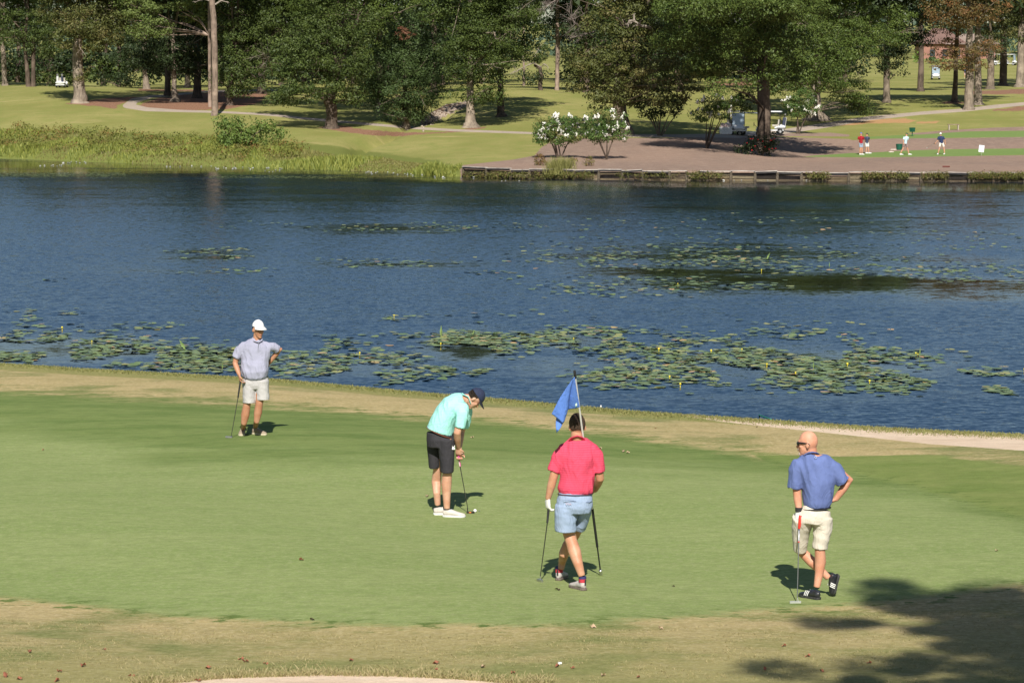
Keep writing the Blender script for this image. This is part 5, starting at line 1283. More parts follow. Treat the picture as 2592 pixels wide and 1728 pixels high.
    tanm = simple('tan shoe', (.36, .29, .21), (.28, .22, .16), 30, .8); cream = simple('cream sole', (.66, .58, .42), (.55, .48, .35), 20, .8)
    shoe(ftL + Vector((0, .06, 0)), ftL + Vector((-.01, -.25, 0)), (0, 0, 1), tanm, cream, root, lace=white)
    shoe(ftR + Vector((0, .02, 0)), ftR + Vector((.22, -.17, 0)), (0, 0, 1), tanm, cream, root, lace=white)
    face_bits(hc, hf, hu, root, brown, .98)
    hair_shell(hc, hf, hu, brown, root, .98, .1, -.55, .2, 1.05)
    cap(hc, hf, hu, simple('white cap', (.78, .78, .80), (.72, .72, .75), 40, .8), simple('cap brim', (.74, .73, .72)), root, .99, patch=simple('patch outline', (.5, .5, .55)))
    hd = near_pt(540 + 172 / 4.355, 780 + 1428 / 4.355)
    def mallet(c, s=1.0, dx=1):
        def fn(h):
            h.box(c + Vector((0, 0, .014)), (.1 * s, .022, .024)); h.box(c + Vector((-.042 * s, .035, .013)), (.016, .06, .02)); h.box(c + Vector((.042 * s, .035, .013)), (.016, .06, .02)); h.box(c + Vector((0, .058, .012)), (.07 * s, .02, .016))
        return fn
    top = a(303, 775, -.15)
    putter('black mallet putter held by the man in grey', top, a(272, 985, -.12), hd + Vector((.035, 0, .03)), mallet(hd), blk, dshaft, simple('dark head', (.05, .05, .055), (.3, .3, .3), 30, .35, .5, metal=.5))
    # ---------------------------------------------------------------- B: putting, aqua shirt
    f0 = near_pt(1040 + 440 / 4.236, 960 + 1476 / 4.236); D0 = f0.y; k = D0 / FPX / 4.236
    def b(x, y, dy=0): return at_depth(1040 + x / 4.236, 960 + y / 4.236, D0 + dy)
    root = empty('person', f0, 'man in aqua polo and navy cap bent over his putt', 'person', 'golfers on the putting green')
    sk = skin_mat('fair skin', (.62, .36, .25))
    hc, hf, hu = b(678, 205, .02), (.52, .12, -.84), (.84, .05, .5)
    Y = .02
    spine = [(312, 566, 150, .185), (340, 470, 140, .195), (392, 365, 134, .21), (452, 283, 124, .225), (520, 232, 100, .205), (570, 208, 68, .12), (600, 200, 44, .065)]
    side = (.9, 0, -.42)
    def sp(lst, grow=0, mul=1.0): return [b(x, y, Y) for x, y, h, d in lst], [(h * k * mul + grow, d * mul + grow) for x, y, h, d in lst]
    B = MB(); P, R = sp(spine, -.016, .93); B.tube(P, R, 20, side=side)
    head_shape(B, hc, hf, hu, .98)
    B.tube([b(580, 215, Y), b(620, 205, Y), b(655, 205, Y)], [.07, .06, .056], 14)
    f1 = near_pt(1040 + 285 / 4.236, 960 + 1452 / 4.236); dfar = f1.y - D0
    B.tube([b(360, 640, -.08), b(380, 820, -.07), b(390, 1000, -.05), b(381, 1120, -.02), b(383, 1250, -.01), b(386, 1385, 0)], [.095, .082, .060, .066, .050, .038], 14)
    B.tube([b(250, 640, .11), b(270, 820, .13), b(288, 965, .16), b(272, 1090, .22), b(278, 1220, dfar - .03), b(288, 1345, dfar)], [.095, .08, .058, .061, .046, .037], 14)
    shn, shf = b(556, 285, Y - .165), b(590, 270, Y + .175)
    gtop, gend = b(498, 745, .0), b(528, 930, .03)
    elN, wrN = b(497, 572, -.21), b(508, 728, -.045)
    B.tube([b(556, 310, Y - .13), b(532, 440, -.205), elN, elN.lerp(wrN, .4), wrN], [.045, .048, .047, .046, .031], 12)
    elF, wrF = b(540, 560, .22), b(515, 765, .06)
    B.tube([shf, b(580, 430, .21), elF, elF.lerp(wrF, .4), wrF], [.045, .046, .045, .043, .031], 12)
    hand(B, wrN, b(512, 850, 0) - wrN, (.25, 1, 0), 1, (.75, .9, .6), 1.0)
    hand(B, wrF, b(520, 880, .01) - wrF, (.15, -1, 0), -1, (.75, .9, .6), 1.0)
    remesh('body', B, sk, root, .0075, 5)
    aqua = cloth('aqua polo', (.36, .74, .69), (.32, .68, .63), (.40, .78, .72), freq=55)
    S = MB(); P, R = sp(spine[:6]); S.tube(P, R, 24, side=side)
    S.add(sleeve([b(540, 290, Y - .13), b(548, 370, -.185), b(536, 450, -.205), b(520, 522, -.212)], [(.095, .085), (.085, .08), (.068, .07), (.062, .066)], .012, .09))
    S.add(sleeve([b(580, 285, Y + .13), b(590, 370, .19), b(580, 450, .21), b(560, 520, .215)], [(.085, .085), (.08, .08), (.07, .07), (.066, .066)], .012, .09))
    sh = remesh('shirt', S, aqua, root, .009, 10, .011, 10, 2.0)
    MB().tube([b(560, 160, Y - .07), b(615, 185, Y - .075), b(640, 255, Y - .05), b(645, 265, Y + .05), b(600, 180, Y + .09), b(548, 165, Y + .06), b(540, 158, Y), b(560, 160, Y - .07)], [(.007, .018)] * 8, 8, side=(.9, 0, .3)).build('collar', aqua, sh)
    char = cloth('charcoal shorts', (.045, .042, .048), (.035, .033, .038))
    H = MB(); P = [b(318, 560, Y), b(320, 640, Y), b(322, 720, Y)]; H.tube(P, [(150 * k, .17), (155 * k, .185), (150 * k, .17)], 22, side=(.95, 0, -.3))
    H.add(sleeve([b(380, 640, -.075), b(384, 780, -.075), b(388, 890, -.07), b(388, 992, -.06)], [(.115, .11), (.1, .105), (.088, .1), (.082, .1)], .012, .15, 18, side=(1, 0, 0)))
    H.add(sleeve([b(255, 640, .10), b(248, 750, .11), b(250, 850, .13), b(254, 938, .15)], [(.1, .11), (.088, .105), (.076, .1), (.072, .1)], .012, .15, 18, side=(1, 0, 0)))
    remesh('shorts', H, char, root, .009, 4, .005, 8, 9.0)
    c0 = b(316, 572, Y); bx = (b(452, 632, Y) - b(178, 518, Y)) * .5
    bp = [c0 + bx * math.cos(t) * 1.01 + Vector((0, math.sin(t) * .186, 0)) for t in np.linspace(0, 2 * math.pi, 29)]
    MB().tube(bp, [(.006, .018)] * 29, 6, side=(.35, 0, .9)).build('belt', simple('brown belt', (.20, .055, .03), (.14, .04, .02), 20, .4, .5), root)
    gv = MB(); gv.box(b(440, 744, -.14), (.08, .03, .018), Matrix.Rotation(.08, 3, 'Y')); gv.tube([b(445, 740, -.14), b(440, 705, -.15)], [.012, .008], 6); gv.tube([b(460, 740, -.14), b(470, 705, -.15)], [.009, .007], 6)
    remesh('tucked_glove', gv, white, root, .005, 3)
    lg = simple('light grey shoe', (.62, .56, .50), (.52, .47, .43), 20, .7); ws = simple('white sole', (.78, .77, .74), (.6, .6, .6), 20, .6)
    sh_ = shoe(f0 + Vector((-.115, .03, 0)), f0 + Vector((.17, -.01, 0)), (0, 0, 1), lg, ws, root, lace=white, L=.285)
    shoe(f1 + Vector((-.05, 0, 0)), f1 + Vector((.22, .05, 0)), (0, 0, 1), lg, ws, root, lace=white, L=.285)
    face_bits(hc, hf, hu, root, brown, .98)
    hair_shell(hc, hf, hu, brown, root, .98, .12, -.62, .05, 1.07)
    navy = simple('navy cap', (.025, .035, .08), (.02, .025, .05), 40, .8)
    cap(hc, hf, hu, navy, simple('dark brim', (.02, .022, .035)), root, .99)
    hd = near_pt(1040 + 640 / 4.236, 960 + 1436 / 4.236)
    def blade(c, L=.1, m=(1, 0, 0), h=.026):
        d = Vector(m).normalized(); R_ = Matrix.Rotation(math.atan2(d.y, d.x), 3, 'Z')
        def fn(q): q.box(c + Vector((0, 0, h / 2 + .002)), (L, .018, h), R_); q.box(c + R_ @ Vector((0, .018, .008)), (L * .9, .024, .012), R_); q.tube([c + R_ @ Vector((-L * .38, 0, h)), c + R_ @ Vector((-L * .38, .0, h + .05))], [.006, .006], 8)
        return fn
    pk = simple('pink grip', (.72, .12, .36), (.6, .1, .3), 8, .6)
    pt = putter('putter with pink and white grip held over the ball', gtop, gend, hd + Vector((-.034, 0, .06)), blade(hd, .1), pk, dshaft, simple('black head', (.02, .02, .02), (.04, .03, .03), 9, .4))
    MB().tube([gtop.lerp(gend, .62) + Vector((-.006, -.011, 0)), gend + Vector((-.004, -.009, 0.005))], [(.006, .004)] * 2, 6).build('grip_stripe', simple('cream stripe', (.75, .68, .6)), pt)
    MB().ball(hd + Vector((-.005, -.0105, .015)), (.016, .002, .008), 10, 6).build('head_mark', simple('orange mark', (.7, .22, .04)), pt)
    bl = near_pt(1040 + 688 / 4.236, 960 + 1425 / 4.236)
    ball = MB().ball((0, 0, 0), (.0214,) * 3, 20, 14).build('golf_ball', simple('golf ball', (.85, .85, .84), (.82, .82, .81), 60, .4, .5), None); ball.location = bl + Vector((0, 0, .021)); ball.location.z = ground_z(bl.x, bl.y) + .0215
    tag(ball, 'white golf ball on the green in front of the putter head', 'golf ball')
    mk = near_pt(1040 + 733 / 4.236, 960 + 1415 / 4.236)
    m_ = MB().tube([(0, 0, 0), (0, 0, .003)], [.012, .012], 14).build('ball_marker', chrome, None); m_.location = (mk.x, mk.y, ground_z(mk.x, mk.y) + .003); tag(m_, 'small shiny ball marker lying just right of the ball', 'ball marker')
    # ---------------------------------------------------------------- C: red shirt, from behind
    hN = near_pt(1340 + 690 / 4.9, 1200 + 1446 / 4.9); tN = near_pt(1340 + 532 / 4.9, 1200 + 1402 / 4.9)
    hF = near_pt(1340 + 352 / 4.9, 1200 + 1322 / 4.9); tF = near_pt(1340 + 428 / 4.9, 1200 + 1285 / 4.9)
    D0 = hN.y + .15; k1 = D0 / FPX / 4.355; k2 = D0 / FPX / 4.9
    def c(x, y, dy=0): return at_depth(1340 + x / 4.355, 920 + y / 4.355, D0 + dy)
    def e(x, y, dy=0): return at_depth(1340 + x / 4.9, 1200 + y / 4.9, D0 + dy)
    root = empty('person', hN.lerp(hF, .5), 'man in red polo and pale blue shorts seen from behind, holding the flagstick', 'person', 'golfers on the putting green')
    sk = skin_mat('sunburnt skin', (.55, .30, .19))
    hc, hf, hu = c(526, 700, .0), (-.12, .95, -.28), (-.02, .18, 1)
    sr = [(450, 600, 812, .06), (405, 650, 845, .08), (352, 715, 900, .10), (328, 742, 955, .115), (332, 742, 1020, .125), (345, 726, 1110, .13), (338, 718, 1200, .125), (330, 712, 1300, .128), (312, 708, 1380, .135), (330, 696, 1436, .12)]
    dl = [.02, .02, .015, .01, 0, 0, 0, 0, 0, 0]
    B = MB(); P, R = rings(c, sr, k1, -.016, .93, dl); B.tube(P[::-1], R[::-1], 20, side=(1, 0, 0))
    head_shape(B, hc, hf, hu, 1.04)
    B.tube([c(528, 850, .01), c(525, 800, -.01), hc + Vector((0, -.01, -.05))], [.072, .066, .064], 14)
    yn, yf = hN.y - D0, hF.y - D0
    B.tube([e(470, 380, 0), e(475, 560, 0), e(492, 745, .03), e(530, 860, .0), e(560, 955, -.03), e(605, 1110, yn + .05), e(652, 1262, yn + .03)], [.105, .09, .064, .064, .070, .052, .036], 16)
    B.tube([e(650, 380, .08), e(625, 560, .16), e(545, 770, .26), e(470, 880, .27), e(432, 975, .28), e(408, 1080, yf + .02), e(392, 1180, yf + .01)], [.1, .085, .060, .055, .057, .042, .034], 16)
    elL, wrL = c(258, 1275, .0), c(204, 1490, .04)
    B.tube([c(352, 985), c(300, 1120, 0), elL, c(240, 1350, .01), wrL], [.06, .052, .045, .045, .030], 12)
    elR, wrR = c(778, 1270, .03), c(722, 1395, .22)
    B.tube([c(725, 985), c(758, 1120, 0), elR, elR.lerp(wrR, .4), wrR], [.06, .053, .046, .044, .031], 12)
    hand(B, wrL, (.02, .03, -1), (.6, .35, 0), -1, (.55, .9, .7), 1.0)
    hand(B, wrR, c(680, 1425, .33) - wrR, (-.6, .5, .2), 1, (.7, .9, .7), 1.0)
    remesh('body', B, sk, root, .0075, 5)
    G = MB(); hand(G, wrL, (.02, .03, -1), (.6, .35, 0), -1, (.55, .9, .7), 1.0, .003); remesh('glove', G, white, root, .005, 3)
    red = cloth('red polo', (.66, .07, .13), (.60, .06, .115), (.67, .08, .145), freq=42)
    S = MB(); P, R = rings(c, sr, k1, 0, 1, dl); S.tube(P[::-1], R[::-1], 24, side=(1, 0, 0))
    S.add(sleeve([c(440, 950), c(385, 965), c(342, 1015), c(302, 1100), c(266, 1190)], [(.06, .08), (.075, .085), (.076, .08), (.068, .072), (.062, .066)], .012, .09))
    S.add(sleeve([c(630, 950), c(690, 965), c(728, 1015), c(755, 1100), c(768, 1205)], [(.06, .08), (.072, .085), (.07, .08), (.062, .072), (.058, .066)], .012, .09))
    sh = remesh('shirt', S, red, root, .009, 12, .016, 9.5, 3.0)
    MB().tube([c(450, 845, -.04), c(470, 815, -.075), c(528, 795, -.09), c(580, 812, -.075), c(605, 850, -.03), c(590, 830, .05), c(528, 820, .09), c(465, 830, .05), c(450, 845, -.04)], [(.008, .02)] * 9, 8, side=(0, 0, 1)).build('collar', red, sh)
    H = MB(); H.tube([e(572, 228, 0), e(566, 300, 0), e(560, 380, 0), e(555, 450, .01)], [(206 * k2, .125), (222 * k2, .14), (228 * k2, .15), (215 * k2, .14)], 24, side=(1, 0, 0))
    H.add(sleeve([e(455, 380, -.01), e(450, 500, -.01), e(450, 600, -.005), e(450, 708, 0)], [(.115, .13), (.118, .125), (.115, .118), (.112, .115)], .012, .15, 20, side=(1, 0, -.05)))
    H.add(sleeve([e(665, 380, .04), e(668, 470, .08), e(650, 560, .13), e(622, 655, .18)], [(.098, .12), (.082, .11), (.072, .105), (.07, .10)], .012, .15, 20, side=(1, 0, 0)))
    den = cloth('pale blue shorts', (.33, .41, .56), (.28, .36, .50))
    so = remesh('shorts', H, den, root, .009, 4, .009, 8, 12.0, stretch=(.7, .7, 1.2))
    seam = simple('pocket seam', (.2, .26, .4))
    MB().tube([e(425, 318, -.155), e(500, 322, -.158), e(582, 335, -.15)], [.003] * 3, 5).build('pocket_seam', seam, so)
    MB().tube([e(705, 345, -.12), e(745, 345, -.1), e(780, 325, -.06)], [.003] * 3, 5).build('pocket_seam', seam, so)
    pkm = simple('pink stitching', (.75, .5, .55))
    MB().tube([e(452, 352, -.163), e(460, 375, -.163), e(478, 352, -.163), e(490, 378, -.163), e(508, 358, -.163), e(518, 378, -.163)], [.0028] * 6, 5).build('embroidery', pkm, so)
    bp = [e(570, 240, 0) + Vector((math.cos(t) * 208 * k2, math.sin(t) * .130, 0)) for t in np.linspace(0, 2 * math.pi, 29)]
    MB().tube(bp, [(.006, .015)] * 29, 6, side=(0, 0, 1)).build('belt', simple('cognac belt', (.13, .05, .03), (.03, .035, .08), 4, .5), root)
    gs = simple('grey knit shoe', (.50, .45, .43), (.42, .38, .36), 30, .8); ss = simple('speckled sole', (.22, .17, .14), (.12, .1, .09), 60, .8)
    tabm = simple('black tab', (.03, .03, .03))
    for h_, t_, an in ((hN, tN, e(655, 1275, yn + .03)), (hF, tF, e(392, 1175, yf + .01))):
        h2 = Vector((h_.x, h_.y, ground_z(h_.x, h_.y))); d = Vector((t_.x - h_.x, t_.y - h_.y, 0)).normalized()
        s_ = shoe(h2, h2 + d * .28, (0, 0, 1), gs, ss, root, L=.29)
        MB().tube([h2 + Vector((0, 0, .06)) - d * .004, h2 + Vector((0, 0, .12)) - d * .008], [(.008, .004)] * 2, 6).build('heel_tab', tabm, s_)
        ax = h2 + d * .052
        MB().tube([ax + Vector((0, 0, .085)), ax + Vector((0, 0, .125))], [.041, .0405], 16).build('sock', simple('red sock', (.5, .04, .06)), root)
        MB().tube([ax + Vector((0, 0, .122)), ax + Vector((0, 0, .148))], [.0425, .041], 16).build('sock_band', simple('navy sock', (.04, .04, .14)), root)
    hair_shell(hc, hf, hu, simple('dark blond hair', (.21, .135, .09), (.12, .075, .05), 45, .75, .25, .8, 70), root, 1.04, .3, -.72, .1, 1.10)
    hd = near_pt(1340 + 136 / 4.9, 1200 + 1330 / 4.9)
    putter('silver headed putter in the gloved left hand of the man in red', c(218, 1530, .06), e(222, 602, .05), hd + Vector((0, 0, .06)), lambda h: (h.box(hd + Vector((-.005, .0, .014)), (.028, .1, .026), Matrix.Rotation(.5, 3, 'Z')), h.tube([hd + Vector((0, 0, .02)), hd + Vector((0, 0, .065))], [.007, .006], 8)), blk, dshaft, chrome)
    # flagstick with blue flag
    bot = near_pt(1340 + 888 / 4.9, 1200 + 1250 / 4.9); bot.z = ground_z(bot.x, bot.y)
    topp = at_depth(1340 + 497 / 4.355, 920 + 78 / 4.355, D0 - .52)
    fr = empty('flagstick', bot, 'white and black flagstick with drooping blue flag leaning over the man in red', 'flagstick')
    def fp(t): return bot.lerp(topp, t)
    whp = simple('white pole', (.8, .79, .78), (.74, .73, .72), 8, .4, .4)
    # photograph: white from 0.39 upward, thick black grip below it, slim black shaft and metal ferrule at the foot
    MB().tube([fp(.335), fp(.967)], [.0115, .0095], 12).build('pole', whp, fr)
    MB().tube([fp(.145), fp(.338)], [.0135, .0145], 12).build('grip', blk, fr)
    MB().tube([fp(.02), fp(.148)], [.008, .008], 10).build('lower_shaft', blk, fr)
    MB().tube([fp(0), fp(.004), fp(.026), fp(.028)], [.015, .018, .018, .01], 12).build('ferrule', chrome, fr)
    MB().tube([fp(.966), fp(.97), fp(.998), fp(1.0)], [.012, .014, .014, .010], 12).build('top_cap', blk, fr)
    cols = [[(500, 145), (511, 228), (525, 310), (541, 395), (556, 478)],
            [(494, 150), (499, 235), (506, 330), (510, 415), (512, 492)],
            [(490, 158), (482, 255), (474, 350), (462, 430), (450, 500)],
            [(486, 160), (466, 262), (446, 370), (430, 450), (416, 520)],
            [(484, 162), (440, 300), (428, 420), (420, 520), (400, 590)],
            [(482, 164), (418, 280), (395, 400), (385, 520), (372, 655)],
            [(481, 166), (400, 285), (350, 385), (320, 500), (330, 620)],
            [(480, 168), (395, 290), (335, 380), (288, 470), (245, 552)]]
    deps = [0, .03, .05, .09, .02, -.04, -.05, -.03]
    V = []; F = []; U = 4
    gridP = []
    for ci in range(len(cols)):
        row = []
        for j, (x, y) in enumerate(cols[ci]):
            yy = D0 - .52 + .14 * j / 4 + deps[ci] * (j / 4) ** .8 * .8
            row.append(c(x, y, yy - D0))
        gridP.append(row)
    NC, NR = len(cols), 5; su, sv = 4, 5
    def cr(p0, p1, p2, p3, t): return .5 * ((2 * p1) + (-p0 + p2) * t + (2 * p0 - 5 * p1 + 4 * p2 - p3) * t * t + (-p0 + 3 * p1 - 3 * p2 + p3) * t ** 3)
    def ev(u, v):
        def row(i):
            i = max(0, min(NC - 1, i)); j = min(int(v), NR - 2); t = v - j; g = gridP[i]
            return cr(g[max(j - 1, 0)], g[j], g[j + 1], g[min(j + 2, NR - 1)], t)
        i = min(int(u), NC - 2); t = u - i
        return cr(row(i - 1), row(i), row(i + 1), row(i + 2), t)
    nu, nv = (NC - 1) * su + 1, (NR - 1) * sv + 1
    for i in range(nu):
        for j in range(nv): V.append(ev(i / su, j / sv))
    for i in range(nu - 1):
        for j in range(nv - 1): F.append((i * nv + j, (i + 1) * nv + j, (i + 1) * nv + j + 1, i * nv + j + 1))
    # the folded under corner hanging below
    o_ = len(V); low = [(418, 515), (395, 580), (372, 650), (345, 610), (292, 598), (296, 700), (300, 765), (335, 720), (375, 655)]
    tri = [c(400, 560, -0.39), c(372, 652, -0.40), c(345, 705, -0.39), c(300, 765, -0.38), c(290, 690, -0.37), c(294, 600, -0.37), c(340, 560, -0.36)]
    V += tri; F.append(tuple(range(o_, o_ + 7)))
    mb = MB(); mb.add((V, F)); fo = mb.build('flag', cloth('blue flag', (.115, .235, .66), (.105, .22, .60)), fr)
    md = fo.modifiers.new('thick', 'SOLIDIFY'); md.thickness = .0015
    rm = MB(); cc = c(516, 455, -.42); rm.ball(cc, (.010, .004, .022), 12, 8, Matrix.Rotation(.15, 3, 'Y')); rm.build('emblem', simple('white emblem', (.75, .8, .75), (.1, .3, .2), 60, .6), fo)
    # ---------------------------------------------------------------- D: blue shirt, bald
    hS = near_pt(1940 + 880 / 6.533, 1300 + 1425 / 6.533); tS = near_pt(1940 + 545 / 6.533, 1300 + 1362 / 6.533)
    D0 = hS.y + .03; kA = D0 / FPX / 6.029; kB = D0 / FPX / 6.533
    def d(x, y, dy=0): return at_depth(1940 + x / 6.029, 1080 + y / 6.029, D0 + dy)
    def g(x, y, dy=0): return at_depth(1940 + x / 6.533, 1300 + y / 6.533, D0 + dy)
    root = empty('person', hS, 'bald man in blue polo and sunglasses with crossed legs, leaning on a red gripped putter', 'person', 'golfers on the putting green')
    sk = skin_mat('reddened skin', (.64, .33, .22))
    hc, hf, hu = d(632, 262, 0), (-.93, .30, -.06), (-.03, 0, 1)
    sr = [(598, 770, 398, .065), (520, 840, 430, .08), (455, 920, 470, .095), (425, 985, 530, .115), (430, 1030, 610, .125), (490, 1048, 720, .135), (530, 1045, 850, .14), (542, 1030, 960, .138), (550, 1006, 1080, .138), (553, 985, 1160, .14), (566, 962, 1225, .125)]
    dl = [0] * 11
    B = MB(); P, R = rings(d, sr, kA, -.016, .93, dl); B.tube(P[::-1], R[::-1], 20, side=(1, 0, 0))
    head_shape(B, hc, hf, hu, 1.03)
    B.tube([d(688, 460, .02), d(688, 400, .0), hc + Vector((.03, 0, -.03))], [.055, .060, .062], 14)
    B.tube([g(940, 60), g(910, 350, 0), g(885, 600, -.02), g(893, 790, .01), g(872, 990, .01), g(832, 1215, .0)], [.085, .07, .056, .060, .046, .034], 14)
    B.tube([g(620, 60, .02), g(580, 330, .1), g(550, 590, .2), g(660, 700, .19), g(760, 800, .17), g(900, 935, .17), g(1030, 1060, .16)], [.08, .07, .056, .054, .056, .044, .034], 14)
    elL, wrL = d(468, 1000, 0), d(497, 1270, -.02)
    B.tube([d(460, 600), d(455, 820, 0), elL, d(478, 1110, 0), wrL], [.06, .053, .044, .044, .032], 12)
    elR, wrR = d(1270, 812, .03), d(1050, 1112, .06)
    B.tube([d(1000, 605), d(1130, 720, .0), elR, elR.lerp(wrR, .4), wrR], [.062, .054, .041, .043, .031], 12)
    f_ = g(520, 130, -.05) - wrL
    hand(B, wrL, f_, (.5, .6, 0), 1, (.35, .7, .6), 1.02)
    hand(B, wrR, (-.75, -.1, -.3), (-.3, .3, .9), 1, (.9, 1.0, .8), .95)
    remesh('body', B, sk, root, .0075, 5)
    G = MB(); hand(G, wrL, f_, (.5, .6, 0), 1, (.35, .7, .6), 1.02, .003); remesh('glove', G, white, root, .005, 3)
    MB().tube([wrL + Vector((0, 0, .03)), wrL + Vector((0, 0, -.012))], [.040, .040], 14).build('wrist_band', blk, root)
    blue = cloth('blue polo', (.13, .175, .38), (.115, .155, .34))
    S = MB(); P, R = rings(d, sr, kA, 0, 1, dl); S.tube(P[::-1], R[::-1], 24, side=(1, 0, 0))
    S.add(sleeve([d(570, 580), d(500, 590), d(462, 670), d(445, 800), d(430, 948)], [(.06, .085), (.075, .09), (.078, .085), (.072, .078), (.069, .074)], .012, .1))
    S.add(sleeve([d(880, 600), d(960, 610), d(1035, 665), d(1110, 745, .0), d(1175, 838, .01)], [(.06, .085), (.082, .09), (.084, .088), (.08, .08), (.078, .08)], .012, .1))
    sh = remesh('shirt', S, blue, root, .009, 12, .016, 8, 4.0)
    MB().tube([d(600, 425, -.05), d(640, 395, -.072), d(700, 385, -.075), d(762, 395, -.05), d(790, 425, 0), d(760, 415, .06), d(690, 410, .08), d(610, 430, .05), d(575, 445, -.01), d(600, 425, -.05)], [(.008, .022)] * 10, 8, side=(0, 0, 1)).build('collar', blue, sh)
    em = [d(752, 462, -.112) + Vector((math.cos(t) * .011, 0, math.sin(t) * .012)) for t in np.linspace(0, 2 * math.pi, 13)]
    MB().tube(em, [.0022] * 13, 5).build('emblem', simple('pale emblem', (.6, .65, .8)), sh)
    H = MB(); H.tube([d(775, 1234), d(752, 1320), d(724, 1400), d(715, 1470)], [(.141, .122), (.168, .138), (.187, .145), (.19, .13)], 24, side=(1, 0, 0))
    H.add(sleeve([g(610, 60, .02), g(575, 250, .08), g(560, 430, .13), g(555, 590, .18)], [(.115, .125), (.1, .11), (.082, .1), (.073, .098)], .012, .15, 20, side=(1, 0, 0)))
    H.add(sleeve([g(930, 60), g(930, 250), g(900, 430), g(882, 580)], [(.108, .125), (.098, .11), (.086, .1), (.080, .096)], .012, .15, 20, side=(1, 0, 0)))
    stone = cloth('stone shorts', (.66, .60, .50), (.58, .53, .44))
    remesh('shorts', H, stone, root, .009, 8, .007, 7, 14.0, stretch=(.8, .8, 1.1))
    bp = [d(760, 1238) + Vector((math.cos(t) * .141, math.sin(t) * .127, math.cos(t) * .008)) for t in np.linspace(0, 2 * math.pi, 29)]
    MB().tube(bp, [(.006, .018)] * 29, 6, side=(0, 0, 1)).build('belt', blk, root)
    bs_ = simple('black shoe', (.015, .016, .022), (.03, .03, .035), 14, .3, .6); bsole = simple('black sole', (.03, .03, .03), (.06, .06, .06), 40, .6)
    h2 = Vector((hS.x, hS.y, ground_z(hS.x, hS.y))); dd = Vector((tS.x - hS.x, tS.y - hS.y, 0)).normalized()
    shoe(h2, h2 + dd * .29, (0, 0, 1), bs_, bsole, root, L=.30, stripes=white)
    toe = near_pt(1940 + 1110 / 6.533, 1300 + 1362 / 6.533); toe.z = ground_z(toe.x, toe.y) + .02
    heel = at_depth(1940 + 1205 / 6.533, 1300 + 985 / 6.533, D0 + .16)
    dv = (toe - heel).normalized()
    shoe(heel + Vector((.0, 0, -.01)), toe, (-1, -.25, -.3), bs_, bsole, root, L=(toe - heel).length * 1.02, stripes=white)
    f, u, sd, R_ = basis(hf, hu); s = 1.03
    gl = MB(); C0 = hc + u * .014 * s
    for q in (1, -1):
        gl.ball(C0 + f * .094 * s + sd * q * .034 * s - u * .002, (.034 * s, .014 * s, .021 * s), 14, 8, R_ @ Matrix.Rotation(-.38 * q, 3, 'Z'))
        gl.tube([C0 + f * .085 * s + sd * q * .066 * s + u * .008, C0 + f * .03 * s + sd * q * .080 * s + u * .006, C0 - f * .02 * s + sd * q * .083 * s, C0 - f * .04 * s + sd * q * .081 * s - u * .012], [(.004, .010), (.004, .008), (.003, .005), (.003, .004)], 8, side=sd)
    gl.tube([C0 + f * .104 * s + sd * .014, C0 + f * .104 * s - sd * .014], [.004, .004], 6)
    gl.build('sunglasses', simple('black gloss', (.012, .012, .014), (.02, .02, .02), 8, .12, .6), root)
    go = MB(); go.ball(hc - u * .098 * s + f * .084 * s, (.026, .018, .024), 12, 8, R_); go.tube([hc - u * .05 * s + f * .093 * s + sd * .03, hc - u * .047 * s + f * .108 * s, hc - u * .05 * s + f * .093 * s - sd * .03], [.005, .007, .005], 8)
    remesh('goatee', go, simple('grey beard', (.45, .40, .36), (.35, .3, .27), 90, .9), root, .004, 2)
    MB().tube([hc - u * .065 * s + f * .098 * s + sd * .02, hc - u * .064 * s + f * .106 * s, hc - u * .065 * s + f * .098 * s - sd * .02], [.003, .005, .003], 6).build('mouth', simple('lips', (.45, .2, .17)), root)
    hair_shell(hc, hf, hu, simple('cropped grey hair', (.50, .36, .30), (.42, .30, .25), 60, .8), root, .93, .05, -.55, -.1, 1.012, name='cropped_hair') if False else None
    hd = near_pt(1940 + 478 / 6.533, 1300 + 1475 / 6.533)
    redg = simple('red grip', (.72, .05, .03), (.6, .04, .03), 12, .5)
    pt = putter('putter with fat red grip under the bald man\'s gloved hand', g(568, 25, -.075), g(540, 245, -.08), g(510, 1385, hd.y - D0), lambda h: (h.box(hd + Vector((0, 0, .012)), (.118, .02, .022), Matrix.Rotation(.12, 3, 'Z')), h.box(hd + Vector((0, .02, .006)), (.1, .03, .012), Matrix.Rotation(.12, 3, 'Z')), h.tube([hd + Vector((.03, 0, .02)), g(510, 1385, hd.y - D0)], [.005, .006], 8)), redg, shaftm, simple('silver head', (.7, .7, .68), (.6, .6, .58), 8, .35, .5, metal=.6), gr=(.019, .012))
    q0, q1 = g(568, 25, -.075).lerp(g(540, 245, -.08), 1.0), g(510, 1385, hd.y - D0)
    MB().tube([q0.lerp(q1, .0), q0.lerp(q1, .185)], [.0085, .0085], 10).build('shaft_sleeve', simple('white and navy band', (.7, .7, .72), (.03, .03, .08), 30, .4), pt)
    MB().tube([q0.lerp(q1, .183), q0.lerp(q1, .197)], [.010, .010], 10).build('red_ring', redg, pt)
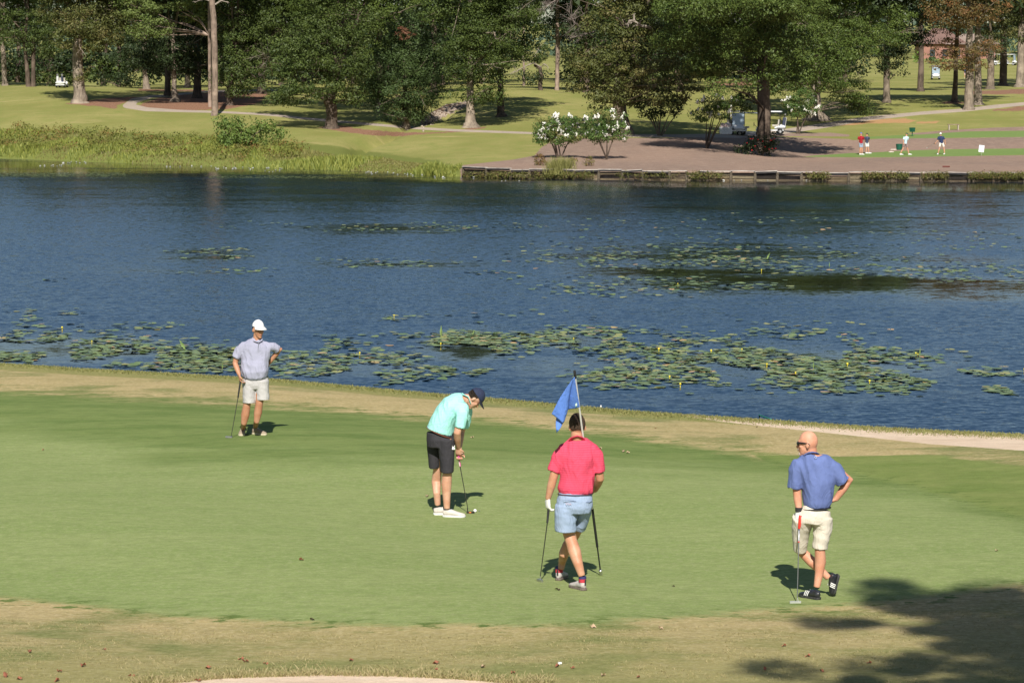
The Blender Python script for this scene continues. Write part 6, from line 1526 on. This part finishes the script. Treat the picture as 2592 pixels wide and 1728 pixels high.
    # ---------------------------------------------------------------- golfers on the far tee
    def far_person(label, base, hpx, fwd, colors, legs, arms, lean=0.0, capc=None, capf=None, group='golfers on the far tee'):
        """base: pixel between the feet; hpx height in pixels; legs/arms: offsets in units of height (right, up, forward)"""
        p = march(*base); kk = p.y / FPX; Hh = hpx * kk
        p.z = ground_z(p.x, p.y)
        root = empty('person', p, label, 'person', group)
        shirtc, shortc, skinc, shoec = colors
        F_ = Vector((fwd[0], fwd[1], 0)).normalized(); Rr = Vector((1, 0, 0)); Z = Vector((0, 0, 1))
        def q(x, z, y=0): return p + Rr * x * Hh + Z * z * Hh + Vector((0, 1, 0)) * y * Hh
        hip = q(lean * .2, .52); ch = q(lean * .8, .74); nk = q(lean, .835); hcx = q(lean * 1.15, .91)
        B = MB(); B.tube([hip, hip.lerp(ch, .5), ch, nk], [(.08 * Hh, .06 * Hh), (.075 * Hh, .058 * Hh), (.095 * Hh, .06 * Hh), (.04 * Hh, .04 * Hh)], 14, side=F_.cross(Z))
        head_shape(B, hcx, (F_.x, F_.y, -.15), (0, 0, 1), .9 * Hh / 1.8); B.tube([nk, hcx], [.035 * Hh, .03 * Hh], 10)
        kn = []
        for (fx, fy, kx, kz) in legs:
            B.tube([hip + Rr * (fx > 0 and .04 or -.04) * Hh, q(kx, kz, fy * .5), q(kx * .4 + fx * .6, kz * .55, fy), q(fx, .03, fy)], [.052 * Hh, .033 * Hh, .034 * Hh, .02 * Hh], 10)
        Sg = MB(); Sg.tube([q(lean * .2, .49), hip.lerp(ch, .5), ch, nk], [(.088 * Hh, .07 * Hh), (.088 * Hh, .072 * Hh), (.108 * Hh, .072 * Hh), (.045 * Hh, .045 * Hh)], 14, side=F_.cross(Z))
        for (ex, ez, wx, wz, wy) in arms:
            sgn = 1 if ex > lean else -1
            s0 = q(lean + sgn * .085, .80); el = q(ex, ez, wy * .5); wr = q(wx, wz, wy)
            B.tube([s0, el, wr], [.028 * Hh, .024 * Hh, .016 * Hh], 8); hand(B, wr, wr - el, (0, 1, .1), 1, (.5, .6, .4), Hh / 1.8)
            Sg.add(sleeve([s0, s0.lerp(el, .5), s0.lerp(el, .85)], [.045 * Hh, .042 * Hh, .04 * Hh], .012, .05, 10))
        remesh('body', B, skin_mat('far skin', skinc), root, .016, 3)
        remesh('shirt', Sg, cloth('far shirt', shirtc), root, .018, 3, .006, 7, base[0])
        Hs = MB(); Hs.tube([q(lean * .2, .53), q(lean * .1, .46)], [(.085 * Hh, .065 * Hh), (.09 * Hh, .068 * Hh)], 12, side=F_.cross(Z))
        for (fx, fy, kx, kz) in legs:
            Hs.add(sleeve([hip + Rr * (fx > 0 and .04 or -.04) * Hh, q(kx, kz + .05, fy * .45)], [.06 * Hh, .048 * Hh], .012, .1, 12))
        remesh('shorts', Hs, cloth('far shorts', shortc), root, .018, 3)
        for (fx, fy, kx, kz) in legs:
            h_ = q(fx, 0, fy); h_.z = ground_z(h_.x, h_.y)
            shoe(h_ - F_ * .06, h_ + F_ * .22, (0, 0, 1), simple('far shoe', shoec), simple('far sole', (.7, .7, .68)), root)
        if capc:
            cm = simple('cap ' + label[:12], capc); cap(hcx, (F_.x, F_.y, -.15), (0, 0, 1), cm, cm, root, .95 * Hh / 1.8)
        else: hair_shell(hcx, (F_.x, F_.y, -.1), (0, 0, 1), brown, root, .92 * Hh / 1.8)
        return root, q
    tee = (.55, .3, .2)
    far_person('man in dark red shirt and blue cap standing on the far tee', (2179, 392), 57, (.8, .5), ((.36, .02, .03), (.32, .38, .50), tee, (.8, .8, .8)), [(-.04, 0, -.03, .27), (.05, -.01, .05, .27)], [(-.13, .66, -.05, .55, .06), (.13, .66, .06, .62, .1)], 0, (.12, .17, .45))
    far_person('golfer in dark green cap and white shorts just behind the red shirted man', (2194, 389), 52, (.9, .3), ((.06, .07, .12), (.75, .75, .75), tee, (.8, .8, .8)), [(-.03, 0, -.02, .27), (.10, 0, .07, .27)], [(-.10, .66, -.04, .56, .06), (.12, .66, .08, .60, .1)], 0, (.01, .05, .025))
    far_person('walking man in pale blue shirt and green cap on the far tee', (2291, 392), 56, (1, .1), ((.55, .70, .78), (.30, .20, .20), tee, (.8, .8, .78)), [(-.21, 0, -.08, .30), (.17, 0, .10, .28)], [(-.10, .66, -.08, .52, -.05), (.10, .65, .06, .50, .06)], .05, (.01, .09, .04))
    r_, q = far_person('golfer in navy shirt and white cap addressing with a club on the far tee', (2383, 391), 56, (-.4, -.9), ((.03, .045, .11), (.76, .68, .64), tee, (.82, .82, .82)), [(-.15, 0, -.09, .28), (.14, 0, .11, .28)], [(-.18, .62, -.26, .53, -.02), (.15, .64, .16, .52, -.02)], -.04, (.8, .8, .78))
    c1, c2 = q(-.28, .52, -.02), q(-.66, .30, -.02)
    cl = MB().tube([c1, c1.lerp(c2, .25)], [.016, .014], 6).build('golf_club', blk, None); tag(cl, 'slim iron held out by the navy shirted golfer on the far tee', 'golf club')
    MB().tube([c1.lerp(c2, .25), c2], [.009, .008], 6).build('shaft', shaftm, cl); MB().box(c2, (.1, .03, .05)).build('club_head', chrome, cl)
    far_person('person in dark blue top beyond the pale grey trunk', (2443, 199), 26, (.3, .9), ((.03, .06, .2), (.6, .4, .35), tee, (.6, .6, .6)), [(-.06, 0, -.05, .27), (.06, 0, .05, .27)], [(-.13, .66, -.12, .55, 0), (.13, .66, .12, .55, 0)], 0, None, 'people on the far fairway')
# ------------------------------------------------------------------ things on the far side and small things
def build_objects(V):
    rr = random.Random(12)
    # timber retaining wall, one object with posts, boards and cap rails
    woods = [simple('wall wood %d' % i, c_, None, 3, .9, .1, .4, 30) for i, c_ in enumerate([(.50, .39, .24), (.42, .32, .2), (.30, .23, .16), (.56, .46, .30), (.09, .075, .065)])]
    railm = simple('rail wood', (.50, .45, .40), (.30, .26, .24), 2, .9, .1)
    darkw = simple('tarred board', (.035, .032, .034), (.06, .055, .055), 3, .8, .2)
    postm = simple('post wood', (.34, .28, .20), (.24, .19, .14), 4, .9, .1, .4, 30)
    wall = empty('timber_wall', at_depth(1880, 440, float(ip(1880, FAR_EDGE)) - .25), 'weathered timber retaining wall of posts and boards along the far shore', 'retaining wall')
    posts = [1172, 1232, 1292, 1340, 1396, 1455, 1515, 1574, 1626, 1693, 1738, 1770, 1789, 1850, 1911, 1967, 2028, 2088, 2148, 2208, 2268, 2331, 2364, 2394, 2453, 2464, 2514, 2551, 2592, 2650, 2710, 2770]
    def wy(px): return float(ip(px, FAR_EDGE)) - .2
    pm = None
    for i, x in enumerate(posts):
        f_ = at_depth(x, 450, wy(x)); gz = ground_z(f_.x, f_.y + .8)
        tall = gz - .0 + rr.uniform(-.02, .06); lean = rr.uniform(-.06, .06)
        if pm is None:
            o = MB().tube([(0, 0, -.9), (0, 0, 0), (0, 0, .5), (0, 0, .62), (0, 0, .63)], [.095, .095, .09, .088, .05], 9).build('post', postm, wall); pm = o.data
        else: o = link('post', pm, None, wall)
        o.location = (f_.x, f_.y - .10, WATER_Z); o.scale = (1, 1, (tall - WATER_Z) / .63); o.rotation_euler = (rr.uniform(-.04, .04), lean, 0)
    for i in range(len(posts) - 1):
        a, b_ = posts[i], posts[i + 1]
        p0, p1 = at_depth(a, 450, wy(a)), at_depth(b_, 450, wy(b_)); g0, g1 = ground_z(p0.x, p0.y + .8), ground_z(p1.x, p1.y + .8)
        for j in range(4):
            z0, z1 = -1.15 + j * .2, -1.0 + j * .2 + .0
            if z1 > min(g0, g1) - .06: z1 = min(g0, g1) - .06
            if z1 - z0 < .03: continue
            if j >= 2 and rr.random() < .12: continue
            dy = rr.uniform(-.02, .02); sag = rr.uniform(-.02, .02)
            c_ = (p0 + p1) * .5; L = (p1 - p0).length; an = math.atan2(p1.y - p0.y, p1.x - p0.x)
            m_ = woods[4] if (j >= 2 and rr.random() < .4) or a < 1330 and rr.random() < .75 else woods[int(rr.random() * 4)]
            hgt = z1 - z0 - .01
            bx = MB().box((c_.x, c_.y + .02 + dy, (z0 + z1) / 2 + sag * .3), (L - .03, .045, hgt + .04 - .02), Matrix.Rotation(an, 3, 'Z') @ Matrix.Rotation(-sag, 3, 'Y')).build('board', m_, wall, False)
        # top rail
        q0, q1 = Vector((p0.x, p0.y - .12, g0 + .0 + rr.uniform(-.06, .05))), Vector((p1.x, p1.y - .12, g1 + .0 + rr.uniform(-.06, .05)))
        if rr.random() < .1: continue
        dark = rr.random() < .5 or a < 1515
        c_ = (q0 + q1) * .5; d_ = q1 - q0
        R_ = Matrix.Rotation(math.atan2(d_.y, d_.x), 3, 'Z') @ Matrix.Rotation(-math.atan2(d_.z, math.hypot(d_.x, d_.y)), 3, 'Y')
        MB().box(c_ + Vector((0, 0, .03)), (d_.length, .2, .055), R_).build('rail', railm, wall, False)
        if dark: MB().box(c_ + Vector((0, -.02, -.05)), (d_.length - .02, .06, .10), R_).build('rail_board', darkw, wall, False)
    # golf carts
    cream = simple('cart white', (.72, .73, .74), (.66, .67, .69), 3, .3, .5); blk = simple('cart black', (.03, .03, .033)); glass = simple('cart windscreen', (.35, .42, .5), (.3, .38, .46), 2, .1, .6)
    seatm = simple('cart seat', (.50, .46, .40)); tyre = simple('tyre', (.02, .02, .02)); rim = simple('rim', (.6, .6, .6), None, 8, .4, .5)
    bagcols = [(.05, .06, .1), (.45, .05, .05), (.7, .7, .7), (.1, .45, .42)]
    def cart(label, base, yaw, scale=1.0, bags=(0, 1), roof=True, roofc=None):
        p = march(*base); p.z = ground_z(p.x, p.y)
        root = empty('golf_cart', p, label, 'golf cart', 'golf carts')
        M = Matrix.Translation(p) @ Matrix.Rotation(yaw, 4, 'Z') @ Matrix.Scale(scale, 4)
        def put(mb, nm, mt, par=root, sm=True):
            mb.V = [M @ v for v in mb.V]; return mb.build(nm, mt, par, sm)
        b = MB()      # x forward
        b.tube([(-1.15, 0, .55), (-1.05, 0, .58), (-.5, 0, .55), (-.3, 0, .5)], [(.5, .12), (.58, .24), (.6, .24), (.6, .15)], 12, side=(0, 1, 0))
        b.box((0, 0, .33), (2.1, 1.1, .1)); b.tube([(.55, 0, .45), (.75, 0, .62), (1.0, 0, .6), (1.2, 0, .45)], [(.5, .1), (.56, .25), (.52, .22), (.42, .10)], 12, side=(0, 1, 0))
        bd = put(b, 'body', cream)
        for q in (.38, -.38):
            h = MB().ball((1.17, q, .55), (.05, .09, .06), 8, 6); put(h, 'headlight', rim)
        put(MB().box((-.35, 0, .72), (.5, 1.1, .14)), 'seat', seatm); put(MB().box((-.62, 0, 1.0), (.1, 1.1, .42), Matrix.Rotation(-.15, 3, 'Y')), 'backrest', seatm)
        if roof:
            put(MB().box((0.0, 0, 1.86), (1.75, 1.18, .06)).box((0, 0, 1.90), (1.55, 1.0, .04)), 'roof', cream if roofc is None else simple('roof tone', roofc))
            for sx, sy in ((.78, .52), (.78, -.52), (-.72, .52), (-.72, -.52)): put(MB().tube([(sx + (.1 if sx > 0 else 0), sy, .7 if sx > 0 else .5), (sx, sy, 1.86)], [.022, .022], 6), 'roof_post', blk)
            put(MB().box((.83, 0, 1.28), (.02, 1.0, .95), Matrix.Rotation(-.08, 3, 'Y')), 'windscreen', glass)
        put(MB().tube([(.55, .25, .7), (.3, .25, .95)], [.02, .02], 6).tube([(.3 + .02 * math.cos(t), .25 + .17 * math.cos(t * 1.0), .95 + .15 * math.sin(t)) for t in np.linspace(0, 2 * math.pi, 13)], [.015] * 13, 5), 'steering_wheel', blk)
        for sx in (.8, -.75):
            for sy in (.5, -.5):
                w_ = MB().tube([(sx, sy - .09, .23), (sx, sy - .07, .23), (sx, sy + .07, .23), (sx, sy + .09, .23)], [.19, .23, .23, .19], 16); wo = put(w_, 'wheel', tyre)
                put(MB().tube([(sx, sy - .095, .23), (sx, sy + .095, .23)], [.12, .12], 12), 'rim', rim, wo)
        for i, bc in enumerate(bags):
            y = .28 - .56 * i
            g_ = MB().tube([(-1.0, y, .55), (-1.08, y, 1.25), (-1.1, y, 1.38)], [.12, .14, .13], 10); put(g_, 'golf_bag', simple('bag %d' % bc, bagcols[bc]))
            for j in range(5): put(MB().tube([(-1.08, y + .05 * (j - 2), 1.3), (-1.13, y + .06 * (j - 2), 1.62 + .05 * (j % 2))], [.012, .025], 5), 'club', rim if j % 2 else blk)
        return root
    cart('golf cart parked by the path left of the massive trunk, seen from its front', (1862, 341), math.radians(-80), 1.0, (1, 0))
    cart('white golf cart with red bag behind it parked right beside the massive trunk', (1898, 345), math.radians(-12), 1.0, (1, 0), True, (.3, .32, .36))
    cart('golf cart mostly hidden behind the right side of the massive trunk', (1953, 340), math.radians(170), 1.0, (0, 2))
    cart('golf cart with dark roof alone on the far right fairway', (2368, 202), math.radians(-95), 1.0, (0, 0), True, (.02, .02, .025))
    cart('golf cart in shade between the two last dark trunks on the right', (2526, 166), math.radians(20), 1.0, (2, 0))
    cart('roofless golf cart with bags under the trees left of the broad left oak', (157, 222), math.radians(85), .85, (2, 0), False)
    cart('golf cart glimpsed at the right edge beyond the straw bed', (2556, 166), math.radians(-30), 1.0, (0, 2))
    # white chest with wrapped goods beside the carts
    p = at_depth(1837, 338, march(1837, 340).y)
    p.z = ground_z(p.x, p.y); bx = empty('cooler_chest', p, 'long white chest with pinkish bundles on it left of the parked carts', 'chest')
    ch = MB(); ch.box((p.x, p.y, p.z + .27), (1.0, .5, .5)); ch.box((p.x, p.y, p.z + .545), (1.04, .54, .05)); ch.build('chest', simple('chest white', (.8, .8, .82)), bx, False)
    for i, (dx, s_) in enumerate(((-.26, .2), (.06, .22), (.27, .19))):
        b_ = MB().ball((p.x + dx, p.y, p.z + .57 + s_ * .7), (s_ * .95, s_ * .8, s_), 12, 8); remesh('bundle', b_, simple('pale pink cloth', (.66, .45, .42), (.7, .6, .58), 4, .8), bx, .03, 2, .03, 6, i * 3.0)
    # bins and boxes on the tee
    green = simple('green plastic', (.012, .10, .06), (.01, .08, .05), 5, .5)
    def bin_(label, base, wpx, hpx, legs=False, name='bin'):
        p = march(*base); kk = p.y / FPX; w_, h = wpx * kk, hpx * kk; z0 = ground_z(p.x, p.y)
        r = empty(name, (p.x, p.y, z0), label, 'bin' if name == 'bin' else 'box', 'green bins'); zb = z0 + (.35 if legs else 0)
        MB().tube([(p.x, p.y, zb), (p.x, p.y, zb + h * .9)], [w_ * .55, w_ * .64], 4 if legs else 14).build('bin_body', green, r)
        MB().tube([(p.x, p.y, zb + h * .9), (p.x, p.y, zb + h * .96), (p.x, p.y, zb + h)], [w_ * .67, w_ * .67, w_ * .5], 4 if legs else 14).build('lid', green, r)
        if legs: MB().tube([(p.x, p.y, z0 - .2), (p.x, p.y, zb)], [.04, .04], 6).build('leg', green, r)
    bin_('dark green bin on the tee left of the walking man', (2276, 380), 13, 15)
    bin_('green box on a short post above the walking man\'s head', (2309, 345), 12, 11, True)
    bin_('green tub standing beside the cart path right of the massive trunk', (1973, 338), 15, 13)
    p = march(1974, 338); z0 = ground_z(p.x, p.y); r = empty('ball_washer', (p.x - .05, p.y + .4, z0), 'slim dark ball washer post behind the green tub', 'ball washer')
    MB().tube([(p.x - .05, p.y + .4, z0), (p.x - .05, p.y + .4, z0 + .85)], [.03, .03], 8).build('post', blk, r); MB().tube([(p.x - .05, p.y + .4, z0 + .8), (p.x - .08, p.y + .4, z0 + 1.15)], [.07, .09], 8).build('washer_head', blk, r)
    # bench
    p0, p1 = march(2402, 329), march(2425, 329); z0 = ground_z(p0.x, p0.y)
    bn = empty('park_bench', (p0.x, p0.y, z0), 'small wooden bench on the grass above the upper tee', 'bench'); wd = simple('bench wood', (.2, .14, .1), (.28, .22, .17), 4, .9)
    MB().box(((p0.x + p1.x) / 2, p0.y, z0 + .46), (p1.x - p0.x + .25, .35, .06)).build('seat', wd, bn, False)
    for p in (p0, p1): MB().box((p.x, p.y, z0 + .2), (.1, .3, .48)).build('leg', simple('pale leg', (.4, .34, .28)), bn, False)
    # white sign
    p = march(2484, 394); z0 = ground_z(p.x, p.y)
    sg = empty('sign_board', (p.x, p.y, z0), 'white tilted board on a thin stake at the right end of the tee', 'sign')
    MB().tube([(p.x, p.y, z0 - .1), (p.x, p.y, z0 + .3)], [.012, .012], 6).build('stake', simple('stake', (.5, .48, .45)), sg)
    MB().box((p.x, p.y - .02, z0 + .52), (.40, .03, .52), Matrix.Rotation(.12, 3, 'Y')).build('board', simple('sign white', (.80, .82, .86)), sg, False)
    # scattered pale things on the tee
    for i, (x, y, s_) in enumerate(((2262, 380, .3), (2256, 386, .24))):
        p = march(x, y); o = MB().ball((p.x, p.y, p.z + .03), (s_, s_ * .5, .06), 9, 5); o = remesh('stone_slab', o, simple('pale slab', (.6, .52, .45)), None, .03, 1, .02, 8, i); tag(o, ['larger pale slab lying on the mulch by the green bin', 'smaller pale slab on the tee grass below the larger one'][i], 'stone')
    p = march(2395, 424); o = MB().tube([(p.x - .24, p.y, p.z + .05), (p.x + .24, p.y, p.z + .06)], [.06, .05], 8).build('log', simple('red log', (.16, .05, .04)), None); tag(o, 'short reddish log lying above the timber wall on the right', 'log')
    # house beyond the far fairway
    hx = at_depth(2382, 147, 640); hz = ground_z(hx.x, hx.y)
    hs = empty('house', (hx.x, hx.y, hz), 'brick house with hipped roofs beyond the far right fairway', 'house'); brick = simple('brick', (.32, .16, .12), (.26, .13, .1), 1.0); roofa = simple('brown roof', (.20, .12, .10), (.16, .1, .085), 1.0); roofb = simple('grey roof', (.30, .23, .19), None, 1.0)
    def hip(c_, w_, d_, h, mat, nm='roof'):
        x, y, z = c_; Vv = [(x - w_ / 2, y - d_ / 2, z), (x + w_ / 2, y - d_ / 2, z), (x + w_ / 2, y + d_ / 2, z), (x - w_ / 2, y + d_ / 2, z), (x - w_ * .12, y, z + h), (x + w_ * .12, y, z + h)]
        m_ = MB(); m_.add(([Vector(v) for v in Vv], [(0, 1, 5, 4), (1, 2, 5), (2, 3, 4, 5), (3, 0, 4), (3, 2, 1, 0)])); return m_.build(nm, mat, hs, False)
    z = hz - 1
    MB().box((hx.x + 3, hx.y, z + 1.8), (16, 9, 4.6)).build('wall', brick, hs, False); hip((hx.x - .5, hx.y, z + 4.1), 11, 10.5, 3.4, roofa); hip((hx.x + 6.0, hx.y - 1, z + 4.0), 12, 9, 2.3, roofb)
    for i in range(5): 
        w_ = MB().box((hx.x - 2.5 + i * 2.7, hx.y - 4.55, z + 2.2), (1.1, .1, 1.4)).build('window', simple('dark pane', (.04, .05, .06), None, 8, .2), hs, False)
    V['shrub']('shrub', 'bright green hedge clump on the far fairway left of the house', (2323, 161), [(2323, 147, 13, 15), (2330, 140, 8, 12)], leaf_mat('hedge leaves', (.10, .17, .03), (.17, .25, .05), None, .2), .8, .5, 4, 90, stems=3)
    V['shrub']('shrub', 'darker low hedge between the bright clump and the house', (2350, 162), [(2352, 152, 16, 9), (2378, 155, 14, 7)], leaf_mat('hedge dark', (.05, .09, .03), (.09, .14, .05), None, .2), .8, .5, 4, 91, stems=3)
    # green pole at the water's edge
    a_, b_ = near_pt(1886, 1048), near_pt(1951, 1064)
    def up(v, h): return Vector((v.x, v.y, ground_z(v.x, v.y) + h))
    pl = empty('rake', up(a_, 0), 'green shafted rake lying on the bank edge at the water', 'rake')
    A_, B_ = up(a_, .10), up(b_, .02)
    MB().tube([A_, A_.lerp(B_, .25)], [.016, .014], 8).build('handle', blk, pl); MB().tube([A_.lerp(B_, .25), B_], [.012, .012], 8).build('pole', simple('green pole', (.02, .30, .17)), pl)
    # fallen leaves
    lm = simple('fallen leaf', (.22, .07, .04), (.32, .14, .08), 30, .8); lm2 = simple('dry leaf', (.42, .28, .18), (.5, .38, .25), 30, .8); lm3 = simple('dark leaf', (.05, .03, .02))
    lv = MB(); n = 8; Vv = [(0, 0, .012)]; 
    for i in range(n): t = 2 * math.pi * i / n; Vv.append((math.cos(t) * (1.0 if i % 4 == 0 else .75) * .05, math.sin(t) * .026, .006 + .018 * (i % 3)))
    lv.add(([Vector(v) for v in Vv], [(0, i + 1, (i + 1) % n + 1) for i in range(n)]))
    me0 = None; spots = [(763, 1419, 1, 0), (109, 1140, .6, 0), (1080, 1257, 1, 1), (1196, 1109, 1, 1), (1578, 1144, 1.2, 1), (1590, 1147, 1.0, 1), (1518, 1136, .9, 1), (1410, 1494, .8, 2), (75, 1651, 1, 0), (212, 1686, 1.2, 0), (150, 1701, .9, 0), (15, 1712, 1.1, 0), (50, 1720, .9, 0), (145, 1725, 1, 0), (610, 1670, .8, 0), (622, 1676, .9, 0), (528, 1692, .9, 0), (332, 1714, .9, 0), (672, 1681, .7, 0), (890, 1673, .8, 0), (1105, 1680, 1, 0), (1222, 1690, 1, 1), (1104, 1695, .6, 0), (265, 1645, .6, 0), (790, 1570, .7, 2), (1500, 1588, 1, 1), (1672, 1592, .8, 1), (1985, 1636, .8, 0), (2045, 1662, .8, 0), (2200, 1680, .8, 0), (1937, 1695, .8, 0), (1528, 1712, 1, 1), (1410, 1688, .9, 0), (1300, 1705, .9, 0), (1704, 1485, .5, 2), (2522, 1395, .8, 1), (500, 1724, .9, 0), (1660, 1085, .6, 0), (1916, 1082, .6, 2), (2080, 1700, .7, 0), (1450, 1692, .7, 0), (1616, 1716, .7, 0)]
    lw = ['reddish brown fallen leaf lying on the turf', 'pale dry fallen leaf lying on the turf', 'small dark fallen leaf lying on the turf']
    m1 = lv.build('fallen_leaf', lm, None, True); meshes = [m1.data, m1.data.copy(), m1.data.copy()]; meshes[1].materials.clear(); meshes[1].materials.append(lm2); meshes[2].materials.clear(); meshes[2].materials.append(lm3)
    for i, (x, y, s_, t) in enumerate(spots):
        p = near_pt(x, y)
        o = m1 if i == 0 else bpy.data.objects.new('fallen_leaf', meshes[t])
        if i: COL.objects.link(o)
        o.location = (p.x, p.y, ground_z(p.x, p.y) + .004); o.rotation_euler = (rr.uniform(-.3, .3), rr.uniform(-.3, .3), rr.random() * 6); o.scale = (s_ * .8,) * 3
        tag(o, lw[t], 'leaf', lw[t].replace('leaf lying', 'leaves lying'))
    p = near_pt(1417, 1681); o = MB().box((p.x, p.y, ground_z(p.x, p.y) + .012), (.032, .02, .018), Matrix.Rotation(.3, 3, 'Z')).build('paper_scrap', simple('paper', (.82, .82, .82)), None, False); tag(o, 'tiny white scrap on the rough near the bottom of the photo', 'litter')
    p = near_pt(1521, 1033); o = MB().ball((p.x, p.y, ground_z(p.x, p.y) + .03), (.014, .012, .024), 8, 6).build('tee_marker', simple('marker white', (.8, .8, .8)), None); tag(o, 'little white peg in the bank grass right of the flag', 'marker')
def build_all():
    global GROUND
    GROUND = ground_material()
    build_ground(); build_water(); build_lilies()
    V = build_vegetation(); build_grass(); build_shade_pine(V)
    build_people(); build_objects(V)
try: build_people
except NameError:
    def build_people(): pass
    def build_objects(V): pass
import time as _t
_t0 = _t.time()
build_all()
print('build', round(_t.time() - _t0, 1), 's; leaf triangles', TRIS[0])
